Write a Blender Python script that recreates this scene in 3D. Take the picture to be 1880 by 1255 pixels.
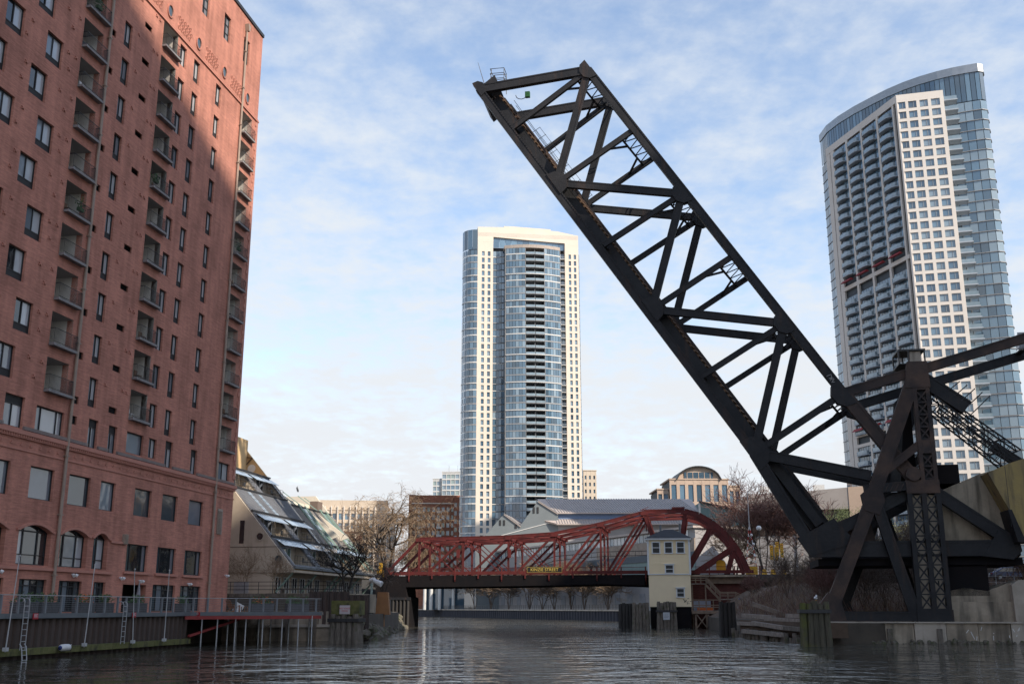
import bpy, math, random
from mathutils import Vector, Matrix
random.seed(7)
R = math.radians
for _o in list(bpy.data.objects): bpy.data.objects.remove(_o, do_unlink=True)
SC = bpy.context.scene
COL = SC.collection
# ------------------------------------------------------------------ camera
PITCH = 14.176
cam = bpy.data.cameras.new('camera'); camo = bpy.data.objects.new('camera', cam); COL.objects.link(camo)
cam.sensor_width = 36.0; cam.lens = 1930.0 / 1880.0 * 36.0
cam.clip_start = 0.3; cam.clip_end = 6000
camo.location = (0, 0, 2.9); camo.rotation_euler = (R(90 + PITCH), 0, 0)
SC.camera = camo
SC.render.resolution_x = 1024; SC.render.resolution_y = 683
# ------------------------------------------------------------------ sky, sun, exposure
SUN_AZ, SUN_EL = 130.0, 38.0        # clockwise from the view direction (+Y), elevation
W = bpy.data.worlds.new('World'); SC.world = W; W.use_nodes = True
nt = W.node_tree; nt.nodes.clear()
def N(t, **kw):
    n = nt.nodes.new(t)
    for k, v in kw.items(): setattr(n, k, v)
    return n
L = nt.links.new
wout = N('ShaderNodeOutputWorld'); bg = N('ShaderNodeBackground'); L(bg.outputs[0], wout.inputs[0])
sky = N('ShaderNodeTexSky', sky_type='NISHITA', sun_disc=False)
sky.sun_elevation = R(SUN_EL); sky.sun_rotation = R(SUN_AZ); sky.air_density = 1.0; sky.dust_density = 0.6; sky.ozone_density = 0.35
SKY_STRENGTH = 0.15
bg.inputs['Strength'].default_value = SKY_STRENGTH
# thin altocumulus: noise on a flat cloud layer (direction / height), thicker towards the horizon
tc = N('ShaderNodeTexCoord'); sx = N('ShaderNodeSeparateXYZ'); L(tc.outputs['Generated'], sx.inputs[0])
def M(op, a, b=None, c=None):
    n = N('ShaderNodeMath', operation=op)
    for i, v in enumerate((a, b, c)):
        if v is None: continue
        if isinstance(v, (int, float)): n.inputs[i].default_value = v
        else: L(v, n.inputs[i])
    return n.outputs[0]
zc = M('MAXIMUM', sx.outputs[2], 0.0)
den = M('ADD', zc, 0.16)
cx = M('DIVIDE', sx.outputs[0], den); cy = M('DIVIDE', sx.outputs[1], den)
cv = N('ShaderNodeCombineXYZ'); L(cx, cv.inputs[0]); L(cy, cv.inputs[1])
def noise(scale, detail, rough, dist=0.0, off=(0, 0, 0), sc3=(1, 1, 1)):
    mp = N('ShaderNodeMapping'); mp.inputs['Location'].default_value = off; mp.inputs['Scale'].default_value = sc3; L(cv.outputs[0], mp.inputs[0])
    n = N('ShaderNodeTexNoise'); n.inputs['Scale'].default_value = scale; n.inputs['Detail'].default_value = detail
    n.inputs['Roughness'].default_value = rough; n.inputs['Distortion'].default_value = dist; L(mp.outputs[0], n.inputs[0])
    return n.outputs[0]
n1 = noise(1.3, 5, 0.5, 0.2, (3.1, 1.7, 0)); n2 = noise(6.5, 6, 0.58, 0.15, (0, 0.4, 2), (1.15, 1.0, 1)); n3 = noise(20, 5, 0.6, 0.1, (1, 5, 0))
cl = M('ADD', M('ADD', M('MULTIPLY', n1, 0.42), M('MULTIPLY', n2, 0.46)), M('MULTIPLY', n3, 0.24))
# cover rises towards the horizon
cover = M('ADD', cl, M('MULTIPLY', M('POWER', M('SUBTRACT', 1.0, zc), 3.0), 0.46))
mr = N('ShaderNodeMapRange', interpolation_type='SMOOTHSTEP'); L(cover, mr.inputs[0])
mr.inputs[1].default_value = 0.49; mr.inputs[2].default_value = 0.90; mr.inputs[3].default_value = 0.08; mr.inputs[4].default_value = 0.985
mix = N('ShaderNodeMixRGB'); L(mr.outputs[0], mix.inputs[0]); L(sky.outputs[0], mix.inputs[1])
ccol = N('ShaderNodeMixRGB'); L(M('POWER', M('SUBTRACT', 1.0, zc), 4.0), ccol.inputs[0])
ccol.inputs[1].default_value = (3.2, 3.4, 3.6, 1); ccol.inputs[2].default_value = (3.3, 3.33, 3.45, 1)
L(ccol.outputs[0], mix.inputs[2]); L(mix.outputs[0], bg.inputs[0])
sun = bpy.data.lights.new('sun', 'SUN'); sun.energy = 3.7; sun.angle = R(0.55); sun.color = (1.0, 0.88, 0.74)
suno = bpy.data.objects.new('sun', sun); COL.objects.link(suno)
_a = R(SUN_AZ); _e = R(SUN_EL)
S = Vector((math.sin(_a) * math.cos(_e), math.cos(_a) * math.cos(_e), math.sin(_e)))
suno.rotation_euler = S.to_track_quat('Z', 'Y').to_euler(); suno.location = (120, -120, 150)
vs = SC.view_settings; vs.view_transform = 'Standard'; vs.look = 'None'; vs.exposure = 0.78; vs.gamma = 1.0; vs.use_curve_mapping = False
# ------------------------------------------------------------------ materials
MATS = {}
def mat(name, c1, c2=None, rough=0.7, scale=1.0, bump=0.0, bscale=8.0, metal=0.0, streak=0.0, spec=0.5, stretch=(1, 1, 1), detail=6.0, c3=None, c3t=0.62):
    """noise-mottled surface: c1/c2 mixed by noise, optional rust/stain colour c3 above a threshold, vertical streaks, fine bump"""
    if name in MATS: return MATS[name]
    m = bpy.data.materials.new(name); m.use_nodes = True; t = m.node_tree; b = t.nodes['Principled BSDF']
    b.inputs['Roughness'].default_value = rough; b.inputs['Metallic'].default_value = metal; b.inputs['Specular IOR Level'].default_value = spec
    c2 = c2 or tuple(v * 0.75 for v in c1)
    co = t.nodes.new('ShaderNodeTexCoord'); mp = t.nodes.new('ShaderNodeMapping'); mp.inputs['Scale'].default_value = stretch
    t.links.new(co.outputs['Object'], mp.inputs[0])
    n = t.nodes.new('ShaderNodeTexNoise'); n.inputs['Scale'].default_value = scale; n.inputs['Detail'].default_value = detail; n.inputs['Roughness'].default_value = 0.65
    t.links.new(mp.outputs[0], n.inputs[0])
    rp = t.nodes.new('ShaderNodeMapRange'); rp.inputs[1].default_value = 0.32; rp.inputs[2].default_value = 0.68; t.links.new(n.outputs[0], rp.inputs[0])
    mx = t.nodes.new('ShaderNodeMixRGB'); mx.inputs[1].default_value = (*c1, 1); mx.inputs[2].default_value = (*c2, 1); t.links.new(rp.outputs[0], mx.inputs[0])
    last = mx.outputs[0]
    if streak or c3:
        mp2 = t.nodes.new('ShaderNodeMapping'); mp2.inputs['Scale'].default_value = (1, 1, 0.12 if streak else 1); mp2.inputs['Location'].default_value = (5, 3, 1)
        t.links.new(co.outputs['Object'], mp2.inputs[0])
        n2 = t.nodes.new('ShaderNodeTexNoise'); n2.inputs['Scale'].default_value = scale * (2.5 if streak else 0.7); n2.inputs['Detail'].default_value = 5; t.links.new(mp2.outputs[0], n2.inputs[0])
        r2 = t.nodes.new('ShaderNodeMapRange'); r2.inputs[1].default_value = c3t - 0.1; r2.inputs[2].default_value = c3t + 0.08; r2.inputs[4].default_value = streak or 0.9
        t.links.new(n2.outputs[0], r2.inputs[0])
        m2 = t.nodes.new('ShaderNodeMixRGB'); t.links.new(r2.outputs[0], m2.inputs[0]); t.links.new(last, m2.inputs[1])
        m2.inputs[2].default_value = (*(c3 or tuple(v * 0.4 for v in c1)), 1); last = m2.outputs[0]
    t.links.new(last, b.inputs['Base Color'])
    if bump:
        nb = t.nodes.new('ShaderNodeTexNoise'); nb.inputs['Scale'].default_value = bscale; nb.inputs['Detail'].default_value = 5; t.links.new(mp.outputs[0], nb.inputs[0])
        bp = t.nodes.new('ShaderNodeBump'); bp.inputs['Strength'].default_value = bump; bp.inputs['Distance'].default_value = 0.05
        t.links.new(nb.outputs[0], bp.inputs['Height']); t.links.new(bp.outputs[0], b.inputs['Normal'])
    MATS[name] = m
    return m
def glass(name, col, rough=0.04, wav=0.012, wscale=0.5, spec=0.8, metal=0.0):
    """window pane: tinted, glossy, slightly wavy so that reflections break up"""
    if name in MATS: return MATS[name]
    m = bpy.data.materials.new(name); m.use_nodes = True; t = m.node_tree; b = t.nodes['Principled BSDF']
    b.inputs['Roughness'].default_value = rough; b.inputs['Specular IOR Level'].default_value = spec; b.inputs['IOR'].default_value = 1.6; b.inputs['Metallic'].default_value = metal
    co = t.nodes.new('ShaderNodeTexCoord'); n = t.nodes.new('ShaderNodeTexNoise'); n.inputs['Scale'].default_value = wscale; n.inputs['Detail'].default_value = 2
    gm = t.nodes.new('ShaderNodeNewGeometry'); t.links.new(gm.outputs['Position'], n.inputs[0])
    mx = t.nodes.new('ShaderNodeMixRGB'); mx.inputs[1].default_value = (*col, 1); mx.inputs[2].default_value = (*(v * 0.55 for v in col), 1); t.links.new(n.outputs[0], mx.inputs[0])
    t.links.new(mx.outputs[0], b.inputs['Base Color'])
    bp = t.nodes.new('ShaderNodeBump'); bp.inputs['Strength'].default_value = 0.5; bp.inputs['Distance'].default_value = wav * 4
    t.links.new(n.outputs[0], bp.inputs['Height']); t.links.new(bp.outputs[0], b.inputs['Normal'])
    MATS[name] = m
    return m
def brick_mat(name, c1, c2, mortar, axis='yz', bw=0.23, bh=0.075, rough=0.85):
    if name in MATS: return MATS[name]
    m = bpy.data.materials.new(name); m.use_nodes = True; t = m.node_tree; b = t.nodes['Principled BSDF']; b.inputs['Roughness'].default_value = rough
    b.inputs['Specular IOR Level'].default_value = 0.25
    co = t.nodes.new('ShaderNodeTexCoord'); s = t.nodes.new('ShaderNodeSeparateXYZ'); t.links.new(co.outputs['Object'], s.inputs[0])
    c = t.nodes.new('ShaderNodeCombineXYZ'); t.links.new(s.outputs['XYZ'.index(axis[0].upper())], c.inputs[0]); t.links.new(s.outputs[2], c.inputs[1])
    br = t.nodes.new('ShaderNodeTexBrick'); br.inputs['Scale'].default_value = 1.0; br.inputs['Brick Width'].default_value = bw; br.inputs['Row Height'].default_value = bh
    br.inputs['Mortar Size'].default_value = 0.008; br.inputs['Color1'].default_value = (*c1, 1); br.inputs['Color2'].default_value = (*c2, 1); br.inputs['Mortar'].default_value = (*mortar, 1)
    t.links.new(c.outputs[0], br.inputs[0])
    n = t.nodes.new('ShaderNodeTexNoise'); n.inputs['Scale'].default_value = 0.35; n.inputs['Detail'].default_value = 7; t.links.new(co.outputs['Object'], n.inputs[0])
    mp = t.nodes.new('ShaderNodeMapping'); mp.inputs['Scale'].default_value = (1.3, 1.3, 0.15); t.links.new(co.outputs['Object'], mp.inputs[0])
    n2 = t.nodes.new('ShaderNodeTexNoise'); n2.inputs['Scale'].default_value = 1.0; n2.inputs['Detail'].default_value = 6; t.links.new(mp.outputs[0], n2.inputs[0])
    ad = t.nodes.new('ShaderNodeMath'); ad.operation = 'ADD'; t.links.new(n.outputs[0], ad.inputs[0]); t.links.new(n2.outputs[0], ad.inputs[1])
    rp = t.nodes.new('ShaderNodeMapRange'); rp.inputs[1].default_value = 0.7; rp.inputs[2].default_value = 1.3; rp.inputs[3].default_value = 0.78; rp.inputs[4].default_value = 1.14; t.links.new(ad.outputs[0], rp.inputs[0])
    mp3 = t.nodes.new('ShaderNodeMapping'); mp3.inputs['Scale'].default_value = (.7, .7, 9.0); t.links.new(co.outputs['Object'], mp3.inputs[0])
    n3 = t.nodes.new('ShaderNodeTexNoise'); n3.inputs['Scale'].default_value = 1.0; n3.inputs['Detail'].default_value = 4; t.links.new(mp3.outputs[0], n3.inputs[0])
    ad2 = t.nodes.new('ShaderNodeMath'); ad2.operation = 'MULTIPLY_ADD'; ad2.inputs[1].default_value = .9; ad2.inputs[2].default_value = -.45; t.links.new(n3.outputs[0], ad2.inputs[0])
    ad3 = t.nodes.new('ShaderNodeMath'); ad3.operation = 'ADD'; t.links.new(ad.outputs[0], ad3.inputs[0]); t.links.new(ad2.outputs[0], ad3.inputs[1]); t.links.new(ad3.outputs[0], rp.inputs[0])
    rp.inputs[3].default_value = .70; rp.inputs[4].default_value = 1.2
    bpn = n3
    mx = t.nodes.new('ShaderNodeMixRGB'); mx.blend_type = 'MULTIPLY'; mx.inputs[0].default_value = 1; t.links.new(br.outputs[0], mx.inputs[1]); t.links.new(rp.outputs[0], mx.inputs[2])
    t.links.new(mx.outputs[0], b.inputs['Base Color'])
    bp = t.nodes.new('ShaderNodeBump'); bp.inputs['Strength'].default_value = 0.5; bp.inputs['Distance'].default_value = 0.02; bp.invert = True
    t.links.new(br.outputs[1], bp.inputs['Height']); t.links.new(bp.outputs[0], b.inputs['Normal'])
    MATS[name] = m
    return m
# ------------------------------------------------------------------ mesh helpers
class MB:
    def __init__(s): s.v = []; s.f = []; s.mi = []
    def add(s, vs, fs, mi=0):
        o = len(s.v); s.v += [tuple(p) for p in vs]; s.f += [tuple(i + o for i in f) for f in fs]; s.mi += [mi] * len(fs); return s
    def box(s, x0, x1, y0, y1, z0, z1, mi=0):
        v = [(x, y, z) for z in (z0, z1) for y in (y0, y1) for x in (x0, x1)]
        return s.add(v, [(0, 2, 3, 1), (4, 5, 7, 6), (0, 1, 5, 4), (2, 6, 7, 3), (0, 4, 6, 2), (1, 3, 7, 5)], mi)
    def beam(s, p, q, w, h, up=(0, 1, 0), mi=0, ext=0.0):
        """box from p to q; w across 'up', h across the third direction"""
        p = Vector(p); q = Vector(q); d = (q - p).normalized(); p = p - d * ext; q = q + d * ext
        u = Vector(up); u = (u - d * u.dot(d)).normalized(); k = d.cross(u)
        v = []
        for c in (p, q):
            for a, b in ((-1, -1), (1, -1), (1, 1), (-1, 1)): v.append(c + u * (a * w / 2) + k * (b * h / 2))
        return s.add(v, [(0, 1, 2, 3), (7, 6, 5, 4), (0, 4, 5, 1), (1, 5, 6, 2), (2, 6, 7, 3), (3, 7, 4, 0)], mi)
    def hbeam(s, p, q, w, h, up=(0, 1, 0), fl=0.14, mi=0):
        """riveted box member: recessed web with two proud flanges"""
        p = Vector(p); q = Vector(q); d = (q - p).normalized(); u = Vector(up); u = (u - d * u.dot(d)).normalized(); k = d.cross(u)
        s.beam(p, q, w * 0.86, h * 0.98, up, mi)
        for sg in (-1, 1): s.beam(p + k * (sg * (h / 2 - h * fl / 2)), q + k * (sg * (h / 2 - h * fl / 2)), w, h * fl, up, mi)
        return s
    def tube(s, p, q, r0, r1=None, n=6, mi=0, cap=True):
        r1 = r0 if r1 is None else r1; p = Vector(p); q = Vector(q); d = q - p
        if d.length < 1e-6: return s
        d.normalize(); u = d.orthogonal().normalized(); k = d.cross(u); v = []
        for c, r in ((p, r0), (q, r1)):
            for i in range(n):
                a = 2 * math.pi * i / n; v.append(c + u * (r * math.cos(a)) + k * (r * math.sin(a)))
        f = [(i, (i + 1) % n, n + (i + 1) % n, n + i) for i in range(n)]
        if cap: f += [tuple(range(n - 1, -1, -1)), tuple(range(n, 2 * n))]
        return s.add(v, f, mi)
    def prism(s, poly, lo, hi, axis='z', mi=0):
        """extrude a 2-D polygon: axis z -> (x,y); axis y -> (x,z); axis x -> (y,z)"""
        n = len(poly); v = []
        for h in (lo, hi):
            for a, b in poly: v.append({'z': (a, b, h), 'y': (a, h, b), 'x': (h, a, b)}[axis])
        f = [(i, (i + 1) % n, n + (i + 1) % n, n + i) for i in range(n)] + [tuple(range(n - 1, -1, -1)), tuple(range(n, 2 * n))]
        return s.add(v, f, mi)
    def lathe(s, c, prof, n=12, mi=0):
        v = []; m = len(prof)
        for r, z in prof:
            for i in range(n):
                a = 2 * math.pi * i / n; v.append((c[0] + r * math.cos(a), c[1] + r * math.sin(a), c[2] + z))
        f = [(j * n + i, j * n + (i + 1) % n, (j + 1) * n + (i + 1) % n, (j + 1) * n + i) for j in range(m - 1) for i in range(n)]
        f += [tuple(range(n - 1, -1, -1)), tuple((m - 1) * n + i for i in range(n))]
        return s.add(v, f, mi)
    def quad(s, a, b, c, d, mi=0): return s.add([a, b, c, d], [(0, 1, 2, 3)], mi)
    def mesh(s, name, mats, smooth=False):
        me = bpy.data.meshes.new(name); me.from_pydata(s.v, [], s.f)
        for m in (mats if isinstance(mats, (list, tuple)) else [mats]): me.materials.append(m)
        if len(me.materials) > 1: me.polygons.foreach_set('material_index', s.mi)
        if smooth: me.polygons.foreach_set('use_smooth', [True] * len(me.polygons))
        me.validate(); me.update(); return me
    def build(s, name, mats, parent=None, loc=(0, 0, 0), rotz=0.0, smooth=False):
        return put(name, s.mesh(name, mats, smooth), parent, loc, rotz)
def put(name, me, parent=None, loc=(0, 0, 0), rotz=0.0, rot=None, sc=None):
    o = bpy.data.objects.new(name, me); COL.objects.link(o); o.parent = parent; o.location = loc
    o.rotation_euler = rot if rot else (0, 0, rotz)
    if sc: o.scale = sc
    return o
def tag(o, label=None, cat=None, group=None, kind=None):
    if label: o['label'] = label
    if cat: o['category'] = cat
    if group: o['group'] = group
    if kind: o['kind'] = kind
    return o
def thing(name, label, cat, loc=(0, 0, 0), rotz=0.0, group=None):
    o = bpy.data.objects.new(name, None); COL.objects.link(o); o.location = loc; o.rotation_euler = (0, 0, rotz); o.empty_display_size = 0.5
    return tag(o, label, cat, group)
def struct(o): o['kind'] = 'structure'; return o
def text(name, s, size, m, parent, loc, rot, ext=0.01, sx=1.0):
    c = bpy.data.curves.new(name, 'FONT'); c.body = s; c.size = size; c.extrude = ext; c.align_x = 'CENTER'; c.align_y = 'CENTER'; c.materials.append(m)
    o = bpy.data.objects.new(name, c); COL.objects.link(o)
    me = bpy.data.meshes.new_from_object(o.evaluated_get(bpy.context.evaluated_depsgraph_get())); bpy.data.objects.remove(o)
    return put(name, me, parent, loc, rot=rot, sc=(sx, 1, 1))
HD = 9.64; RZ = R(-HD)
ex, ey = math.cos(R(HD)), math.sin(R(HD))
def rf(a, b, z=0.0): return (a * ex + b * ey, -a * ey + b * ex, z)      # river frame (across, along) -> world
# ------------------------------------------------------------------ palette
m_conc = mat('concrete', (.43, .36, .275), (.22, .18, .135), .9, .5, .6, 3.0, c3=(.06, .055, .045), c3t=.60, streak=.75)
m_conc2 = mat('pale_concrete', (.50, .44, .37), (.34, .295, .24), .9, .5, .5, 4.0, c3=(.12, .105, .085), c3t=.64, streak=.6)
m_wood = mat('weathered_wood', (.21, .18, .15), (.085, .073, .06), .95, 2.0, .8, 6.0, stretch=(3, 3, .5), c3=(.07, .075, .035), c3t=.64)
m_woodb = mat('brown_wood', (.20, .12, .07), (.12, .07, .04), .9, 2.0, .5, 6.0, stretch=(2, 2, .5))
m_plank = mat('grey_planks', (.32, .275, .235), (.18, .15, .125), .95, 2.0, .6, 5.0)
m_moss = mat('mossy_timber', (.09, .10, .025), (.16, .15, .06), .95, 2.0, .6, 6.0, c3=(.04, .035, .025))
m_black = mat('black_steel', (.010, .011, .014), (.026, .026, .028), .6, .5, .5, 3.0, c3=(.055, .034, .025), c3t=.66, spec=.28, streak=.7)
m_rust = mat('brown_steel', (.115, .07, .05), (.04, .033, .032), .7, .35, .35, 3.0, c3=(.018, .018, .021), c3t=.52, spec=.3)
m_red = mat('bridge_red', (.135, .022, .02), (.085, .016, .015), .65, .6, .2, 5.0, c3=(.045, .017, .014), c3t=.62, streak=.7, spec=.3)
m_dark = mat('dark_girder', (.009, .009, .011), (.015, .012, .012), .85, .6, .3, 4.0, spec=.12)
m_rail = mat('grey_rail', (.22, .24, .26), (.16, .175, .19), .5, 3.0)
m_fascia = mat('grey_fascia', (.14, .16, .17), (.10, .11, .12), .6, 1.0)
m_galv = mat('galvanised', (.45, .46, .47), (.33, .34, .35), .45, 4.0, metal=.4)
m_white = mat('white_paint', (.75, .75, .74), (.62, .62, .61), .55, 2.0)
m_frame = mat('dark_frame', (.025, .026, .028), (.018, .018, .02), .5, 3.0)
m_sheet = mat('sheet_pile_steel', (.085, .062, .052), (.042, .034, .031), .85, .8, .4, 4.0, c3=(.10, .055, .035), c3t=.62, streak=.8)
m_pipe = mat('tan_pipe', (.36, .28, .22), (.27, .21, .17), .55, 1.0)
m_twig = mat('bare_twigs', (.15, .11, .085), (.08, .06, .046), .95, 1.0)
m_twigw = mat('tan_twigs', (.27, .19, .12), (.18, .125, .08), .95, .6)
m_twigr = mat('red_twigs', (.19, .098, .078), (.11, .06, .05), .95, .6)
m_bark = mat('dark_bark', (.045, .038, .033), (.025, .021, .018), .95, 3.0, .6, 8.0)
m_leaf = mat('olive_leaf', (.085, .11, .035), (.05, .065, .02), .8, 1.0)
m_green = mat('green_leaf', (.06, .12, .03), (.03, .07, .02), .7, 2.0)
m_yel = mat('yellow_paint', (.75, .42, .03), (.65, .35, .02), .5, 2.0)
m_signred = mat('sign_red', (.45, .02, .03), (.38, .02, .03), .5, 2.0)
# ================================================================== SETTING
def water():
    m = bpy.data.materials.new('river_water'); m.use_nodes = True; t = m.node_tree; b = t.nodes['Principled BSDF']
    b.inputs['Base Color'].default_value = (.06, .057, .045, 1); b.inputs['Roughness'].default_value = .02; b.inputs['IOR'].default_value = 1.33
    g = t.nodes.new('ShaderNodeNewGeometry')
    def nz(scale, sc, detail, rough, rot=0.0):
        mp = t.nodes.new('ShaderNodeMapping'); mp.inputs['Scale'].default_value = sc; mp.inputs['Rotation'].default_value = (0, 0, R(rot)); t.links.new(g.outputs['Position'], mp.inputs[0])
        n = t.nodes.new('ShaderNodeTexNoise'); n.inputs['Scale'].default_value = scale; n.inputs['Detail'].default_value = detail; n.inputs['Roughness'].default_value = rough; n.inputs['Distortion'].default_value = .4
        t.links.new(mp.outputs[0], n.inputs[0]); return n.outputs[0]
    a = nz(1.15, (.7, 1.0, 1), 3, .5, 12); c = nz(.34, (.75, 1, 1), 3, .5, -8); f = nz(4.0, (.7, 1, 1), 2, .5, 5)
    def ma(op, x, y):
        q = t.nodes.new('ShaderNodeMath'); q.operation = op
        for i, v in enumerate((x, y)):
            if isinstance(v, float): q.inputs[i].default_value = v
            else: t.links.new(v, q.inputs[i])
        return q.outputs[0]
    # calmer and rougher patches, as wind leaves them
    patch = nz(.035, (.5, 1, 1), 3, .5, 20)
    mr = t.nodes.new('ShaderNodeMapRange'); mr.inputs[1].default_value = .38; mr.inputs[2].default_value = .62; mr.inputs[3].default_value = .55; mr.inputs[4].default_value = 1.3; t.links.new(patch, mr.inputs[0])
    h = ma('MULTIPLY', ma('ADD', ma('ADD', ma('MULTIPLY', a, .15), ma('MULTIPLY', c, .46)), ma('MULTIPLY', f, .012)), mr.outputs[0])
    bp = t.nodes.new('ShaderNodeBump'); bp.inputs['Strength'].default_value = 1.0; bp.inputs['Distance'].default_value = 1.0
    t.links.new(h, bp.inputs['Height']); t.links.new(bp.outputs[0], b.inputs['Normal'])
    return m
mb = MB(); mb.quad((-700, -300, 0), (900, -300, 0), (900, 1200, 0), (-700, 1200, 0))
struct(mb.build('river_water', water()))
m_ground = mat('bank_ground', (.10, .082, .062), (.06, .05, .04), .95, .35, .5, 3.0)
m_soil = mat('brush_soil', (.14, .095, .065), (.075, .052, .036), .97, .5, .8, 2.0)
m_asph = mat('asphalt', (.06, .06, .06), (.045, .045, .045), .9, 1.0)
def land(name, poly, z1, m, z0=-4):
    return struct(MB().prism(poly, z0, z1).build(name, m))
P2 = lambda a, b: rf(a, b)[:2]
land('left_bank_ground', [P2(-39.3, -160), P2(-39.3, 78.3), P2(-42.4, 78.6), P2(-42.2, 96.5), (-19, 99.4), (-13.8, 99.6), (-13.4, 113), (-14.6, 140), (-18, 168), (-19.5, 188), (-50, 300), (-75, 460), (-130, 900), (-900, 1500), (-900, -160)], 2.3, m_ground)
land('right_bank_ground', [P2(30, -160), P2(30, 60), (52, 96.5), (44.6, 96), (25.9, 90.5), (25, 112), (27.5, 150), (29.5, 166), (29, 200), (24.8, 250), (-27, 374), (-38, 460), (-90, 900), (-300, 3000), (3000, 3000), (3000, -160)], 1.66, m_ground)
land('far_ground', [(29.3, 202), (25.2, 251), (-26.5, 375), (-37.5, 461), (-89, 901), (-299, 2990), (2990, 2990), (2990, 202)], 2.25, m_ground, 1.0)
land('upper_left_terrace', [P2(-70, 96.8), P2(-39.2, 96.8), (-15.0, 103.5), (-14.6, 113), (-15.6, 140), (-19, 165), P2(-70, 165)], 3.9, m_ground, 1.9)
# sloping brushy bank on the right, rising from the sea wall to the street
def hill():
    mb = MB(); nx, ny = 46, 36; x0, x1, y0, y1 = 25.6, 120.0, 97.5, 168.0; rnd = random.Random(3); idx = {}
    for j in range(ny + 1):
        for i in range(nx + 1):
            y = y0 + (y1 - y0) * j / ny; x = x0 + max(0, (y - 110) * .06) + (x1 - x0) * i / nx
            t = min(1, max(0, (y - 100) / 24)); t = t * t * (3 - 2 * t); sd = min(1, max(0, (x - x0 - max(0, (y - 110) * .07)) / 7))
            z = 1.55 + t * 4.3 * (0.25 + .75 * sd) * min(1, sd * 3) + rnd.uniform(-.12, .12) * t
            if i == 0 or j == 0: z = 1.5
            idx[i, j] = len(mb.v); mb.v.append((x, y, z))
    for j in range(ny):
        for i in range(nx):
            mb.f.append((idx[i, j], idx[i + 1, j], idx[i + 1, j + 1], idx[i, j + 1])); mb.mi.append(0)
    return struct(mb.build('brush_slope_terrain', m_soil, smooth=True))
hill()
# approach street at both ends of the road bridge
mb = MB().box(13.2, 150, -3.2, 17.5, 5.0, 7.72); struct(mb.build('street_right_approach', m_asph, None, (24, 166, 0), RZ))
mb = MB().box(-190, -48.6, -1.2, 17.5, 1.5, 7.62); struct(mb.build('street_left_approach', m_asph, None, (24, 166, 0), RZ))
# buildings across the river behind the camera: their shade lies on the near bank
m_off = mat('limestone_wall', (.5, .46, .4), (.44, .4, .35), .85, .4)
g_off = glass('office_glass', (.10, .13, .16))
h_ = Vector((math.sin(R(SUN_AZ)), math.cos(R(SUN_AZ)), 0)); pp_ = Vector((h_.y, -h_.x, 0))
def shade_block(name, label, p0, p1, r, depth, z, fl):
    c = pp_ * ((p0 + p1) / 2) + h_ * (r + depth / 2)
    t = thing(name, label, 'building', c, math.atan2(pp_.y, pp_.x)); w = abs(p1 - p0) / 2
    MB().box(-w, w, -depth / 2, depth / 2, 1.6, z).build('wall', m_off, t)
    me = MB().box(-w + 1, w - 1, -.06, .06, 0, 1.9).mesh('window_band', g_off)
    for k in range(int((z - 6) / fl)):
        for sgn in (-1, 1): put('window_band', me, t, (0, sgn * (depth / 2 + .03), 5 + k * fl))
    MB().box(-w - .4, w + .4, -depth / 2 - .4, depth / 2 + .4, z, z + .001 + .9).build('parapet', m_off, t)
    return t
TAN = math.tan(R(SUN_EL))
shade_block('office_tower', 'tall pale stone office tower across the river, outside the picture', -64, 5, 120, 30, 105 + 120 * TAN, 3.9)
shade_block('office_block', 'lower pale stone office block next to the tall tower, outside the picture', -172, -64.1, 120.5, 30, 86 + 120 * TAN, 3.9)
# ================================================================== RED BRICK APARTMENT BUILDING (left)
m_brick = brick_mat('painted_brick', (.55, .245, .18), (.465, .205, .152), (.42, .19, .143))
m_brickx = brick_mat('painted_brick_side', (.55, .245, .18), (.465, .205, .152), (.42, .19, .143), axis='xz')
m_trim = mat('painted_trim', (.52, .23, .17), (.45, .198, .148), .8, 1.0, .2, 6)
m_ledge = mat('grey_ledge', (.25, .20, .18), (.19, .15, .14), .8, 1.0)
m_slab = mat('grey_slab', (.27, .26, .26), (.20, .19, .19), .85, 1.0, c3=(.1, .09, .085), c3t=.62)
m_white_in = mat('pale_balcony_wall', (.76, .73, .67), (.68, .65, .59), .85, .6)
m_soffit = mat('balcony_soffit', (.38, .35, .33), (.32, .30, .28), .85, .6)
g_blue = glass('pane_sky', (.22, .26, .30), .06); g_cur = glass('pane_curtain', (.52, .55, .58), .10); g_drk = glass('pane_dark', (.03, .035, .04), .04); g_teal = glass('pane_teal', (.07, .10, .115), .04)
m_ac = mat('dark_grille', (.022, .022, .024), (.015, .015, .016), .7, 6.0, stretch=(1, 1, 12))
FA = -42.5                                   # facade plane (across the river frame)
B = thing('brick_apartment_building', 'tall red painted brick apartment building with columns of balconies on the left bank', 'building', rf(FA, 70, 2.3), RZ)
BY, BZ = 70.0, 2.3                           # local: x out of the facade, y along the river, z up
holes = []                                   # (u0,u1,z0,z1)
def loc(u, z, x=0.0): return (x, u - BY, z - BZ)
REV = 0.22
def rect_mesh(w, h, kind):
    """frame of a window set REV behind the wall face; origin lower near corner"""
    mb = MB(); fr = .07
    for (y0, y1, z0, z1) in ((0, w, 0, fr), (0, w, h - fr, h), (0, fr, fr, h - fr), (w - fr, w, fr, h - fr)): mb.box(-REV - .05, -REV + .05, y0, y1, z0, z1)
    return mb
_wm = {}
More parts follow.
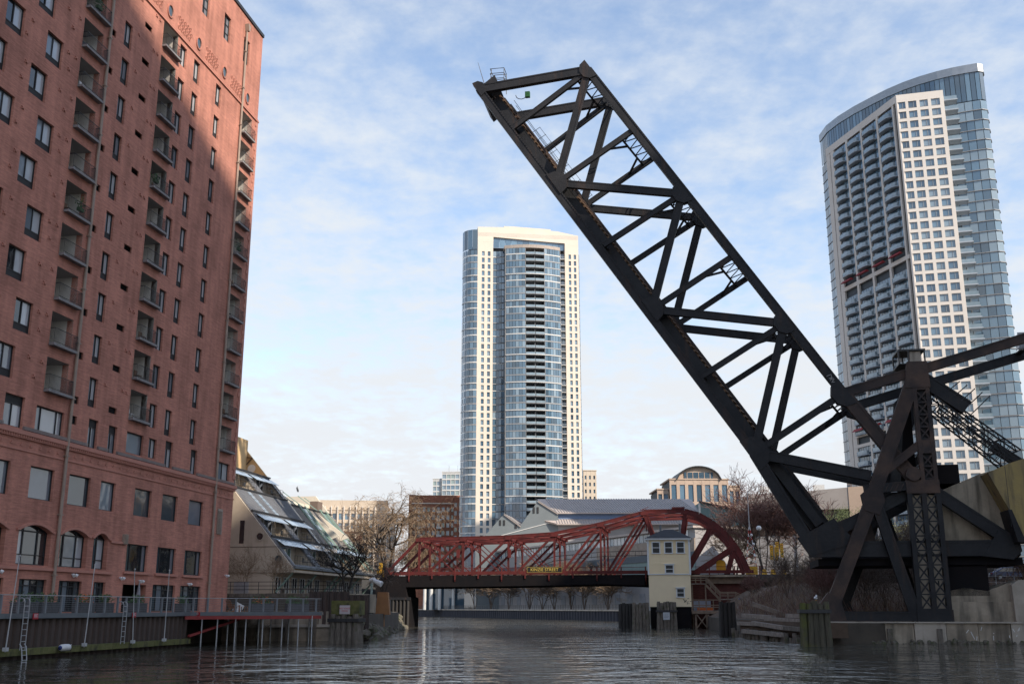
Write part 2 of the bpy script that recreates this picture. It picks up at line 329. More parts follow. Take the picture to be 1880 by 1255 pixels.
def window(u0, u1, z0, z1, style='ac', panes=None, parent=B):
    """style: ac = sliding sash over a grille, top = grille over the sash, plain, six, wide"""
    w, h = round(u1 - u0, 2), round(z1 - z0, 2); holes.append((u0, u1, z0, z1))
    key = (w, h, style)
    if key not in _wm:
        mb = rect_mesh(w, h, style); lo, hi = .07, h - .07
        gr = None
        if style == 'ac': lo = .27 * h; gr = (.07, lo - .05)
        if style == 'top': hi = .72 * h; gr = (hi + .05, h - .07)
        if gr: mb.box(-REV - .05, -REV + .05, .07, w - .07, lo - .05 if style == 'ac' else hi, lo if style == 'ac' else hi + .05)
        ns = {'ac': 2, 'top': 2, 'plain': 1, 'two': 2, 'wide': 3, 'six': 2, 'door': 4}[style]
        cuts = [i * w / ns for i in range(1, ns)]
        if style == 'wide': cuts = [.24 * w, .80 * w]
        for c in cuts: mb.box(-REV - .05, -REV + .05, c - .035, c + .035, lo, hi)
        if style == 'six':
            for zz in (h / 3, 2 * h / 3): mb.box(-REV - .04, -REV + .04, .07, w - .07, zz - .025, zz + .025)
        if style == 'door': mb.box(-REV - .05, -REV + .05, .07, w - .07, h * .8, h * .8 + .06)
        edges = [.07] + cuts + [w - .07]; pm = []
        for i in range(len(edges) - 1):
            p = MB(); p.box(-REV - .035, -REV - .02, edges[i] + (.035 if i else 0), edges[i + 1] - (.035 if i < len(edges) - 2 else 0), lo, hi); pm.append(p)
        _wm[key] = (mb.mesh('window_frame', m_frame), [[p.mesh('pane', g) for g in (g_blue, g_cur, g_drk, g_teal)] for p in pm], MB().box(-REV - .03, -REV + .02, .07, w - .07, gr[0], gr[1]).mesh('grille', m_ac) if gr else None)
    fm, pms, gm = _wm[key]
    f = put('window', fm, parent, loc(u0, z0))
    for i, ps in enumerate(pms):
        if panes is not None: k = panes[i % len(panes)]
        elif style in ('ac', 'two', 'top') and len(pms) == 2: k = random.choice((0, 2, 0, 0)) if i == 0 else random.choice((1, 0, 1, 1))
        else: k = random.choice((0, 1, 0, 3))
        put('pane', ps[k], f)
    if gm: put('grille', gm, f)
    return f
FH = 3.2
# windows of the upper floors
for k in range(0, 11):
    zt = 19.2 + FH * k
    ua = 57.55 if k % 2 == 0 else 58.88; ub = 53.15 if k % 2 == 0 else 54.5
    if k <= 9:
        window(ua, ua + 1.86, zt - 2.12, zt, 'ac'); window(ub, ub + 1.86, zt - 2.12, zt, 'ac'); window(ub - 4.2, ub - 2.34, zt - 2.12, zt, 'ac')
        window(68.12, 69.22, zt - 2.25, zt - .12, 'ac')
    window(76.9, 78.08, zt - 2.0 + .06 - .35, zt - .38, 'two')
    window(79.52, 80.66, zt - 2.55, zt - .40, 'ac')
    window(84.03, 85.16, zt - 2.6, zt - .45, 'ac')
for u0 in (80.2, 84.75, 89.28, 75.7): window(u0, u0 + 1.38, 55.95, 58.65, 'six', (2, 0))
# lower rows
for u0, u1, z0, z1, st in ((58.98, 61.0, 14.12, 16.13, 'top'), (62.3, 65.5, 14.3, 15.93, 'wide'), (68.55, 69.8, 14.05, 16.12, 'top'), (71.25, 72.43, 14.05, 16.08, 'top'), (73.85, 76.4, 14.44, 16.05, 'plain'),
                           (77.25, 78.5, 14.5, 16.06, 'two'), (79.97, 81.24, 14.1, 16.25, 'top'), (84.52, 85.7, 14.1, 16.2, 'top'), (90.0, 92.4, 14.3, 15.87, 'two'), (54.5, 57.3, 14.3, 15.93, 'wide')):
    window(u0, u1, z0, z1, st, (0, 1, 1) if st == 'wide' else None)
for u0, u1, pn in ((52.6, 55.4, 0), (57.5, 60.3, 0), (62.4, 65.1, 0), (66.85, 69.55, 3), (70.9, 72.95, 0), (75.77, 78.38, 3), (80.17, 82.82, 3), (84.88, 87.58, 0)): window(u0, u1, 9.82, 11.92, 'plain', (pn,))
for u0, u1 in ((75.3, 78.5), (80.05, 83.2), (84.77, 87.97)): window(u0, u1, 5.6, 7.65, 'wide', (3, 2, 0))
for u0, u1 in ((57.6, 60.9), (62.5, 65.45), (66.9, 69.65), (71.2, 72.75), (79.75, 83.5), (84.42, 88.2)): window(u0, u1, 2.62, 4.7, 'door', (3, 0, 2, 3))
# arched windows: rectangular leaf below, arched light above
def arched(u0, u1, z0, zs, rise):
    w = u1 - u0; n = 10; arc = [(w * i / n, (zs - z0) + rise * (1 - (2 * i / n - 1) ** 2)) for i in range(n + 1)]
    holes.append((u0, u1, z0, zs + rise))
    f = MB(); fr = .08
    poly = [(0, 0), (w, 0)] + [(a, b) for a, b in reversed(arc)]
    # spandrel wall pieces above the arch close the rectangular hole
    sp = MB()
    for i in range(n):
        (a0, b0), (a1, b1) = arc[i], arc[i + 1]; top = zs - z0 + rise
        sp.add([(-.35, a0, b0), (-.35, a1, b1), (-.35, a1, top), (-.35, a0, top), (0, a0, b0), (0, a1, b1), (0, a1, top), (0, a0, top)], [(4, 5, 6, 7), (0, 1, 5, 4)])
    sp.build('arch_spandrel', m_brick, B, loc(u0, z0))
    for (y0, y1, a, b) in ((0, w, 0, fr), (0, fr, fr, zs - z0), (w - fr, w, fr, zs - z0)): f.box(-.45, -.33, y0, y1, a, b)
    for c in ([.27 * w, .72 * w] if w > 2.5 else [.5 * w]): f.box(-.45, -.33, c - .06, c + .06, fr, zs - z0 + rise * .7)
    f.box(-.45, -.33, fr, w - fr, zs - z0 - .04, zs - z0 + .05); f.box(-.44, -.34, fr, w - fr, .62, .68)
    for i in range(n):
        (a0, b0), (a1, b1) = arc[i], arc[i + 1]; f.add([(-.33, a0, b0), (-.33, a1, b1), (-.33, a1, b1 - .1), (-.33, a0, b0 - .1)], [(0, 1, 2, 3)])
    fo = f.build('arched_window', m_frame, B, loc(u0, z0))
    cs = [0] + ([.27 * w, .72 * w] if w > 2.5 else [.5 * w]) + [w]
    for i in range(len(cs) - 1): MB().box(-.41, -.39, cs[i], cs[i + 1], 0, zs - z0).build('pane', random.choice((g_teal, g_cur, g_drk, g_blue)), fo)
    MB().prism([(a, b) for a, b in arc] , -.41, -.39, 'x').build('arched_pane', g_drk, fo)
    # raised hood
    hb = MB()
    for i in range(n):
        (a0, b0), (a1, b1) = arc[i], arc[i + 1]; hb.beam((.05, a0, b0 + .08), (.05, a1, b1 + .08), .10, .16, (1, 0, 0), ext=.01)
    hb.box(0.002, .12, -.28, .0, zs - z0 - .02, zs - z0 + .12); hb.box(0.002, .12, w, w + .28, zs - z0 - .02, zs - z0 + .12)
    hb.build('arch_hood', m_trim, B, loc(u0, z0))
for u0, u1 in ((56.9, 60.6), (61.9, 65.45), (66.55, 69.9)): arched(u0, u1, 5.6, 7.75, .42)
arched(70.65, 72.6, 5.6, 7.75, .40)
# dark open service doorway
holes.append((75.2, 78.7, 2.6, 4.62))
# balconies
_bal = {}
def balcony(u0, u1, zb, zt, deep=1.7):
    w = round(u1 - u0, 2); h = round(zt - zb - .02, 2); holes.append((u0, u1, zb, zt)); key = (w, h)
    if key not in _bal:
        wl = MB(); wl.quad((0, w, 0), (-deep, w, 0), (-deep, w, h), (0, w, h)); wl.quad((0, 0, 0), (0, 0, h), (-deep, 0, h), (-deep, 0, 0)); wl.quad((-deep, 0, 0), (-deep, 0, h), (-deep, w, h), (-deep, w, 0))
        so = MB().quad((0, 0, h), (0, w, h), (-deep, w, h), (-deep, 0, h))
        dr = MB().box(-deep + .02, -deep + .10, .25, w * .62, .02, h - .3)
        sl = MB().box(-deep, .40, -.02, w + .24, -.18, 0)
        rl = MB(); top = 1.02
        for (p, q) in (((.35, .02, top), (.35, w + .2, top)), ((.35, .02, .1), (.35, w + .2, .1)), ((0, .02, top), (.35, .02, top)), ((0, w + .2, top), (.35, w + .2, top))): rl.beam(p, q, .035, .035, (0, 0, 1) if abs(p[2] - q[2]) < .01 else (1, 0, 0))
        n = int((w + .18) / .13)
        for i in range(n + 1): y = .02 + (w + .18) * i / n; rl.box(.342, .358, y - .008, y + .008, 0, top)
        for y in (.02, w + .2):
            for i in range(4): rl.box(.05 + .085 * i, .062 + .085 * i, y - .006, y + .006, 0, top)
        fl = MB().box(-deep, -.02, 0.002, w - .002, 0, .012)
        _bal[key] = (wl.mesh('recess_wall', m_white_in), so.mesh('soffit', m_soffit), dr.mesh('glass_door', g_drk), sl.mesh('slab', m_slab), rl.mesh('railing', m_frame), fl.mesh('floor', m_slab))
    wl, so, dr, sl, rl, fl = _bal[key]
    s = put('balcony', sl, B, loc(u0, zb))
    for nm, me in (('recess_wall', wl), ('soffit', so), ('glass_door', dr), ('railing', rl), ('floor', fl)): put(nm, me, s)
    r = random.random()
    if r < .55:                              # chairs, tables, boxes that people keep out there
        f = MB(); y = random.uniform(.4, w - .9); f.box(-.6, -.15, y, y + .45, .38, .44); f.box(-.6, -.54, y, y + .45, .44, .85)
        for a in (-.58, -.17):
            for b in (y + .02, y + .41): f.box(a - .02, a + .02, b - .02, b + .02, 0.013, .38)
        if r < .3: f.box(-.9, -.3, w - .75, w - .25, 0.013, random.uniform(.3, .7))
        if r < .22:
            lf = MB(); px = random.uniform(.5, w - .5)
            for q in range(60):
                c = Vector((.12 + random.gauss(0, .1), px + random.gauss(0, .25), .75 + abs(random.gauss(0, .3)))); d = Vector((random.gauss(0, 1), random.gauss(0, 1), random.gauss(.3, 1))).normalized(); k = d.orthogonal().normalized() * .05
                lf.add([c, c + d * .08 + k, c + d * .18, c + d * .08 - k], [(0, 1, 2, 3)])
            lf.box(0, .24, px - .3, px + .3, .5, .75); lf.build('balcony_plant', m_green, s)
        f.build('balcony_furniture', random.choice((m_frame, m_woodb, m_white)), s)
for k in range(11):
    if k < 11: balcony(62.85, 65.42, 17.13 + FH * k, 19.36 + FH * k)
    balcony(73.85, 76.4, 17.1 + 3.19 * k, 19.33 + 3.19 * k)
    balcony(90.0, 92.33, 17.0 + 3.165 * k, 19.25 + 3.165 * k, 1.4)
# small louvred vents
vm = {}
def vent(u0, u1, z0, z1):
    holes.append((u0, u1, z0, z1)); w, h = round(u1 - u0, 2), round(z1 - z0, 2)
    if (w, h) not in vm:
        mb = MB(); mb.box(-.2, -.16, 0, w, 0, h); n = max(2, int(h / .09))
        for i in range(n): z = h * (i + .5) / n; mb.add([(-.16, 0, z + .03), (-.16, w, z + .03), (-.07, w, z - .03), (-.07, 0, z - .03)], [(3, 2, 1, 0), (0, 1, 2, 3)])
        vm[w, h] = mb.mesh('vent', m_ac)
    put('vent', vm[w, h], B, loc(u0, z0))
for k in range(11):
    if k < 10: vent(66.28, 67.0, 16.82 + FH * k, 17.35 + FH * k)
    vent(70.96, 72.08, 16.98 + FH * k, 17.45 + FH * k)
vent(66.2, 67.0, 15.35, 15.95)
# wall sheet with the openings cut out and reveals
U0, U1, Z0, Z1 = 18.0, 93.65, 2.3, 61.0
def wall_sheet():
    us = sorted({U0, U1} | {h[0] for h in holes} | {h[1] for h in holes}); zs = sorted({Z0, Z1} | {h[2] for h in holes} | {h[3] for h in holes})
    zs = [z for z in zs if Z0 <= z <= Z1]
    mb = MB()
    for j in range(len(zs) - 1):
        zc = (zs[j] + zs[j + 1]) / 2; hs = [h for h in holes if h[2] < zc < h[3]]; run = None
        for i in range(len(us) - 1):
            uc = (us[i] + us[i + 1]) / 2; solid = not any(h[0] < uc < h[1] for h in hs)
            if solid and run is None: run = us[i]
            if run is not None and (not solid or i == len(us) - 2):
                e = us[i] if not solid else us[i + 1]
                mb.quad(loc(run, zs[j]), loc(e, zs[j]), loc(e, zs[j + 1]), loc(run, zs[j + 1])); run = None
    for u0, u1, z0, z1 in holes:
        d = -.5
        mb.quad(loc(u0, z0), loc(u0, z1), loc(u0, z1, d), loc(u0, z0, d)); mb.quad(loc(u1, z1), loc(u1, z0), loc(u1, z0, d), loc(u1, z1, d))
        mb.quad(loc(u0, z1), loc(u1, z1), loc(u1, z1, d), loc(u0, z1, d)); mb.quad(loc(u1, z0), loc(u0, z0), loc(u0, z0, d), loc(u1, z0, d))
    return mb
wall_sheet().build('front_wall', m_brick, B)
mb = MB(); mb.box(-28, -.002, U1 - BY - .3, U1 - BY - .002, 0, Z1 - BZ); mb.build('end_wall', m_brickx, B)
MB().box(-28, -1.9, U0 - BY, U1 - BY - .31, 0, Z1 - BZ - .5).build('core', mat('dark_interior', (.03, .028, .026), (.02, .02, .02), .9), B)
MB().box(-27.9, .12, U0 - BY, U1 - BY + .1, Z1 - BZ, Z1 - BZ + .35).build('parapet_coping', m_frame, B)
# bands
def band(name, z0, z1, out, m=m_trim, u0=U0, u1=U1 + .02): return MB().box(.002, out, u0 - BY, u1 - BY + out, z0 - BZ, z1 - BZ).build(name, m, B)
band('cornice', 51.28, 51.42, .12); band('cornice', 51.5, 51.58, .07); band('string_course', 13.72, 14.0, .22); band('string_course', 13.5, 13.72, .12); band('string_course', 12.72, 12.82, .06)
for u0, u1 in ((U0, 58.9), (61.05, 68.5), (69.85, 71.2), (72.48, 79.9), (81.3, 84.45), (85.75, U1)): band('ledge', 14.06, 14.28, .16, m_ledge, u0, u1 - .16)
dm = MB().box(.22, .30, 0, .1, -.14, 0).mesh('dentil', m_trim)
for i in range(150):
    u = 56 + i * .25
    if u < 93.5: put('dentil', dm, B, loc(u, 13.72, -.12))
band('belt', 5.28, 5.46, .14, m_trim, U0, 73.2)
for u0, u1 in ((75.0, 78.8), (79.8, 83.4), (84.5, 88.2)): band('window_sill', 5.4, 5.56, .16, m_trim, u0, u1)
band('impost_band', 7.55, 7.72, .12, m_trim, 72.85, 74.6)
# triangular brick ornaments under the string course
tm = MB(); tm.box(.002, .05, -.14, .14, 0, .07); tm.box(.002, .05, -.05, .05, .09, .17); tm = tm.mesh('brick_ornament', m_trim)
for i in range(38): put('brick_ornament', tm, B, loc(55.0 + i * 1.02, 13.05))
# anchor plates of the floor ties
am = MB(); am.beam((.03, -.17, -.10), (.03, .17, .10), .05, .07, (1, 0, 0)); am.beam((.03, -.12, .12), (.03, .12, -.12), .06, .06, (1, 0, 0)); am.box(.002, .09, -.06, .06, -.06, .06); am = am.mesh('anchor_plate', m_trim)
for k in range(11):
    zt = 19.2 + FH * k - .3
    for u in (61.6, 62.3, 56.7, 57.0 + (k % 2) * .2, 70.2, 72.6, 73.2, 60.9 + (k % 2) * .5):
        if zt < 51: put('anchor_plate', am, B, loc(u, zt + random.uniform(-.05, .05) - (1.2 if u in (56.7, 61.6) else 0)))
# oval windows and brick lattice under the attic
rm = MB(); n = 20
for i in range(n):
    a0, a1 = 2 * math.pi * i / n, 2 * math.pi * (i + 1) / n
    rm.beam((.04, .46 * math.cos(a0), .56 * math.sin(a0)), (.04, .46 * math.cos(a1), .56 * math.sin(a1)), .12, .10, (1, 0, 0), ext=.02)
rmm = rm.mesh('round_window', m_trim)
pm = MB().prism([(.43 * math.cos(2 * math.pi * i / 20), .53 * math.sin(2 * math.pi * i / 20)) for i in range(20)], .005, .02, 'x').mesh('pane', g_teal)
la = MB()
for i in range(5):
    for j in range(3):
        y, z = (i - 2) * .5 + (.25 if j % 2 else 0), (j - 1) * .46
        for (a, b) in (((y - .22, z), (y, z + .2)), ((y, z + .2), (y + .22, z)), ((y + .22, z), (y, z - .2)), ((y, z - .2), (y - .22, z))): la.beam((.025, *a), (.025, *b), .045, .06, (1, 0, 0))
lam = la.mesh('brick_lattice', m_trim)
for i in range(5):
    u = 69.25 + 5.4 * i; f = put('round_window', rmm, B, loc(u, 52.6)); put('pane', pm, f)
    
    if i < 4: put('brick_lattice', lam, B, loc(u + 2.7, 52.55))
# drainpipes
for u, zt in ((66.02, 60.0), (89.5, 59.3)):
    p = MB(); p.tube((.16, 0, 2.55 - BZ), (.16, 0, zt - BZ), .11, n=8)
    for z in range(5, int(zt), 4): p.box(.002, .29, -.16, .16, z - BZ, z - BZ + .07)
    o = p.build('drainpipe', m_pipe, B, (0, u - BY, 0))
    MB().prism([(-.12, 0), (.12, 0), (.3, .7), (-.3, .7)], .01, .42, 'x').build('hopper', m_pipe, o, (0, 0, zt - BZ))
# stone-edged corner
qm = MB().box(-.5, .06, -.55, .05, 0, .42).mesh('quoin', m_trim); q2 = MB().box(-.3, .06, -.32, .05, 0, .42).mesh('quoin', m_trim)
for i in range(84): put('quoin', qm if i % 2 == 0 else q2, B, loc(U1 + .004, 14.6 + i * .44))
# louvre and grilles low on the wall
lv = MB(); lv.box(.002, .06, 0, 1.0, 0, 2.3)
for i in range(16): lv.add([(.06, .06, .1 + i * .135), (.06, .94, .1 + i * .135), (.13, .94, .04 + i * .135), (.13, .06, .04 + i * .135)], [(0, 1, 2, 3), (3, 2, 1, 0)])
lv.build('louvre', m_pipe, B, loc(90.5, 9.35))
lv = MB(); lv.box(.002, .2, 0, .55, 0, .75)
for i in range(6): lv.box(.2, .25, .03, .52, .06 + i * .12, .11 + i * .12)
lv.build('wall_grille', m_pipe, B, loc(74.5, 7.55))
fm = MB(); fm.box(.002, .18, -.05, .05, -.05, .05); fm.tube((.2, -.14, -.02), (.34, -.2, -.12), .09, .12, 8); fm.tube((.2, .14, -.02), (.34, .2, -.12), .09, .12, 8); fm = fm.mesh('flood_light', m_white)
for u, z in ((60.1, 5.15), (68.3, 5.15), (74.6, 5.1), (77.5, 4.95), (85.6, 4.9), (92.9, 5.8)): put('flood_light', fm, B, loc(u, z))
# ================================================================== LEFT RIVERSIDE: sheet piling, deck, railing
SPA = -38.9
t = thing('sheet_pile_wall', 'rusty brown sheet pile wall under the riverside deck, left foreground', 'river wall', rf(SPA, 70, 0), RZ)
me = MB(); me.prism([(0, 0), (.16, .14), (.16, .42), (0, .56), (0, .7), (-.12, .7), (-.12, 0)], -2.5, 2.27); me = me.mesh('sheet_pile', m_sheet)
for i in range(70):
    b = 29.8 + i * .7 - 70
    put('sheet_pile', me, t, (0, b, 0))
for i in range(9):
    b0 = 28.0 + i * 5.62 - 70
    MB().box(.17, .52, b0, b0 + 5.58, .24, .62).build('waling_beam', m_moss, t)
# deck
D = thing('riverside_deck', 'grey riverside deck with cable railing in front of the red brick building', 'deck', rf(-38.9, 70, 2.3), RZ)
def dl(a, b): return (a + 38.9, b - 70)
deck_poly = [dl(-42.45, 28), dl(-38.7, 28), dl(-38.7, 78.6), dl(-30.6, 85.6), dl(-32.4, 91.5), dl(-42.45, 93.4)]
MB().prism(deck_poly, 0.0, .25).build('deck_floor', m_plank, D)
def run(pts, off0, off1, z0, z1, name, m):
    mb = MB()
    for p, q in zip(pts[:-1], pts[1:]):
        p3, q3 = Vector((*p, (z0 + z1) / 2)), Vector((*q, (z0 + z1) / 2)); mb.beam(p3, q3, z1 - z0, off1 - off0, (0, 0, 1), ext=.02)
    return mb.build(name, m, D)
front = [dl(-38.62, 28), dl(-38.62, 78.6), dl(-30.5, 85.65)]
run(front, 0, .14, .0, .29, 'fascia', m_fascia)
run([dl(-38.5, 77.6), dl(-30.5, 85.5)], 0, .2, -.26, -.01, 'red_beam', mat('red_steel', (.30, .04, .035), (.22, .03, .03), .6, 2.0))
posts = [(-38.68, b) for b in (46.5, 48.3, 50.1, 51.9, 53.7, 55.44, 57.03, 58.02, 59.69, 61.34, 63.07, 64.7, 66.34, 67.98, 69.05, 70.75, 72.44, 74.13, 75.89, 77.92)]
for i in range(10): posts.append((-38.68 + (8.1) * (i + .25) / 9.6, 78.6 + 7.0 * (i + .25) / 9.6))
pm = MB().box(-.06, .06, -.06, .06, .25, 1.28); pm.box(-.085, .085, -.085, .085, 1.28, 1.32); pm = pm.mesh('rail_post', m_rail)
for a, b in posts: put('rail_post', pm, D, (*dl(a, b), 0))
mb = MB()
for p, q in ((front[0], front[1]), (front[1], front[2])): mb.beam((p[0] - .06, p[1], 1.33), (q[0] - .06, q[1], 1.33), .05, .09, (0, 0, 1))
mb.build('top_rail', m_galv, D)
mb = MB()
for z in (.42, .55, .68, .81, .94, 1.07, 1.2):
    for p, q in ((front[0], front[1]), (front[1], front[2])): mb.tube((p[0] - .06, p[1], z), (q[0] - .06, q[1], z), .008, n=4, cap=False)
mb.build('rail_cables', m_rail, D)
# steel stilts under the overhanging end of the deck
sm = MB().tube((0, 0, -4), (0, 0, -.02), .055, n=8).mesh('stilt', m_galv)
for i, (a, b) in enumerate([(-37.9, 79.3), (-36.9, 79.9), (-35.9, 81.0), (-35.2, 81.4), (-34.2, 82.4), (-33.0, 83.5), (-31.9, 84.2), (-31.0, 84.9), (-37.2, 82.5), (-35.4, 84.5), (-33.6, 86.5), (-32.3, 87.8), (-38, 86), (-36, 88.5)]): put('stilt', sm, D, (*dl(a, b), 0))
MB().beam((*dl(-38.4, 78.2), -1.5), (*dl(-36.5, 83), -.3), .16, .2, (0, 0, 1)).build('brace', mat('red_steel', (.3, .04, .035)), D)
# ladders
def ladder(b, z0, z1, label):
    t = thing('ladder', label, 'ladder', rf(-38.25, b, 0), RZ); 
    mb = MB()
    for y in (-.24, .24):
        mb.tube((0, y, z0), (0, y, z1), .03, n=6); pr = [(0, z1)] + [(-.22 + .22 * math.cos(a), z1 + .22 * math.sin(a)) for a in (R(45), R(90), R(135), R(180))]
        for (x0, zz0), (x1, zz1) in zip(pr[:-1], pr[1:]): mb.tube((x0, y, zz0), (x1, y, zz1), .03, n=6)
    mb.build('side_rails', m_galv, t); rg = MB().tube((0, -.24, 0), (0, .24, 0), .022, n=6).mesh('rung', m_galv); z = z0 + .15
    while z < z1: put('rung', rg, t, (0, 0, z)); z += .33
    return t
ladder(57.25, .55, 3.25, 'galvanised ladder on the sheet pile wall, nearest the left picture edge')
ladder(68.26, .55, 3.1, 'galvanised ladder on the sheet pile wall, the one nearer the bridge')
t = thing('swim_ladder', 'short tilted ladder hanging from the mossy beam into the water', 'ladder', rf(-38.1, 57.15, .7), RZ)
mb = MB()
for y in (-.22, .22):
    mb.tube((0, y, .05), (.35, y - .25, -1.1), .03, n=6); mb.tube((0, y, .05), (-.15, y, .2), .03, n=6)
mb.build('side_rails', m_galv, t); rg = MB().tube((0, -.22, 0), (0, .22, 0), .022, n=6).mesh('rung', m_galv)
for i in range(4): put('rung', rg, t, (.06 + .08 * i, -.05 - .06 * i, -.15 - .27 * i))
# thin white mooring poles
for i, (b, top, lean, lb) in enumerate(((55.6, 5.75, .35, 'thin white mooring pole beside the leftmost ladder'), (63.53, 5.55, .35, 'thin white mooring pole between the fender and the middle ladder'), (69.5, 5.45, -.55, 'thin white mooring pole leaning left, right beside the middle ladder'), (73.94, 5.55, 0, 'thin white mooring pole farthest along the deck'))):
    mb = MB(); mb.tube((0, 0, .5), (0, lean, top), .034, .025, n=6); mb.lathe((0, lean, top), [(.05, 0), (.06, .05), (.02, .1)], 8); mb.box(-.12, .12, -.12, .12, .55, .75)
    tag(mb.build('mooring_pole', mat('pole_grey', (.5, .5, .5), (.4, .4, .4)), None, rf(-38.18, b, 0), RZ), lb, 'pole', 'mooring poles along the deck')
t = thing('boat_fender', 'white fender with blue ends hanging at the mossy beam', 'fender', rf(-38.15, 61.36, .55), RZ)
f = MB(); pr = [(0.05, -.55), (.13, -.5), (.2, -.38), (.21, 0), (.2, .38), (.13, .5), (.05, .55)]
v = []; n = 12
for r, x in pr:
    for i in range(n): v.append((r * math.cos(2 * math.pi * i / n), x, r * math.sin(2 * math.pi * i / n)))
f.add(v, [(j * n + i, j * n + (i + 1) % n, (j + 1) * n + (i + 1) % n, (j + 1) * n + i) for j in range(len(pr) - 1) for i in range(n)], 0)
f.mi = [1 if k < n * 1 else 0 for k in range(len(f.f))]
f.build('body', [m_white, mat('fender_blue', (.03, .06, .25))], t, smooth=True)
MB().tube((0, .5, 0), (-.05, .75, .15), .02, n=5).build('rope', m_white, t)
# signs
def sign(name, label, a, b, z, w, h, m, lines, tm, size, parent_rot=RZ, back=m_galv):
    t = thing(name, label, 'sign', rf(a, b, z), parent_rot)
    MB().box(-w / 2, w / 2, 0, .03, -h / 2, h / 2).build('panel', m, t); MB().box(-w / 2 + .03, w / 2 - .03, -.004, -.001, -h / 2 + .03, h / 2 - .03).build('border', m, t)
    if isinstance(lines, int):                    # too worn to read: faint bars
        for i in range(lines): MB().box(-w * .36, w * (.36 - .1 * (i % 2)), -.008, -.005, h * .3 - i * h * .6 / lines - .03, h * .3 - i * h * .6 / lines + .03).build('worn_print', tm, t)
        return t
    for i, s in enumerate(lines): text('lettering', s, size, tm, t, (0, -.012, ((len(lines) - 1) / 2 - i) * size * 1.05), (R(90), 0, 0), .003)
    return t
m_letw = mat('letter_white', (.8, .8, .8), (.75, .75, .75)); m_letr = mat('letter_red', (.5, .06, .06), (.42, .05, .05)); m_letd = mat('letter_dark', (.05, .05, .06))
sign('warning_sign', 'red sign with white NO WAKE lettering on the deck edge', -38.2, 78.9, 2.3, .74, .58, m_signred, ['NO', 'WAKE'], m_letw, .27, R(-38))
for b, lb in ((58.51, 'small red sign on the deck edge right of the leftmost ladder'), (69.9, 'small red sign on the deck edge right of the middle ladder')):
    t = sign('small_sign', lb, -38.45, b, 2.42, .5, .34, m_signred, 3, mat('letter_pink', (.6, .35, .37)), .1, R(80))
# planters, plants, furniture on the deck
def planter(a, b, L_, label, flowers=0, rz=R(90)):
    t = thing('planter', label, 'planter', rf(a, b, 2.55), RZ + rz)
    mb = MB().box(-L_ / 2, L_ / 2, -.3, .3, 0, .62); mb.box(-L_ / 2 - .04, L_ / 2 + .04, -.34, .34, .62, .68)
    n = int(L_ / .16)
    for i in range(n): x = -L_ / 2 + L_ * (i + .5) / n; mb.box(x - .07, x + .07, -.32, .32, .03, .6)
    mb.build('box', mat('planter_grey', (.12, .12, .125), (.09, .09, .095), .8, 3), t)
    lf = MB(); rnd = random.Random(int(b * 10))
    for i in range(130):
        c = Vector((rnd.uniform(-L_ / 2 + .1, L_ / 2 - .1), rnd.uniform(-.25, .25), .68 + rnd.random() ** 1.5 * .5)); d = Vector((rnd.gauss(0, 1), rnd.gauss(0, 1), rnd.uniform(.1, 1.2))).normalized(); k = d.orthogonal().normalized() * .05
        lf.add([c, c + d * .1 + k, c + d * .24, c + d * .1 - k], [(0, 1, 2, 3)], 1 if rnd.random() < flowers else 0)
    for i in range(14): x = rnd.uniform(-L_ / 2 + .1, L_ / 2 - .1); lf.tube((x, 0, .6), (x + rnd.uniform(-.1, .1), rnd.uniform(-.2, .2), 1.0), .01, n=4)
    lf.build('plants', [m_green, mat('orange_flower', (.5, .12, .02))], t)
for b, L_, lb, fl in ((59.0, 1.9, 'grey planter with green shrubs by the first glass doors, left foreground', 0), (61.2, 1.8, 'grey planter with green shrubs right of the leftmost ladder', 0), (65.4, 1.7, 'grey planter with orange flowers behind the railing', .25), (68.0, 1.2, 'grey planter with tall leaves by the narrow glass door', .05), (72.2, 1.9, 'grey planter with a green bush left of the closed umbrella', 0), (79.3, 1.5, 'grey planter bin by the last glass doors, at the brick corner', 0)):
    planter(-39.6, b, L_, lb, fl)
planter(-35.3, 84.6, 1.9, 'grey slatted planter beside the wooden chairs on the deck end', .3, R(42)); planter(-33.0, 86.6, 1.9, 'grey slatted planter nearest the end of the deck', 0, R(42))
t = thing('closed_umbrella', 'closed grey patio umbrella standing by the dark doorway', 'umbrella', rf(-40.8, 74.5, 2.55), RZ)
MB().tube((0, 0, 0), (0, 0, 2.2), .03, n=8).build('pole', m_galv, t); MB().lathe((0, 0, .5), [(.26, 0), (.2, .3), (.14, .9), (.06, 1.5), (.02, 1.65)], 9).build('canopy', mat('umbrella_grey', (.25, .25, .27)), t)
MB().lathe((0, 0, 0), [(.3, 0), (.3, .06), (.05, .1)], 12).build('base', m_frame, t)
def lounge_chair(a, b, rz, label):
    t = thing('wooden_chair', label, 'chair', rf(a, b, 2.55), RZ + rz, 'wooden chairs on the deck')
    m = mat('chair_wood', (.30, .14, .065), (.22, .10, .05), .8, 3)
    s = MB()
    for i in range(5): s.beam((-.3 + .12 * i, -.1, .36 - .03 * (i - 4)), (-.3 + .12 * i, .45, .30 - .03 * (i - 4)), .1, .02, (1, 0, 0))
    s.build('seat', m, t); s = MB()
    for i in range(5): s.beam((-.26 + .13 * i, .42, .3), (-.26 + .13 * i * 1.1, .78, 1.05 - abs(i - 2) * .05), .11, .02, (1, 0, 0))
    s.build('backrest', m, t)
    for x in (-.36, .36):
        MB().beam((x, -.15, 0), (x, -.12, .55), .06, .1, (1, 0, 0)).build('leg', m, t); MB().beam((x, .6, 0), (x, .1, .4), .05, .1, (1, 0, 0)).build('leg', m, t)
        MB().beam((x, -.22, .57), (x, .55, .6), .13, .03, (1, 0, 0)).build('armrest', m, t)
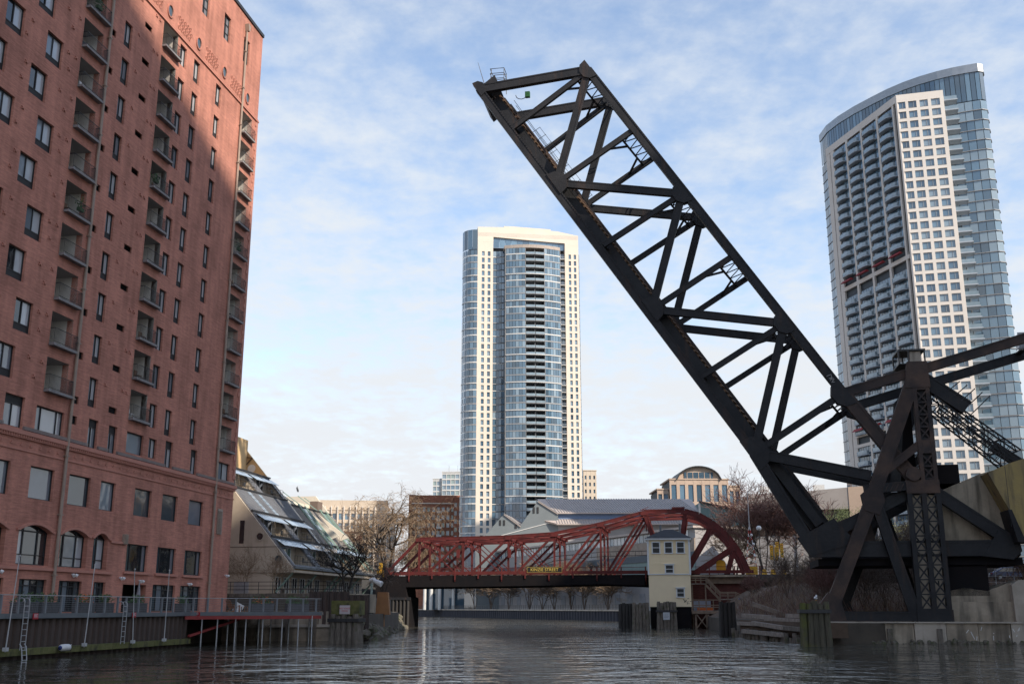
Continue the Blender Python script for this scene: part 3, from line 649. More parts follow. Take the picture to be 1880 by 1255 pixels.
lounge_chair(-38.2, 86.0, R(150), 'wooden deck chair, left of the pair behind the railing'); lounge_chair(-36.3, 86.2, R(205), 'wooden deck chair with slatted back, right of the pair behind the railing')
t = thing('side_table', 'small low wooden table between the deck chairs', 'table', rf(-37.2, 85.3, 2.55), RZ); MB().box(-.3, .3, -.3, .3, .42, .46).build('top', mat('chair_wood', (.3, .14, .065)), t)
for x in (-.25, .25):
    for y in (-.25, .25): MB().box(x - .03, x + .03, y - .03, y + .03, 0, .42).build('leg', mat('chair_wood', (.3, .14, .065)), t)
mb = MB().beam((0, 0, 0), (.0, .02, .75), .72, .04, (1, 0, 0)); mb.beam((0, .03, .05), (0, .3, 0.03), .5, .03, (1, 0, 0))
o = tag(mb.build('white_board', m_white, None, rf(-38.7, 87.3, 2.56), RZ + R(25)), 'tilted white square board behind the deck railing', 'board'); o.rotation_euler[1] = R(28)
# concrete wall and timbers behind the stilts
t = thing('inlet_wall', 'stained concrete wall behind the stilts under the deck end', 'river wall', (-19, 98.6, 0), R(3))
MB().box(-9, 5.0, 0, 1.2, -2, 1.35).build('lower_wall', m_conc, t); MB().box(-9, 5.0, .25, 1.5, 1.36, 2.6).build('upper_wall', m_conc, t); MB().box(-9, 5.1, -.12, 1.3, 1.2, 1.45).build('ledge', m_conc2, t)
for i in range(6): MB().box(-9 + i * 2.5, -8.7 + i * 2.5, -.25, .0, -2, 2.2).build('timber_post', m_wood, t)
rnd = random.Random(11); mb = MB()
for i in range(60):
    x, z = rnd.uniform(-6.5, -2.5), rnd.uniform(0, 1.8); mb.tube((x, -.5, z), (x + rnd.uniform(-.7, .7), -.5 + rnd.uniform(-.3, .3), z + rnd.uniform(-.4, .8)), .02, .012, n=4)
o = mb.build('driftwood_tangle', mat('bleached_twigs', (.3, .26, .2), (.2, .17, .13)), None, (-19, 98.0, 0), R(3)); tag(o, 'tangle of bleached driftwood twigs under the deck', 'driftwood', kind='stuff')
# pile clusters
def pile_cluster(name, label, x, y, w, d, top, m=m_wood, band=None, cap=None, n=None):
    t = thing(name, label, 'pilings', (x, y, 0), RZ, 'timber pile clusters'); rnd = random.Random(int(x * 7 + y)); n = n or max(2, int(w / .42)); nd = max(2, int(d / .45))
    for i in range(n):
        for j in range(nd):
            if 0 < i < n - 1 and 0 < j < nd - 1: continue
            px = -w / 2 + w * (i + .5) / n; py = -d / 2 + d * (j + .5) / nd; tp = top + rnd.uniform(-.22, .12); ln = rnd.uniform(-.05, .05)
            mb = MB(); mb.tube((px * 1.12, py * 1.12, -2.5), (px + ln, py, tp * .6), w / n * .60, w / n * .55, 8); mb.tube((px + ln, py, tp * .6), (px, py, tp), w / n * .55, w / n * .47, 8); mb.build('pile', m, t)
    if band:
        MB().box(-w / 2 - .12, w / 2 + .12, -d / 2 - .12, d / 2 + .12, band, band + .28).build('iron_band', m_frame, t)
    return t
pile_cluster('pile_cluster', 'timber pile cluster carrying a white sign, left bank', -14.1, 92.7, 2.5, 1.8, 2.35, m_wood, 1.75)
mb = MB().box(-1.25, 1.25, -.75, .75, 2.3, 3.5); tag(mb.build('timber_fender', m_moss, None, (-14.05, 93.0, 0), RZ), 'mossy timber block on top of the sign pile cluster', 'timber')
sign('no_wake_sign', 'white sign with faded red NO WAKE ZONE lettering on the mossy timber block', -29.3, 88.05, 2.75, .92, .72, mat('faded_white', (.55, .5, .5), (.45, .41, .41)), ['NO WAKE', 'ZONE'], m_letr, .2)
t = thing('steel_bulkhead', 'rusty sheet pile bulkhead behind the left pile cluster', 'river wall', (-15.4, 99.0, 0), R(-2))
for i in range(9): MB().prism([(0, 0), (.1, -.16), (.38, -.16), (.48, 0), (.62, 0), (.62, .12), (0, .12)], -2, 4.35 - (i > 5) * .3).build('sheet_pile', m_sheet, t, (-3.2 + .62 * i, 0, 0))
t = thing('rubble_bank', 'mossy stone rubble bank left of the road bridge', 'bank', (-13.6, 106, 0), 0)
rm_ = [mat('rubble_stone', (.16, .14, .11), (.08, .07, .055), .95, 1.5, .8, 4, c3=(.07, .08, .03), c3t=.55)]
rnd = random.Random(5)
def rock(r, rnd):
    mb = MB(); v = []; n = 7
    for j in range(5):
        ph = -math.pi / 2 + math.pi * j / 4
        for i in range(n): k = r * rnd.uniform(.8, 1.15); v.append((k * math.cos(ph) * math.cos(2 * math.pi * i / n), k * math.cos(ph) * math.sin(2 * math.pi * i / n), k * .7 * math.sin(ph)))
    return mb.add(v, [(j * n + i, j * n + (i + 1) % n, (j + 1) * n + (i + 1) % n, (j + 1) * n + i) for j in range(4) for i in range(n)])
rocks = [rock(1, rnd).mesh('stone', rm_[0]) for _ in range(5)]
for i in range(150):
    y = rnd.uniform(-8, 58); s = rnd.uniform(.3, .75); zz = rnd.random()
    put('stone', rnd.choice(rocks), t, (.9 - zz * 1.6 - max(0, y) * .055, y, -.2 + zz * 2.2), rot=(rnd.random() * 6, rnd.random() * 6, rnd.random() * 6), sc=(s, s, s))
t = thing('lamp_post', 'pale green pipe post with a white floodlight head on the left bank', 'lamp', (-14.57, 112, .8), 0)
MB().tube((0, 0, 0), (0, 0, 4.6), .13, .11, 10).build('post', mat('pale_green', (.36, .44, .40), (.26, .33, .3)), t)
mb = MB().tube((0, 0, 4.6), (.5, -.3, 4.75), .08, n=8); mb.tube((.35, -.3, 4.8), (1.1, -.5, 4.45), .2, .3, 10); mb.tube((-.2, .1, 4.9), (.3, -.3, 4.95), .16, .22, 10); mb.build('floodlight', m_white, t)
t = thing('wooden_hopper', 'orange brown wooden box on a pile beside the lamp post', 'box', (-13.6, 114, 0), 0)
MB().prism([(-.7, 2.2), (.8, 2.2), (.55, 4.5), (-.5, 4.5)], -.6, .6, 'y').build('box', mat('orange_wood', (.34, .16, .06), (.25, .12, .05)), t); MB().tube((.2, 0, -.5), (.1, 0, 2.2), .12, n=8).build('pile', mat('orange_wood', (.34, .16, .06)), t)
# ================================================================== SLOPE-ROOFED RIVER COTTAGES
m_stucco = mat('beige_stucco', (.52, .44, .345), (.42, .355, .275), .9, .4, .2, 6, c3=(.2, .16, .115), c3t=.66, streak=.6)
m_cream = mat('cream_wall', (.72, .66, .55), (.64, .58, .48), .85, .4)
m_sand = mat('sand_wall', (.66, .46, .24), (.58, .40, .2), .85, .4)
m_roof = mat('grey_metal_roof', (.30, .31, .33), (.21, .22, .235), .36, .6, metal=.5)
m_roofw = mat('warm_metal_roof', (.36, .34, .31), (.26, .245, .23), .38, .6, metal=.4)
m_seafoam = mat('seafoam_steel', (.30, .42, .36), (.22, .33, .28), .55, 1.0)
g_skyl = glass('skylight_glass', (.34, .43, .52), .06)
g_grn = glass('green_glass', (.14, .24, .21), .05)
def cottage(name, label, b0, b1, ztop, roofmat, units, rows, sidemat, topcut, recess_rows):
    A0, Zb = -41.1, 7.0; SL = 1.14
    t = thing(name, label, 'house', rf(A0, b0, 3.9), RZ); Z = lambda z: z - 3.9
    ax = lambda z: -(z - Zb) / SL                     # roof line: x at height z
    ln = b1 - b0; dp = 22.0
    # end walls (near and far): one slab each
    poly = [(ax(Zb), Z(6.75)), (ax(ztop), Z(ztop)), (-dp, Z(ztop)), (-dp, Z(6.75))]
    for y, nm in ((0, 'side_wall'), (ln - .3, 'far_wall')): MB().prism(poly, y, y + .3, 'y').build(nm, sidemat if nm == 'side_wall' else topcut[1], t)
    # roof strips between the openings, by cells in (z, y)
    holes_ = []
    uw = ln / units
    for u in range(units):
        for (za, zb) in recess_rows: holes_.append((za, zb, u * uw + .9, (u + 1) * uw - .7))
    zs = sorted({Zb, topcut[0]} | {h[0] for h in holes_} | {h[1] for h in holes_}); ys = sorted({.3, ln - .3} | {h[2] for h in holes_} | {h[3] for h in holes_})
    rf_ = MB(); 
    nrm = Vector((SL, 0, 1)).normalized() * .22
    for i in range(len(zs) - 1):
        for j in range(len(ys) - 1):
            zc, yc = (zs[i] + zs[i + 1]) / 2, (ys[j] + ys[j + 1]) / 2
            if any(h[0] < zc < h[1] and h[2] < yc < h[3] for h in holes_): continue
            q = [Vector((ax(z), y, Z(z))) for z, y in ((zs[i], ys[j]), (zs[i], ys[j + 1]), (zs[i + 1], ys[j + 1]), (zs[i + 1], ys[j]))]
            rf_.add(q + [p - nrm for p in q], [(0, 1, 2, 3), (7, 6, 5, 4), (0, 4, 5, 1), (1, 5, 6, 2), (2, 6, 7, 3), (3, 7, 4, 0)])
    ro = rf_.build('roof', roofmat, t)
    # standing seams
    sm = MB(); y = .5
    while y < ln - .3:
        for i in range(len(zs) - 1):
            zc = (zs[i] + zs[i + 1]) / 2
            if any(h[0] < zc < h[1] and h[2] - .05 < y < h[3] + .05 for h in holes_): continue
            p, q = Vector((ax(zs[i]), y, Z(zs[i]))) + nrm * .12, Vector((ax(zs[i + 1]), y, Z(zs[i + 1]))) + nrm * .12
            sm.beam(p, q, .05, .07, (0, 1, 0))
        y += .46
    sm.build('standing_seams', roofmat, ro)['kind'] = 'stuff'
    for z in rows:                                    # dark flashing line at every storey
        MB().beam(Vector((ax(z), .1, Z(z))) + nrm * .5, Vector((ax(z), ln - .1, Z(z))) + nrm * .5, .16, .14, (0, 0, 1)).build('flashing', m_frame, ro)
    # recessed terraces
    for za, zb, y0, y1 in holes_:
        xb = ax(zb) - .25; xf = ax(za)
        MB().box(xb, xf - .12, y0, y1, Z(za) - .22, Z(za) - .02).build('terrace_floor', m_slab, t)
        w = MB(); w.box(xb - .12, xb, y0, y1, Z(za) - .02, Z(zb) + .1); 
        for yy in (y0 - .1, y1): w.prism([(xb, Z(za)), (xf, Z(za)), (xb, Z(zb) + .1)], yy, yy + .1, 'y')
        w.build('recess_wall', m_stucco, t)
        fw = MB(); yy = y0 + .5
        d = fw
        for (c0, c1) in ((y0 + .5, y0 + 1.6), (y0 + 2.6, y0 + 4.9)):
            f = MB()
            for s0, s1, h0, h1 in ((c0, c1, 1.95, 2.05), (c0, c0 + .09, 0, 2.0), (c1 - .09, c1, 0, 2.0), ((c0 + c1) / 2 - .05, (c0 + c1) / 2 + .05, 0, 2.0)): f.box(xb + .002, xb + .09, s0, s1, Z(za) + h0, Z(za) + h1)
            fo = f.build('window', m_white, t)
            MB().box(xb + .003, xb + .04, c0, c1, Z(za) + .05, Z(za) + 1.96).build('pane', random.choice((g_grn, g_drk, g_teal)), fo)
        # sloping glass canopy over the terrace
        cn = MB(); o3 = Vector((ax(zb), y0 - .4, Z(zb))) + nrm * .6; dr = Vector((1, 0, -.62)).normalized() * 1.25
        n = 7
        for i in range(n):
            s0, s1 = (y1 - y0 + .7) * i / n, (y1 - y0 + .7) * (i + 1) / n - .06
            q = [o3 + Vector((0, s0, 0)), o3 + Vector((0, s1, 0)), o3 + dr + Vector((0, s1, 0)), o3 + dr + Vector((0, s0, 0))]
            cn.add(q + [p + Vector((0, 0, -.05)) for p in q], [(3, 2, 1, 0), (4, 5, 6, 7), (0, 1, 5, 4), (2, 3, 7, 6)])
        cn.build('glass_canopy', g_skyl, t)
        # balcony rail and a chair
        r = MB(); xr = xf - .1
        for z in (.45, .95): r.tube((xr, y0 + .1, Z(za) + z), (xr, y1 - .1, Z(za) + z), .025, n=5)
        for i in range(9): yy = y0 + .1 + (y1 - y0 - .2) * i / 8; r.tube((xr, yy, Z(za) - .1), (xr, yy, Z(za) + .95), .018, n=5)
        r.build('terrace_railing', m_frame, t)
        c = MB(); yy = y0 + (y1 - y0) * .7; c.box(xf - .9, xf - .4, yy, yy + .5, Z(za) + .4, Z(za) + .45); c.box(xf - .92, xf - .88, yy, yy + .5, Z(za) + .45, Z(za) + .9)
        for a in (xf - .88, xf - .44):
            for b in (yy + .03, yy + .45): c.box(a - .02, a + .02, b - .02, b + .02, Z(za) - .02, Z(za) + .4)
        c.build('terrace_chair', m_frame, t)
    # upper terrace wall set back below the tall party wall
    zt = topcut[0]; MB().box(ax(zt) - 3.2, ax(zt) - 3.0, .3, ln - .3, Z(zt) - .5, Z(ztop) - 1.2).build('top_wall', topcut[1], t)
    MB().box(-dp, ax(zt) - .05, .3, ln - .3, Z(zt) - .55, Z(zt) - .35).build('top_terrace', m_slab, t)
    # ground storey under the overhang
    MB().box(-dp, -2.4, .2, ln - .1, 0, Z(6.75)).build('ground_storey', m_stucco, t)
    for i in range(units * 3):
        y = .8 + i * (ln - 1.5) / (units * 3); f = MB()
        for s0, s1, h0, h1 in ((y, y + 1.5, 2.1, 2.2), (y, y + .1, .1, 2.1), (y + 1.4, y + 1.5, .1, 2.1), (y + .7, y + .8, .1, 2.1)): f.box(-2.398, -2.3, s0, s1, h0, h1)
        fo = f.build('door', m_white, t); MB().box(-2.397, -2.34, y, y + 1.5, .1, 2.1).build('pane', g_drk, fo)
    MB().box(-dp, .0, .05, ln - .05, Z(6.5), Z(6.74)).build('overhang_soffit', m_stucco, t)
    for y in (.8, ln / 2, ln - .8): MB().beam((-.4, y, Z(6.5)), (-2.2, y, .6), .16, .16, (0, 1, 0)).build('seafoam_strut', m_seafoam, t)
    MB().beam((.05, 0, Z(7.0)), (.05, ln, Z(7.0)), .22, .2, (0, 0, 1)).build('eaves_beam', m_fascia, t)
    return t, ax, Z, ln, nrm
t1, ax, Z, ln, nrm = cottage('river_cottage', 'beige river cottage with steep grey metal roof and round porthole, next to the brick building', 106.5, 122.4, 24.2, m_roof, 2, (18.2, 15.5, 12.9, 10.2), m_stucco, (18.2, m_sand), ((7.3, 9.9), (10.3, 12.6), (15.7, 17.9)))
# portholes and slit window on the near side wall
def porthole(t, x, z, r, m=g_drk):
    mb = MB(); n = 18
    for i in range(n):
        a0, a1 = 2 * math.pi * i / n, 2 * math.pi * (i + 1) / n; mb.beam((x + r * math.cos(a0), -.04, z + r * math.sin(a0)), (x + r * math.cos(a1), -.04, z + r * math.sin(a1)), .1, .12, (0, 1, 0), ext=.02)
    o = mb.build('porthole', m_stucco, t); MB().prism([(x + (r - .03) * math.cos(2 * math.pi * i / n), z + (r - .03) * math.sin(2 * math.pi * i / n)) for i in range(n)], -.02, -.003, 'y').build('pane', m, o)
porthole(t1, -3.95, Z(9.85) + .35, .42); porthole(t1, -1.75, Z(7.85), .45, g_teal); MB().box(-6.25, -5.75, -.03, -.003, Z(9.5), Z(11.9)).build('slit_window', g_drk, t1)
MB().box(-22, -.6, -.03, -.002, Z(9.1), Z(9.14)).build('wall_joint', m_frame, t1)
# skylight ribbons running down the roof
for y0 in (3.6, 6.6):
    for i in range(6):
        za, zb = 15.3 - i * .4, 15.3 - (i + 1) * .4 + .05; q = [Vector((ax(z), y, Z(z))) + nrm * .25 for z, y in ((za, y0 + i * .15), (za, y0 + .9 + i * .15), (zb, y0 + .9 + i * .15), (zb, y0 + i * .15))]
        MB().add(q + [p - nrm * .2 for p in q], [(0, 1, 2, 3), (3, 2, 1, 0), (0, 4, 5, 1), (1, 5, 6, 2), (2, 6, 7, 3), (3, 7, 4, 0)]).build('skylight', g_skyl, t1)
mb = MB(); mb.beam((ax(20.8), ln - .4, Z(20.8)), (ax(20.8) - 2.6, ln - .45, Z(20.8) + .3), .12, .12); mb.beam((ax(20.8), ln - .4, Z(20.8)), (ax(20.8) - 2.0, ln - .45, Z(18.6)), .12, .12); mb.build('trellis', m_woodb, t1)
mb = MB().prism([(.5 * math.cos(2 * math.pi * i / 16), .5 * math.sin(2 * math.pi * i / 16)) for i in range(16)], -.06, 0, 'y'); mb.build('white_disc_window', m_white, t1, (ax(20.0) - .75, ln - .302, Z(19.5)))
t2, ax, Z, ln, nrm = cottage('glass_roof_cottage', 'cream river cottage with glazed sloping roof and seafoam frames, nearer the red bridge', 122.6, 137.5, 17.6, m_roofw, 2, (15.0, 10.2), m_cream, (15.2, m_cream), ((7.3, 9.9),))
for i in range(7):                                    # glazed bays
    for y0 in (2.6, 10.3):
        za, zb = 14.9 - i * .68, 14.9 - (i + 1) * .68 + .07
        for k in range(2):
            q = [Vector((ax(z), y, Z(z))) + nrm * .3 for z, y in ((za, y0 + k * 1.1), (za, y0 + 1.03 + k * 1.1), (zb, y0 + 1.03 + k * 1.1), (zb, y0 + k * 1.1))]
            MB().add(q + [p - nrm * .25 for p in q], [(0, 1, 2, 3), (3, 2, 1, 0), (0, 4, 5, 1), (1, 5, 6, 2), (2, 6, 7, 3), (3, 7, 4, 0)]).build('roof_pane', random.choice((g_skyl, g_grn)), t2)
for y0 in (2.5, 4.85, 10.2, 12.55):
    MB().beam(Vector((ax(15.2), y0, Z(15.2))) + nrm * .8, Vector((ax(7.4), y0, Z(7.4))) + nrm * .8, .12, .16, (0, 1, 0)).build('glazing_frame', m_seafoam, t2)
    MB().beam((ax(15.2) - .1, y0, Z(15.2)), (ax(17.4) - 1.0, y0, Z(17.2)), .1, .1, (0, 1, 0)).build('roof_brace', m_seafoam, t2)
for y0 in (5.5, 9.0):                                 # white cheek walls
    MB().prism([(ax(14.6), Z(14.6)), (ax(11.2), Z(11.2)), (ax(11.2) + 1.1, Z(11.6))], y0, y0 + .15, 'y').build('cheek_wall', m_cream, t2)
MB().box(ax(15.2) - 1.7, ax(15.2) - .6, ln - 3.4, ln - 1.6, Z(14.8), Z(16.6)).build('roof_hutch', mat('hutch_brown', (.2, .15, .12)), t2)
mb = MB(); mb.lathe((0, 0, 0), [(.03, 0), (.03, .5)], 6); mb.prism([(.35 * math.cos(R(a)), .35 * math.sin(R(a))) for a in range(0, 360, 30)], -.03, .03, 'y'); o = mb.build('satellite_dish', m_rail, t2, (ax(17.5) - .5, ln - 6, Z(17.6) + .3)); o.rotation_euler = (R(20), R(30), R(-40))
# terrace in front of the cottages
t = thing('garden_terrace', 'dark riverside terrace with black pipe railing below the cottages', 'terrace', (-24, 104.0, 0), RZ)
MB().box(-6, 8.3, -.3, 10, 2.4, 4.25).build('terrace_wall', m_conc, t); MB().box(-6, 8.4, -.6, -.3, 3.9, 4.2).build('edge_timber', m_wood, t)
mb = MB()
for z in (4.6, 4.95, 5.32): mb.tube((-6, -.4, z), (8.3, -.4, z), .03, n=5); mb.tube((8.3, -.4, z), (8.3, 5, z), .03, n=5)
for i in range(11): mb.tube((-6 + 1.43 * i, -.4, 4.2), (-6 + 1.43 * i, -.4, 5.34), .035, n=5)
mb.build('pipe_railing', m_frame, t)
o = MB().box(-.75, .75, -.03, .03, 0, 1.05); o.build('frame', m_galv, tag(thing('lattice_panel', 'white lattice panel standing on the cottage terrace', 'panel', (-26.2, 104.4, 4.25), RZ), None))
mb = MB().box(-1.8, 1.8, -.35, .35, .38, .48); mb.box(-1.6, -1.4, -.3, .3, 0, .38); mb.box(1.4, 1.6, -.3, .3, 0, .38); tag(mb.build('terrace_bench', m_wood, None, (-20.8, 104.5, 4.25), RZ), 'long low dark bench on the cottage terrace', 'bench')
# ================================================================== RED BASCULE ROAD BRIDGE
K = thing('red_road_bridge', 'dark red steel truss road bridge spanning the river with a rounded counterweight end', 'bridge', (24, 166, 0), RZ)
TX = [-39.5, -32.27, -24.93, -17.56, -10.22, -3.3, 2.95]; TZ = [13.7, 13.72, 13.88, 14.3, 15.72, 17.45, 17.5]
ARC = [(2.95, 17.5), (5.1, 16.9), (7.0, 15.75), (8.7, 14.3), (10.15, 12.55), (11.3, 10.6), (12.2, 8.3)]
DZ = 7.05
def kmember(name, segs, y, w, h, parent=None, lace=False):
    mb = MB()
    for (p, q) in segs: mb.hbeam((p[0], y, p[1]), (q[0], y, q[1]), w, h, (0, 1, 0), .16)
    return mb.build(name, m_red, parent or K)
for ti, y in enumerate((0, 7.0, 14.0)):
    pts = [(-45.6, 7.6)] + list(zip(TX, TZ))
    kmember('end_post', [(pts[0], pts[1])], y, .4, .42)
    kmember('top_chord', [(pts[i], pts[i + 1]) for i in range(1, 7)], y, .45, .5)
    kmember('curved_chord', [(ARC[i], ARC[i + 1]) for i in range(len(ARC) - 1)], y, .55, .8)
    kmember('bottom_chord', [((-45.6, DZ), (12.2, DZ))], y, .5, .6)
    for i in range(5): kmember('vertical', [((TX[i], DZ), (TX[i], TZ[i] - .2))], y, .3, .28)
    for i in range(5): kmember('diagonal', [((TX[i] + .3, DZ + .2), (TX[i + 1] - .25, TZ[i + 1] - .4))], y, .34, .34)
    for i in range(3):
        mb = MB().beam((TX[i] + .2, y - .12, TZ[i] - .2), (TX[i + 1] - .2, y - .12, DZ + .3), .05, .13); mb.beam((TX[i] + .2, y + .12, TZ[i] - .2), (TX[i + 1] - .2, y + .12, DZ + .3), .05, .13); mb.build('tie_bar', m_red, K)
    kmember('tower_post', [((-3.2, 17.2), (-.4, 8.0))], y, .45, .6); kmember('tower_post', [((3.1, 17.2), (1.2, 8.0))], y, .45, .6)
    kmember('counterweight_strut', [((7.05, 15.2), (1.6, 6.6))], y, .5, .7); kmember('counterweight_strut', [((10.2, 12.0), (2.6, 7.2))], y, .5, .6); kmember('counterweight_strut', [((10.4, 11.8), (9.0, 7.4))], y, .5, .55)
    for i in range(7): MB().prism([(TX[i] - .55, TZ[i] - .5), (TX[i] + .5, TZ[i] - .5), (TX[i] + .55, TZ[i] + .1), (TX[i] - .6, TZ[i] + .05)], y - .29, y + .29, 'y').build('gusset_plate', m_red, K)
    for (a, b) in ((7.05, 15.3), (10.2, 12.0)): MB().prism([(a - .9, b - .5), (a + .3, b - .7), (a + .5, b + .3), (a - .5, b + .5)], y - .33, y + .33, 'y').build('gusset_plate', m_red, K)
# cross frames between the trusses
for i in range(7):
    for y0 in (0, 7.0):
        mb = MB(); z = TZ[i] - .25
        mb.beam((TX[i], y0 + .3, z), (TX[i], y0 + 6.7, z), .3, .3, (0, 0, 1)); mb.beam((TX[i], y0 + .3, z - .9), (TX[i], y0 + 6.7, z - .9), .18, .18, (0, 0, 1))
        for k in range(6): a, b = y0 + .3 + 6.4 * k / 6, y0 + .3 + 6.4 * (k + 1) / 6; mb.beam((TX[i], a, z - (.9 if k % 2 else 0)), (TX[i], b, z - (0 if k % 2 else .9)), .08, .1, (1, 0, 0))
        mb.beam((TX[i], y0 + .3, z - 2.2), (TX[i], y0 + 1.6, z - .9), .12, .14, (1, 0, 0)); mb.beam((TX[i], y0 + 6.7, z - 2.2), (TX[i], y0 + 5.4, z - .9), .12, .14, (1, 0, 0))
        mb.build('sway_frame', m_red, K)
for i in range(6):
    mb = MB()
    for y0 in (0, 7.0): mb.beam((TX[i], y0, TZ[i] - .1), (TX[i + 1], y0 + 7, TZ[i + 1] - .1), .12, .14, (0, 0, 1)); mb.beam((TX[i], y0 + 7, TZ[i] - .1), (TX[i + 1], y0, TZ[i + 1] - .1), .12, .14, (0, 0, 1))
    mb.build('lateral_brace', m_red, K)
# deck, girders, sidewalk
MB().box(-46.5, 13.1, -.7, 14.8, 7.42, 7.78).build('road_deck', m_asph, K)
MB().box(-46.5, 13.1, -2.55, -.72, 7.5, 7.8).build('sidewalk', m_dark, K); MB().box(-46.5, 13.1, 14.82, 16.6, 7.5, 7.86).build('sidewalk', m_plank, K)
gp = [(-46.2, 6.0), (-24, 6.2), (-10, 6.45), (-3.5, 6.2), (2, 4.6), (12.5, 4.6), (12.5, 7.4), (-46.2, 7.4)]
for y in (-.6, 6.8, 13.8): MB().prism(gp, y, y + .6, 'y').build('main_girder', m_dark, K)
MB().prism([(-46.2, 6.05), (-30, 6.1), (-17, 6.25), (-10, 6.4), (-3.4, 6.2), (-3.4, 7.49), (-46.2, 7.49)], -2.57, -2.36, 'y').build('edge_girder', m_dark, K); MB().box(-46.2, -3.4, -2.3, 15.5, 6.75, 7.0).build('deck_underside', m_dark, K)
fb = MB().box(-.2, .2, .05, 13.7, 6.35, 6.74).mesh('floor_beam', m_dark)
for i in range(16): put('floor_beam', fb, K, (-45 + i * 3.67, 0, 0))
# sidewalk railing: posts, brackets, pickets
pm = MB().box(-.1, .1, -.1, .1, -.55, 1.15); pm = pm.mesh('rail_post', m_red)
bm = MB(); bm.prism([(0, -.3), (-.15, -.1), (-.15, .3), (.0, .3)], -.09, .09, 'x'); bm.beam((0, -.05, -.2), (0, 1.3, -.85), .14, .16, (1, 0, 0)); bm = bm.mesh('sidewalk_bracket', m_red)
xs = [-44.15 + 3.72 * i for i in range(12)]
for i, x in enumerate(xs):
    put('rail_post', pm, K, (x, -2.62, 7.86))
    if i % 2: put('sidewalk_bracket', bm, K, (x, -2.6, 7.2))
pk = MB()
for z in (.12, 1.05): pk.box(0, 3.72, -.03, .03, z, z + .06)
for i in range(27): pk.box(.07 + .137 * i, .09 + .137 * i, -.012, .012, .12, 1.05)
pk = pk.mesh('railing_panel', m_red)
for x in xs[:-1]: put('railing_panel', pk, K, (x, -2.6, 7.86))
for i in range(4): put('railing_panel', pk, K, (2.6 + 3.72 * i, -2.6, 7.86)); put('rail_post', pm, K, (2.6 + 3.72 * i, -2.62, 7.86))
for x in xs[:-1]: put('railing_panel', pk, K, (x, 16.6, 7.86))
MB().box(-46, 13, -.35, -.25, 8.0, 8.5).build('kerb_rail', m_red, K)
mb = MB()
for z0 in (0, .72): 
    for p, q in (((-23, 8.4), (-18, 10.2)), ((-18, 10.2), (-10.2, 10.85)), ((-10.2, 10.85), (-3.2, 10.95))): mb.beam((p[0], 3.0, p[1] + z0 * .95), (q[0], 3.0, q[1] + z0 * .95), .08, .1)
for i in range(14): x = -17 + i; mb.beam((x, 3.0, 10.3 + (x + 17) * .045), (x, 3.0, 11.0 + (x + 17) * .045), .06, .06)
mb.build('pipe_barrier', m_frame, K)
for x in (-32.9, -24.6): MB().box(x - .35, x + .15, -.5, -.2, 10.6, 11.9).build('signal_box', m_red, K)
S_ = MB().box(-21.5, -16.05, -2.78, -2.70, 8.2, 9.02).build('street_sign', mat('sign_black', (.012, .011, .008)), K)
mb = MB()
for (a, b, c, d) in ((-21.5, -16.05, 8.99, 9.02), (-21.5, -16.05, 8.2, 8.23), (-21.5, -21.47, 8.23, 8.99), (-16.08, -16.05, 8.23, 8.99)): mb.box(a, b, -2.80, -2.781, c, d)
mb.build('gold_border', mat('gold', (.62, .46, .10), (.5, .36, .07), .4), S_)
text('lettering', 'KINZIE STREET', .66, mat('gold', (.62, .46, .1)), S_, (-18.78, -2.80, 8.61), (R(90), 0, 0), .012, 1.0)
MB().box(-3.2, -.2, -.8, 14.8, 7.8, 8.0).build('joint_plate', m_frame, K)
mb = MB().box(-3.9, 2.7, -.2, .2, 17.75, 17.85); mb.beam((-3.6, 0, 17.85), (-2.6, 0, 18.25), .08, .06); mb.box(1.0, 3.0, -.3, .3, 17.8, 18.15); mb.build('top_fitting', m_red, K)
# piers and abutments of the road bridge
t = thing('left_bridge_pier', 'black riveted pier at the left end of the red bridge', 'bridge pier', (-18.3, 171.5, 0), RZ)
MB().prism([(-3.0, -2), (2.3, -2), (2.3, 4.4), (1.9, 4.6), (1.7, 6.1), (-3.2, 6.1)], -1, 5, 'y').build('pier_body', m_dark, t); MB().box(-3.2, 2.6, -1.4, -1.0, 4.1, 4.5).build('cap_beam', m_black, t)
for i in range(9): mb = MB().tube((-2.6 + .6 * i, -1.25, -2), (-2.6 + .6 * i, -1.15, 4.1), .25, .22, 8); mb.build('fender_pile', mat('black_wood', (.03, .027, .025)), t)
t = thing('right_bridge_abutment', 'red brown brick abutment behind the wooden stairs', 'abutment', (24, 166, 0), RZ)
m_abut = brick_mat('abutment_brick', (.14, .045, .035), (.10, .035, .03), (.07, .04, .035), 'xz', .4, .12)
MB().box(1.2, 13.0, -1.6, 16, -1, 7.3).build('wall', m_abut, t); MB().box(13.02, 60, -2.6, 16, 0, 7.4).build('retaining_wall', m_abut, t); MB().box(1.0, 60, -2.75, -1.62, 7.41, 7.7).build('coping', m_conc, t)
mb = MB()
for x in range(14, 60, 3): mb.box(x - .05, x + .05, -2.6, -2.5, 7.7, 8.8)
for z in (8.1, 8.45, 8.78): mb.tube((14, -2.55, z), (59, -2.55, z), .03, n=5)
mb.build('approach_railing', m_frame, t)
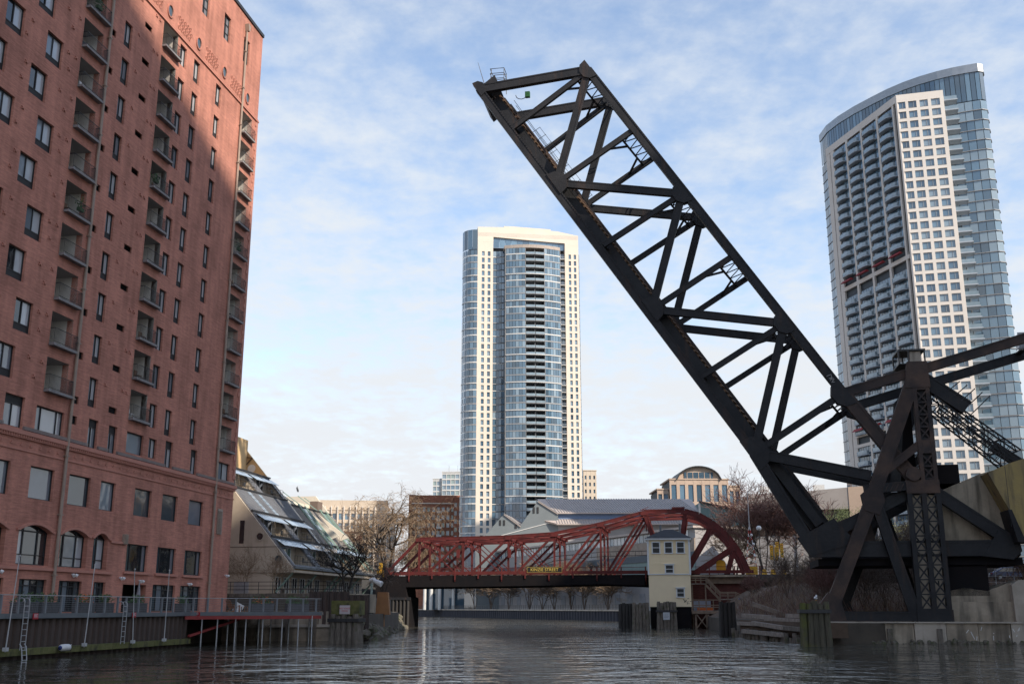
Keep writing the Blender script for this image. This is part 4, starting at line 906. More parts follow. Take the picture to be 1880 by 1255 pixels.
# ================================================================== YELLOW BRIDGE TENDER HOUSE
m_clap = mat('yellow_clapboard', (.86, .72, .47), (.81, .675, .435), .7, .6)
m_clap2 = mat('yellow_panel', (.82, .695, .47), (.77, .65, .44), .75, .6)
m_trimw = mat('house_trim', (.70, .73, .75), (.63, .66, .68), .6, 1.0)
m_shing = mat('dark_shingle', (.032, .035, .04), (.02, .022, .026), .85, 2.0)
H = thing('bridge_tender_house', 'yellow clapboard bridge tender house with dark hipped roof and white window trim', 'house', (24, 159.5, 0), RZ)
hx0, hx1, hd = -3.72, 2.4, 5.4
MB().box(hx0, hx1, 0, hd, 3.05, 7.66).build('lower_wall', m_clap2, H)
MB().box(hx0, hx1, 0, hd, 7.8, 12.75).build('upper_wall', m_clap, H)
bd = MB(); bd.add([(hx0 - .01, -.004, 0), (hx1 + .01, -.004, 0), (hx1 + .01, -.05, 0), (hx0 - .01, -.05, 0), (hx0 - .01, -.004, .2), (hx1 + .01, -.004, .2)], [(0, 1, 2, 3), (3, 2, 5, 4), (0, 3, 4), (1, 5, 2)]); bd = bd.mesh('clapboard', m_clap)
for i in range(24): put('clapboard', bd, H, (0, 0, 7.82 + i * .2))
sd = MB(); sd.add([(0, 0, 0), (0, hd, 0), (-.05, hd, 0), (-.05, 0, 0), (0, 0, .2), (0, hd, .2)], [(0, 1, 2, 3), (3, 2, 5, 4), (0, 3, 4), (1, 5, 2)]); sd = sd.mesh('clapboard', m_clap)
for i in range(24): put('clapboard', sd, H, (hx0, 0, 7.82 + i * .2))
MB().box(hx0 - .1, hx1 + .1, -.1, hd + .1, 7.662, 7.798).build('belt_trim', m_trimw, H)
for x in (hx0, hx1): MB().box(x - .12, x + .12, -.09, .12, 7.8, 12.75).build('corner_board', m_trimw, H)
MB().box(hx0 - .35, hx1 + .35, -.35, hd + .35, 12.752, 13.0).build('eaves', m_trimw, H)
for x in (hx0 + .1, hx1 - .1): MB().prism([(-.3, 12.75), (-.08, 12.75), (-.08, 11.9), (-.16, 12.35)], x - .08, x + .08, 'x').build('bracket', m_trimw, H)
r = MB(); e = .42; z0, z1 = 13.0, 14.45
r.add([(hx0 - e, -e, z0), (hx1 + e, -e, z0), (hx1 + e, hd + e, z0), (hx0 - e, hd + e, z0), (-1.35, hd / 2, z1), (1.0 - .9, hd / 2, z1)], [(0, 1, 5, 4), (1, 2, 5), (2, 3, 4, 5), (3, 0, 4), (3, 2, 1, 0)]); r.build('roof', m_shing, H)
for x, h in ((-1.9, 2.0), (1.05, 2.2)): MB().tube((x, hd - .5, 13.3), (x, hd - .5, 13.3 + h), .16, n=8).build('vent_pipe', m_fascia, H)
def hwin(x0, x1, za, zb, hood=False):
    f = MB(); b = .15
    for a0, a1, c0, c1 in ((x0 - b, x1 + b, zb, zb + b), (x0 - b - .05, x1 + b + .05, za - .13, za), (x0 - b, x0, za, zb), (x1, x1 + b, za, zb)): f.box(a0, a1, -.14, -.052, c0, c1)
    f.box(x0, x1, -.12, -.055, (za + zb) / 2 - .04, (za + zb) / 2 + .04)
    if hood: f.box(x0 - b - .12, x1 + b + .12, -.24, -.052, zb + b, zb + b + .1)
    o = f.build('window', m_trimw, H)
    for a, b_ in ((za, (za + zb) / 2 - .04), ((za + zb) / 2 + .04, zb)): MB().box(x0, x1, -.085, -.06, a, b_).build('pane', mat('house_pane', (.02, .024, .028), (.035, .04, .045), .3, 2.0, spec=.25), o)
for x0 in (-3.0, -1.15, .62): hwin(x0, x0 + .98, 10.85, 12.36)
hwin(-1.15, -.12, 7.95, 9.0, True); hwin(.4, 1.35, 4.5, 5.6, True)
gr = MB(); rnd = random.Random(2)
for i in range(9): x, z = 1.2 + i * .12, 3.9 + rnd.uniform(-.3, .3); gr.beam((x, -.012, z), (x + rnd.uniform(-.3, .3), -.012, z + rnd.uniform(-.5, .5)), .006, .07)
gr.build('graffiti', m_frame, H)
MB().box(hx0 + .1, hx1 - .1, .2, hd, -1, 3.04).build('dark_base', m_dark, H)
pile_cluster('pile_cluster', 'dark curved pile cluster at the river end, left of the tender house', 16.9, 161.2, 2.0, 2.2, 3.5, mat('black_wood', (.03, .027, .025)), None)
pile_cluster('pile_cluster', 'grey pile cluster standing left of the tender house', 18.9, 159.4, 2.4, 2.0, 3.55, m_wood, None)
pile_cluster('pile_cluster', 'tall grey pile cluster with a white notice in front of the tender house', 22.55, 158.2, 2.8, 1.6, 3.75, m_wood, 2.3)
sign('notice_sign', 'white notice board on the pile cluster before the tender house', -4.28, 158.55, 1.75, .95, 1.05, mat('pale_notice', (.5, .54, .57), (.44, .47, .5)), 4, mat('notice_grey', (.25, .27, .29)), .2)
# wooden dock, stairs and rails right of the house
m_dk = mat('dock_timber', (.24, .175, .125), (.15, .11, .08), .9, 2, .4, 6)
t = thing('wooden_dock', 'wooden dock on cross-braced legs right of the tender house', 'dock', (24, 159.5, 0), RZ)
for i in range(11): MB().box(2.45, 6.6, .05 + .3 * i, .33 + .3 * i, 2.45, 2.53).build('plank', m_plank, t)
MB().box(2.4, 6.65, -.1, .04, 2.05, 2.45).build('edge_beam', m_dk, t)
for x in (2.95, 4.55, 6.2):
    for y in (.1, 2.8): MB().box(x - .15, x + .15, y, y + .3, -2, 2.44).build('leg', m_dk, t)
for x0 in (3.1, 4.7):
    MB().beam((x0, .05, .1), (x0 + 1.4, .05, 1.95), .08, .16).build('cross_brace', m_dk, t); MB().beam((x0, -.04, 1.95), (x0 + 1.4, -.04, .1), .08, .16).build('cross_brace', m_dk, t)
def wrail(t, p, q, n, h=1.05):
    p, q = Vector(p), Vector(q)
    for z in (.45, .75, h): MB().beam(p + Vector((0, 0, z)), q + Vector((0, 0, z)), .06, .13, (0, 1, 0)).build('rail', m_dk, t)
    for i in range(n + 1): c = p.lerp(q, i / n); MB().box(c.x - .07, c.x + .07, c.y - .07, c.y + .07, c.z - .1, c.z + h + .05).build('rail_post', m_dk, t)
wrail(t, (2.45, .1, 2.53), (6.6, .1, 2.53), 4, 1.5)
MB().box(3.2, 5.5, 1.2, 2.0, 2.54, 3.0).build('kayak_rack', mat('orange_plastic', (.55, .12, .02)), t); MB().box(2.7, 5.2, 2.1, 2.9, 2.54, 3.9).build('locker', mat('pale_blue_box', (.3, .34, .4)), t)
t = thing('wooden_stairs', 'weathered wooden stairs and landing climbing from the dock to the red bridge', 'stairs', (24, 160.2, 0), RZ)
MB().box(2.5, 4.75, .6, 2.6, 6.3, 6.42).build('landing', m_plank, t); wrail(t, (2.5, .6, 6.42), (4.75, .6, 6.42), 3, 1.0)
for x in (2.7, 4.65, 6.6, 8.2):
    for y in (.8, 2.4): MB().box(x - .09, x + .09, y, y + .18, -1, 6.29 if x < 5 else 4.2).build('post', m_dk, t)
for i in range(9): z = 6.3 - i * .24; MB().box(4.75 + i * .22, 5.05 + i * .22, .7, 2.4, z - .24, z - .19).build('tread', m_plank, t)
for y in (.65, 2.45): MB().beam((4.7, y, 6.2), (6.75, y, 4.05), .08, .3).build('stringer', m_dk, t)
wrail(t, (4.75, .6, 6.35), (6.75, .6, 4.2), 3, 1.0)
MB().box(6.6, 9.0, .5, 2.6, 4.05, 4.18).build('landing', m_plank, t); wrail(t, (6.7, .5, 4.18), (9.0, .5, 4.18), 2, .95)
for i in range(7): z = 4.05 - i * .2; MB().box(9.0 + i * .45, 9.45 + i * .45, .7, 2.4, z - .2, z - .15).build('tread', m_plank, t)
for y in (.65, 2.45): MB().beam((8.95, y, 4.0), (12.3, y, 2.5), .08, .3).build('stringer', m_dk, t)
wrail(t, (9.0, .55, 4.1), (12.2, .55, 2.7), 4, 1.0)
for y0 in (.6,):
    MB().box(4.75, 12.0, 3.6, 5.2, 6.45, 7.6).build('upper_walk', m_dk, t)
t = thing('dock_walkway', 'low wooden walkway leading right past the blue boxes', 'dock', (36, 150.0, 0), RZ)
for i in range(16): MB().box(-4 + .5 * i, -3.55 + .5 * i, 0, 2, 2.5, 2.6).build('plank', m_plank, t)
for i in range(5): MB().box(-3.9 + 1.9 * i, -3.7 + 1.9 * i, .05, .25, 0, 3.6).build('rail_post', m_dk, t)
for z in (2.95, 3.25, 3.55): MB().beam((-4, .12, z), (4, .12, z), .06, .12).build('rail', m_dk, t)
m_blue = mat('blue_plastic', (.02, .13, .42), (.02, .10, .34), .5, 2)
for i, (dx, w, h, lb) in enumerate(((-1.9, 2.2, 1.5, 'tall blue plastic box on the walkway'), (.9, 2.4, .8, 'low blue plastic tub right of the tall blue box'))):
    mb = MB().box(-w / 2, w / 2, -.5, .5, 0, h); mb.box(-w / 2 - .06, w / 2 + .06, -.56, .56, h, h + .08); mb.box(-w / 2 + .2, w / 2 - .2, -.54, -.5, .2, h - .2)
    tag(mb.build('blue_box', m_blue, None, (34.8 + dx, 151.5, 2.6), RZ), lb, 'box', 'blue boxes on the walkway')
t = thing('garage_shed', 'grey weathered shed door with a pale frame on the right bank', 'shed', (37.2, 146.5, 0), RZ)
MB().box(-1.9, 1.9, 0, 2.5, 2, 5.6).build('wall', m_plank, t); 
for (a, b, c, d) in ((-1.6, 1.6, 5.0, 5.25), (-1.6, -1.35, 2.3, 5.0), (1.35, 1.6, 2.3, 5.0)): MB().box(a, b, -.12, -.002, c, d).build('door_frame', mat('pale_grey_paint', (.42, .42, .42)), t)
for i in range(6): MB().box(-1.33 + i * .445, -.92 + i * .445, -.06, -.003, 2.3, 4.98).build('board', mat('shed_board', (.16, .155, .16), (.12, .115, .12)), t)
# old timber dolphins and fender walls between the two bridges, right bank
pile_cluster('pile_cluster', 'dark timber pile cluster at the corner of the log bulkhead', 23.0, 116, 1.7, 1.8, 3.45, mat('black_wood', (.03, .027, .025)), None)
pile_cluster('pile_cluster', 'mossy timber pile cluster with a gull on top, beside the black bridge', 23.75, 85.3, 2.2, 2.0, 3.3, mat('mossy_pile', (.11, .10, .07), (.06, .055, .04), .95, 1.2, .8, 6, stretch=(3, 3, .4), c3=(.11, .12, .03), c3t=.58), 2.5, n=5)
t = thing('log_bulkhead', 'broken log bulkhead of stacked grey timbers along the right bank', 'bulkhead', (24.0, 101, 0), R(4.5))
rnd = random.Random(9)
for i in range(30): h = rnd.uniform(.3, .9); MB().tube((rnd.uniform(-.2, .2), -12 + i * .82, -2), (rnd.uniform(-.2, .2), -12 + i * .82, h), .26, .22, 7).build('pile', m_wood, t)
for (y0, y1, x, z, dz) in ((-12, -3, .3, 1.05, .1), (-3.2, 6, .2, 1.15, .3), (5, 12, .5, 1.35, 0), (-8, 4, .9, 1.75, .1), (2, 12, 1.0, 2.0, .15), (-11, -1, 1.3, 2.2, 0), (-4, 8, -.25, .55, .1)):
    MB().beam((x, y0, z), (x, y1, z + dz), .4, .36, (1, 0, 0)).build('log', m_plank if rnd.random() < .6 else m_wood, t)
MB().box(.6, 2.6, -12, 12, .5, 1.7).build('earth_fill', m_soil, t)
mb = MB(); mb.beam((0, 0, 0), (3.2, -2.0, -1.2), .4, .2, (0, 0, 1)); tag(mb.build('fallen_plank', m_plank, None, (24.6, 111, 3.3)), 'long fallen plank sloping down from the pile cluster', 'plank')
# ================================================================== BLACK RAISED RAILWAY BASCULE BRIDGE
RB = R(-10)
BB = thing('raised_railway_bridge', 'huge black steel railway bascule bridge raised steeply over the river', 'bridge', (34.5, 93.5, 0), RB)
TB = [(-38.5, 55.39), (-34.95, 50.75), (-30.45, 44.3), (-25.9, 37.45), (-21.35, 30.65), (-17.0, 23.9), (-12.53, 16.6)]
TT = [None, (-27.05, 56.5), (-22.6, 49.5), (-18.05, 42.3), (-13.6, 35.55), (-9.15, 28.7), (-4.3, 21.85)]
TEND = (1.1, 14.0); BEND = (-8.0, 8.2); SKEW = 1.8; WY = 7.0
def off(p, k): return (p[0] + SKEW * k, WY * k, p[1])
def member(name, p, q, w, h, k, m=m_black, fl=.16, parent=None):
    return MB().hbeam(off(p, k), off(q, k), w, h, (0, 1, 0), fl).build(name, m, parent or BB)
def laced(name, p, q, w, h, k, m=m_black, step=.75):
    """two channels joined by zigzag lacing on the broad faces"""
    P, Q = Vector(off(p, k)), Vector(off(q, k)); d = (Q - P).normalized(); u = Vector((0, 1, 0)); kk = d.cross(u).normalized(); mb = MB(); n = max(2, int((Q - P).length / step))
    for s in (-1, 1): mb.beam(P + kk * (s * h * .42), Q + kk * (s * h * .42), w, h * .18, (0, 1, 0))
    for fy in (-w * .42, w * .42):
        for i in range(n):
            a = P.lerp(Q, i / n) + u * fy; b = P.lerp(Q, (i + 1) / n) + u * fy; s = 1 if i % 2 else -1
            mb.beam(a + kk * (s * h * .4), b - kk * (s * h * .4), .04, .1, (0, 1, 0))
    return mb.build(name, m, BB)
for k in (0, 1):
    mm = m_black
    member('bottom_chord', TB[0], TB[6], .62, .76, k, mm, .2); member('bottom_chord', TB[6], BEND, .66, 1.0, k, mm, .2)
    member('top_chord', TT[1], TT[6], .62, .82, k, mm, .2); member('top_chord', TT[6], TEND, .66, 1.15, k, m_rust if k == 0 else mm, .2)
    member('end_post', TB[0], TT[1], .6, .92, k, mm)
    for i in range(1, 7):
        q = TT[i]; p = TB[i]
        member('vertical_post', p, q, .42, .52 if i < 6 else .6, k, mm)
    for (p, q) in ((TT[1], TB[2]), (TB[2], TT[3]), (TT[3], TB[4]), (TB[4], TT[5]), (TT[5], TB[6])): member('diagonal', p, q, .5, .74, k, mm)
    member('heel_strut', TB[6], (-2.5, 14.3), .6, .92, k, mm)
    # gussets
    for c, s in [(TB[2], 1.0), (TB[4], 1.0), (TB[6], 1.25), (TT[1], .85), (TT[3], .9), (TT[5], .9), (TT[6], 1.05), (TB[0], .7)]:
        x, y, z = off(c, k); a = R(-57); pr = []
        for u, v in ((-1.3, -.36), (1.3, -.36), (1.1, .5), (.45, 1.0), (-.45, 1.0), (-1.1, .5)):
            if c in TT: v = -v
            du, dv = u * s, v * s; pr.append((x + du * math.cos(a) - dv * math.sin(a), z + du * math.sin(a) + dv * math.cos(a)))
        MB().prism(pr, y - .37, y + .37, 'y').build('gusset_plate', mm, BB)
    # rivet rows along the chords read as a fine serration
    rv = MB()
    for (p, q, h) in ((TB[0], TB[6], .76), (TT[1], TT[6], .82)):
        P, Q = Vector(off(p, k)), Vector(off(q, k)); d = (Q - P).normalized(); kk = d.cross(Vector((0, 1, 0))).normalized(); n = 150
        for i in range(n):
            c = P.lerp(Q, i / n)
            for s in (-1, 1): rv.beam(c + kk * (s * h * .44) - Vector((0, .35, 0)), c + kk * (s * h * .44) - Vector((0, .31, 0)), .07, .07, (1, 0, 0))
    rv.build('rivets', mm, BB)['kind'] = 'stuff'
# track floor between the bottom chords
ch = (Vector((TB[6][0], 0, TB[6][1])) - Vector((TB[0][0], 0, TB[0][1]))).normalized(); nrm = Vector((-ch.z, 0, ch.x)); nrm = nrm if nrm.x > 0 else -nrm
def fl(t, y, h): # point on the floor: t along the chord (0 tip), y 0..1 across, h above the chord line
    return Vector((TB[0][0] + SKEW * y, WY * y, TB[0][1])) + ch * t + nrm * h
LEN = (Vector((TB[6][0], 0, TB[6][1])) - Vector((TB[0][0], 0, TB[0][1]))).length + 9.0
for i in range(7):
    t = (Vector((TB[i][0], 0, TB[i][1])) - Vector((TB[0][0], 0, TB[0][1]))).length
    MB().beam(fl(t, .03, .1), fl(t, .97, .1), .4, 1.0, ch).build('floor_beam', m_black, BB)
for y in (.3, .42, .58, .7): MB().beam(fl(.3, y, .05), fl(LEN - 1, y, .05), .35, .7, (0, 1, 0)).build('stringer', m_black, BB)
MB().beam(fl(2.2, .5, .55), fl(LEN - .6, .5, .55), 4.6, .08, (0, 1, 0)).build('floor_plate', m_dark, BB)
for y in (.16, .84): MB().hbeam(fl(1.2, y, .72), fl(LEN - .8, y, .72), .25, .85, (0, 1, 0), .1).build('floor_girder', m_black, BB)
tm = MB().box(-2.1, 2.1, -.12, .12, -.1, .1).mesh('railway_tie', m_woodb)
rot = Matrix((Vector((SKEW, WY, 0)).normalized(), ch, Vector((SKEW, WY, 0)).normalized().cross(ch))).transposed().to_euler()
for i in range(74):
    if 18 < i < 24: continue
    o = put('railway_tie', tm, BB, fl(1.0 + i * .6, .5, 1.2), rot=rot)
for y in (.39, .61): MB().beam(fl(.6, y, 1.36), fl(LEN - 2, y, 1.36), .08, .14, (0, 1, 0)).build('rail', m_rust, BB)
# top bracing between the two trusses
for i in range(1, 7):
    P, Q = Vector(off(TT[i], 0)), Vector(off(TT[i], 1)); mb = MB(); dn = -nrm
    for s in (0, 1.5): mb.beam(P + dn * s, Q + dn * s, .2, .22, ch)
    n = 8
    for j in range(n): a, b = P.lerp(Q, j / n), P.lerp(Q, (j + 1) / n); mb.beam(a + dn * (1.5 if j % 2 else 0), b + dn * (0 if j % 2 else 1.5), .07, .12, ch)
    for e0, e1 in ((0, .28), (1, .72)): mb.beam(P.lerp(Q, e0) + dn * 3.4, P.lerp(Q, e1) + dn * 1.5, .16, .2, ch)
    mb.build('sway_frame', m_black, BB)
    if i < 6:
        P2, Q2 = Vector(off(TT[i + 1], 0)), Vector(off(TT[i + 1], 1))
        for a, b in ((P, Q2), (Q, P2)):
            mb = MB(); m = 14
            for s in (-.25, .25): mb.beam(a + ch * s, b + ch * s, .1, .1, nrm)
            for j in range(m): c0, c1 = a.lerp(b, j / m), a.lerp(b, (j + 1) / m); mb.beam(c0 + ch * (.22 if j % 2 else -.22), c1 + ch * (-.22 if j % 2 else .22), .05, .07, nrm)
            mb.build('lateral_brace', m_black, BB)
# tip: platform, small cage, antenna, wires
tp = Vector(off(TB[0], 0)); mb = MB()
mb.prism([(-38.7, 55.6), (-36.9, 57.0), (-36.6, 56.3), (-38.3, 55.0)], .1, 6.9, 'y'); mb.build('tip_platform', m_black, BB)
mb = MB(); o3 = Vector((-37.6, 1.2, 56.6))
for dx, dy in ((0, 0), (1.5, .0), (0, 1.4), (1.5, 1.4)): mb.tube(o3 + Vector((dx, dy, -.6)), o3 + Vector((dx * .9 + .15, dy, 1.75)), .04, n=5)
for z in (.6, 1.2, 1.75):
    for p, q in (((0, 0), (1.5, 0)), ((1.5, 0), (1.5, 1.4)), ((1.5, 1.4), (0, 1.4)), ((0, 1.4), (0, 0))): mb.tube(o3 + Vector((*p, z)), o3 + Vector((*q, z)), .035, n=5)
mb.build('ladder_cage', m_frame, BB)
MB().tube((-38.0, .6, 56.0), (-38.8, .6, 58.9), .05, .02, n=5).build('antenna', m_frame, BB)
mb = MB(); q0 = Vector((-34.3, 1.5, 55.2))
for i in range(7): a0, a1 = R(180 + i * 30), R(210 + i * 30); mb.tube(q0 + Vector((.6 * math.cos(a0), 0, .5 * math.sin(a0))), q0 + Vector((.6 * math.cos(a1), 0, .5 * math.sin(a1))), .04, n=5)
mb.build('hose_loop', m_frame, BB); MB().box(-33.9, -33.4, 1.4, 1.8, 54.9, 55.5).build('navigation_light', mat('green_lamp', (.02, .13, .04)), BB)
mb = MB()
for y, e in ((2.2, (-7.6, 9.5)), (3.4, (-6.9, 9.2))): mb.tube((-35.2, y, 55.0), (e[0] + 1, y + 1, e[1]), .035, n=4, cap=False)
mb.build('haul_wire', m_frame, BB)
mb = MB()
for i in range(10): t = 4 + i * 1.1; c = fl(t, .8, 1.1); mb.tube(c, c + nrm * 1.2, .03, n=4)
mb.tube(fl(4, .8, 2.25), fl(14, .8, 2.25), .03, n=4); mb.tube(fl(4, .8, 1.75), fl(14, .8, 1.75), .03, n=4); mb.build('walkway_railing', m_frame, BB)
# graffiti on the lower top chord
gd = Vector((TT[6][0] - TT[5][0], 0, TT[6][1] - TT[5][1])).normalized(); gn = Vector((-gd.z, 0, gd.x)); gn = gn if gn.z > 0 else -gn
g0 = Vector((-5.55, -.352, 23.55)) - gn * .2; mb = MB()
for st in (((0, 0), (.15, .8), (.6, .55)), ((.5, .1), (1.0, .7)), ((.95, .0), (.6, .65)), ((.55, .35), (1.05, .38)), ((1.1, .7), (1.3, 0), (1.6, .6)), ((1.8, 0), (1.9, .75), (2.3, .5), (1.9, .3)), ((2.45, 0), (2.6, .8), (3.05, .35), (2.45, 0))):
    for p, q in zip(st[:-1], st[1:]): mb.beam(g0 + gd * p[0] * .55 + gn * p[1] * .55, g0 + gd * q[0] * .55 + gn * q[1] * .55, .008, .05)
mb.build('graffiti', mat('graffiti_white', (.42, .40, .39), (.3, .28, .27), .8, 3.0), BB)
# ---- heel: lower box girder, rocking triangle, tower frames
for k in (0, 1):
    member('lower_girder', (-8.3, 7.9), (8.9, 7.9), .66, 1.35, k, m_black, .15)
    member('rocker_brace', (-7.6, 8.6), (.8, 12.9), .6, 1.0, k); member('rocker_brace', (2.6, 12.9), (8.5, 8.5), .6, 1.05, k)
    g = MB().prism([(-9.2 + SKEW * k, 8.9), (-6.0 + SKEW * k, 10.6), (-4.2 + SKEW * k, 8.5), (-8.2 + SKEW * k, 7.3)], WY * k - .36, WY * k + .36, 'y').build('heel_plate', m_black, BB); g = MB().prism([(7.6 + SKEW * k, 9.4), (9.2 + SKEW * k, 8.7), (9.35 + SKEW * k, 7.6), (8.6 + SKEW * k, 6.9), (6.2 + SKEW * k, 7.2)], WY * k - .36, WY * k + .36, 'y'); g.build('heel_plate', m_black, BB)
MB().box(-7.5, 9.5, .4, 8.2, 6.5, 7.1).build('lower_dark_slab', m_dark, BB)  # plain dark slab set below the lower girders
MB().prism([(-8.4, 8.5), (-7.6, 9.5), (-3.0, 11.4), (-2.4, 8.5)], .6, .75, 'y').build('web_plate', m_rust, BB)
# operating struts running back over the tower
for k in (0, 1):
    member('operating_strut', (-4.2, 21.9), (18.0, 28.1), .55, .86, k, m_rust if k == 0 else m_black)
mb = MB(); mb.box(-.3, .3, 0, 7, 0, .12); mb.build('strut_tie', m_black, BB, (13.0, .5, 26.4))
mb = MB()
for i in range(7): mb.box(12.2 + i * .16, 12.28 + i * .16, 3.2, 4.4, 26.3, 27.6)
mb.box(12.1, 13.4, 3.2, 3.3, 26.2, 27.7); mb.build('grating', m_galv, BB)
# trunnion tower: one A-frame per truss
TW = thing('bridge_tower', 'dark steel A-frame tower with laced columns carrying the raised railway bridge', 'tower', (34.5, 93.5, 0), RB)
m_inf = mat('tan_pier', (.50, .42, .33), (.38, .32, .25), .9, .6, .3, 4, c3=(.1, .085, .07), c3t=.62)
for k in (0, 1):
    ox, oy = SKEW * k, (WY + 1.3) * k - .65
    def tb(name, p, q, w, h, m=m_black): return MB().hbeam((p[0] + ox, oy, p[1]), (q[0] + ox, oy, q[1]), w, h, (0, 1, 0), .16).build(name, m, TW)
    mA = m_rust if k == 0 else m_black
    # laced lower column: three angles and crossed lacing
    for x in (.48, 1.68, 2.88): MB().box(x - .2 + ox, x + .2 + ox, oy - .3, oy + .3, 1.8, 12.6).build('column_angle', m_black, TW)
    if k == 0:
        lb = MB().beam((-.42, 0, -.55), (.42, 0, .55), .05, .13); lb.beam((-.42, .06, .55), (.42, .06, -.55), .05, .13); lb.box(-.45, .45, -.03, .03, -.66, -.55); lm = lb.mesh('lacing', m_black)
        for j in range(8):
            for x in (1.08, 2.28): put('lacing', lm, TW, (x, oy - .24, 3.4 + j * 1.23))
    MB().box(.4 + ox, 2.9 + ox, oy + .34, oy + .5, 2.4, 12.5).build('column_backing', m_inf if k == 0 else m_black, TW)
    MB().box(.2 + ox, 3.15 + ox, oy - .36, oy + .36, 1.72, 2.75).build('column_foot', m_black, TW); MB().box(.25 + ox, 3.05 + ox, oy - .34, oy + .34, 12.6, 13.75).build('column_head', mA, TW)
    # upper column with small crossed windows
    for x in (1.72, 2.82): MB().box(x - .17 + ox, x + .17 + ox, oy - .3, oy + .3, 13.75, 24.3).build('column_angle', mA, TW)
    xb = MB().beam((-.4, 0, -.45), (.4, 0, .45), .05, .14); xb.beam((-.4, .055, .45), (.4, .055, -.45), .05, .14); xb.box(-.42, .42, -.06, .1, -.62, -.46); xm = xb.mesh('lacing', mA)
    for j, z in enumerate((14.4, 15.5, 17.9, 19.0, 20.1, 21.2)): put('lacing', xm, TW, (2.27 + ox, oy - .22, z))
    for z0, z1 in ((16.1, 17.3), (21.8, 24.3)): MB().box(1.9 + ox, 2.65 + ox, oy - .27, oy + .27, z0, z1).build('column_plate', mA, TW)
    MB().box(1.95 + ox, 2.6 + ox, oy + .1, oy + .28, 13.8, 21.8).build('column_back', m_black, TW)
    tb('main_leg', (1.75, 22.9), (-2.75, 12.0), .62, 1.2, mA); tb('main_leg', (-2.75, 12.0), (-6.9, 2.6), .62, 1.15, mA); tb('inner_leg', (-2.4, 12.0), (.1, 2.4), .56, .95, m_black)
    tb('leg_brace', (-1.9, 14.2), (1.7, 16.9), .5, .7, mA); tb('head_strut', (-3.3, 13.0), (.3, 13.3), .5, .8, m_black)
    for j in range(6): x = -2.4 + j * .42; MB().beam((x + ox, oy - .3, 12.8), (x + .36 + ox, oy - .3, 13.45), .05, .08).build('strut_lacing', mA, TW)
    MB().prism([(-3.6 + ox, 12.6), (-2.0 + ox, 13.9), (-1.6 + ox, 12.0), (-2.2 + ox, 10.8), (-3.4 + ox, 11.2)], oy - .34, oy + .34, 'y').build('gusset_plate', mA, TW); MB().prism([(-7.9 + ox, 1.8), (-5.6 + ox, 1.8), (-6.0 + ox, 3.6), (-7.0 + ox, 4.2), (-7.8 + ox, 3.2)], oy - .38, oy + .38, 'y').build('gusset_plate', mA, TW); MB().prism([(.9 + ox, 22.0), (3.1 + ox, 22.0), (3.0 + ox, 24.4), (1.3 + ox, 24.4)], oy - .33, oy + .33, 'y').build('gusset_plate', mA, TW)
    tb('sill_beam', (-7.3, 2.22), (3.1, 2.2), .6, .78, m_black)
    mb = MB(); n = 20
    mb.prism([(.95 + ox + .62 * math.cos(2 * math.pi * i / n), 14.3 + .62 * math.sin(2 * math.pi * i / n)) for i in range(n)], oy - .5, oy + .5, 'y'); mb.build('trunnion_pin', mA, TW)
for z in (13.0, 18.2, 23.6, 9.0, 5.0): MB().beam((2.2, -.3, z), (2.2 + SKEW, 7.3, z), .35, .35, (0, 0, 1)).build('tower_tie', m_black, TW)
MB().prism([(.2, 13.8), (1.6, 13.8), (1.6, 22.0), (1.2, 22.0)], 1.0, 6.8, 'y').build('machinery_housing', m_dark, TW)
MB().box(3.2, 5.2, 1.0, 6.0, 13.6, 15.3).build('motor_box', m_dark, TW)
t = TW; MB().box(.7, 3.1, -.3, 2.6, 25.55, 25.7).build('house_roof', m_frame, t); MB().box(1.75, 2.7, -.1, .9, 24.35, 25.5).build('cabinet', m_conc2, t)
mb = MB()
for x in (.75, 1.6, 3.0):
    for y in (-.25, 2.5): mb.box(x - .06, x + .06, y - .06, y + .06, 24.3, 25.56)
mb.box(.7, 3.1, -.3, 2.6, 24.3, 24.4); mb.build('house_frame', m_frame, t)
# counterweight link: latticed boom from the tower head down to the counterweight
def boom(a, b, w, y0, name):
    P, Q = Vector(a), Vector(b); d = (Q - P).normalized(); kk = d.cross(Vector((0, 1, 0))).normalized(); mb = MB(); L_ = (Q - P).length; n = int(L_ / .8)
    for s in (-1, 1):
        for yy in (y0, y0 + w): mb.beam(P + kk * (s * w * .5) + Vector((0, yy, 0)), Q + kk * (s * w * .5) + Vector((0, yy, 0)), .13, .13)
    for yy in (y0, y0 + w):
        for i in range(n):
            c0, c1 = P.lerp(Q, i / n) + Vector((0, yy, 0)), P.lerp(Q, (i + 1) / n) + Vector((0, yy, 0)); s = 1 if i % 2 else -1
            mb.beam(c0 + kk * (s * w * .5), c1 - kk * (s * w * .5), .06, .08); mb.beam(c0 + kk * (w * .5), c0 - kk * (w * .5), .06, .06)
    for s in (-1, 1):
        for i in range(n): c0, c1 = P.lerp(Q, i / n) + kk * (s * w * .5), P.lerp(Q, (i + 1) / n) + kk * (s * w * .5); mb.beam(c0 + Vector((0, y0 + (w if i % 2 else 0), 0)), c1 + Vector((0, y0 + (0 if i % 2 else w), 0)), .06, .08, kk)
    return mb.build(name, m_black, TW)
boom((3.0, 0, 20.8), (9.0, 0, 15.2), 1.25, -.6, 'lattice_link'); boom((5.5, 0, 21.6), (11.5, 0, 16.6), 1.25, 5.6, 'lattice_link')
MB().hbeam((2.6, .2, 23.0), (6.2, .2, 20.2), .9, 1.3, (0, 1, 0)).build('link_head', m_black, TW); MB().hbeam((9.5, 6, 17.6), (13, 6, 14.9), .7, .9, (0, 1, 0)).build('link_foot', m_black, TW)
mb = MB()
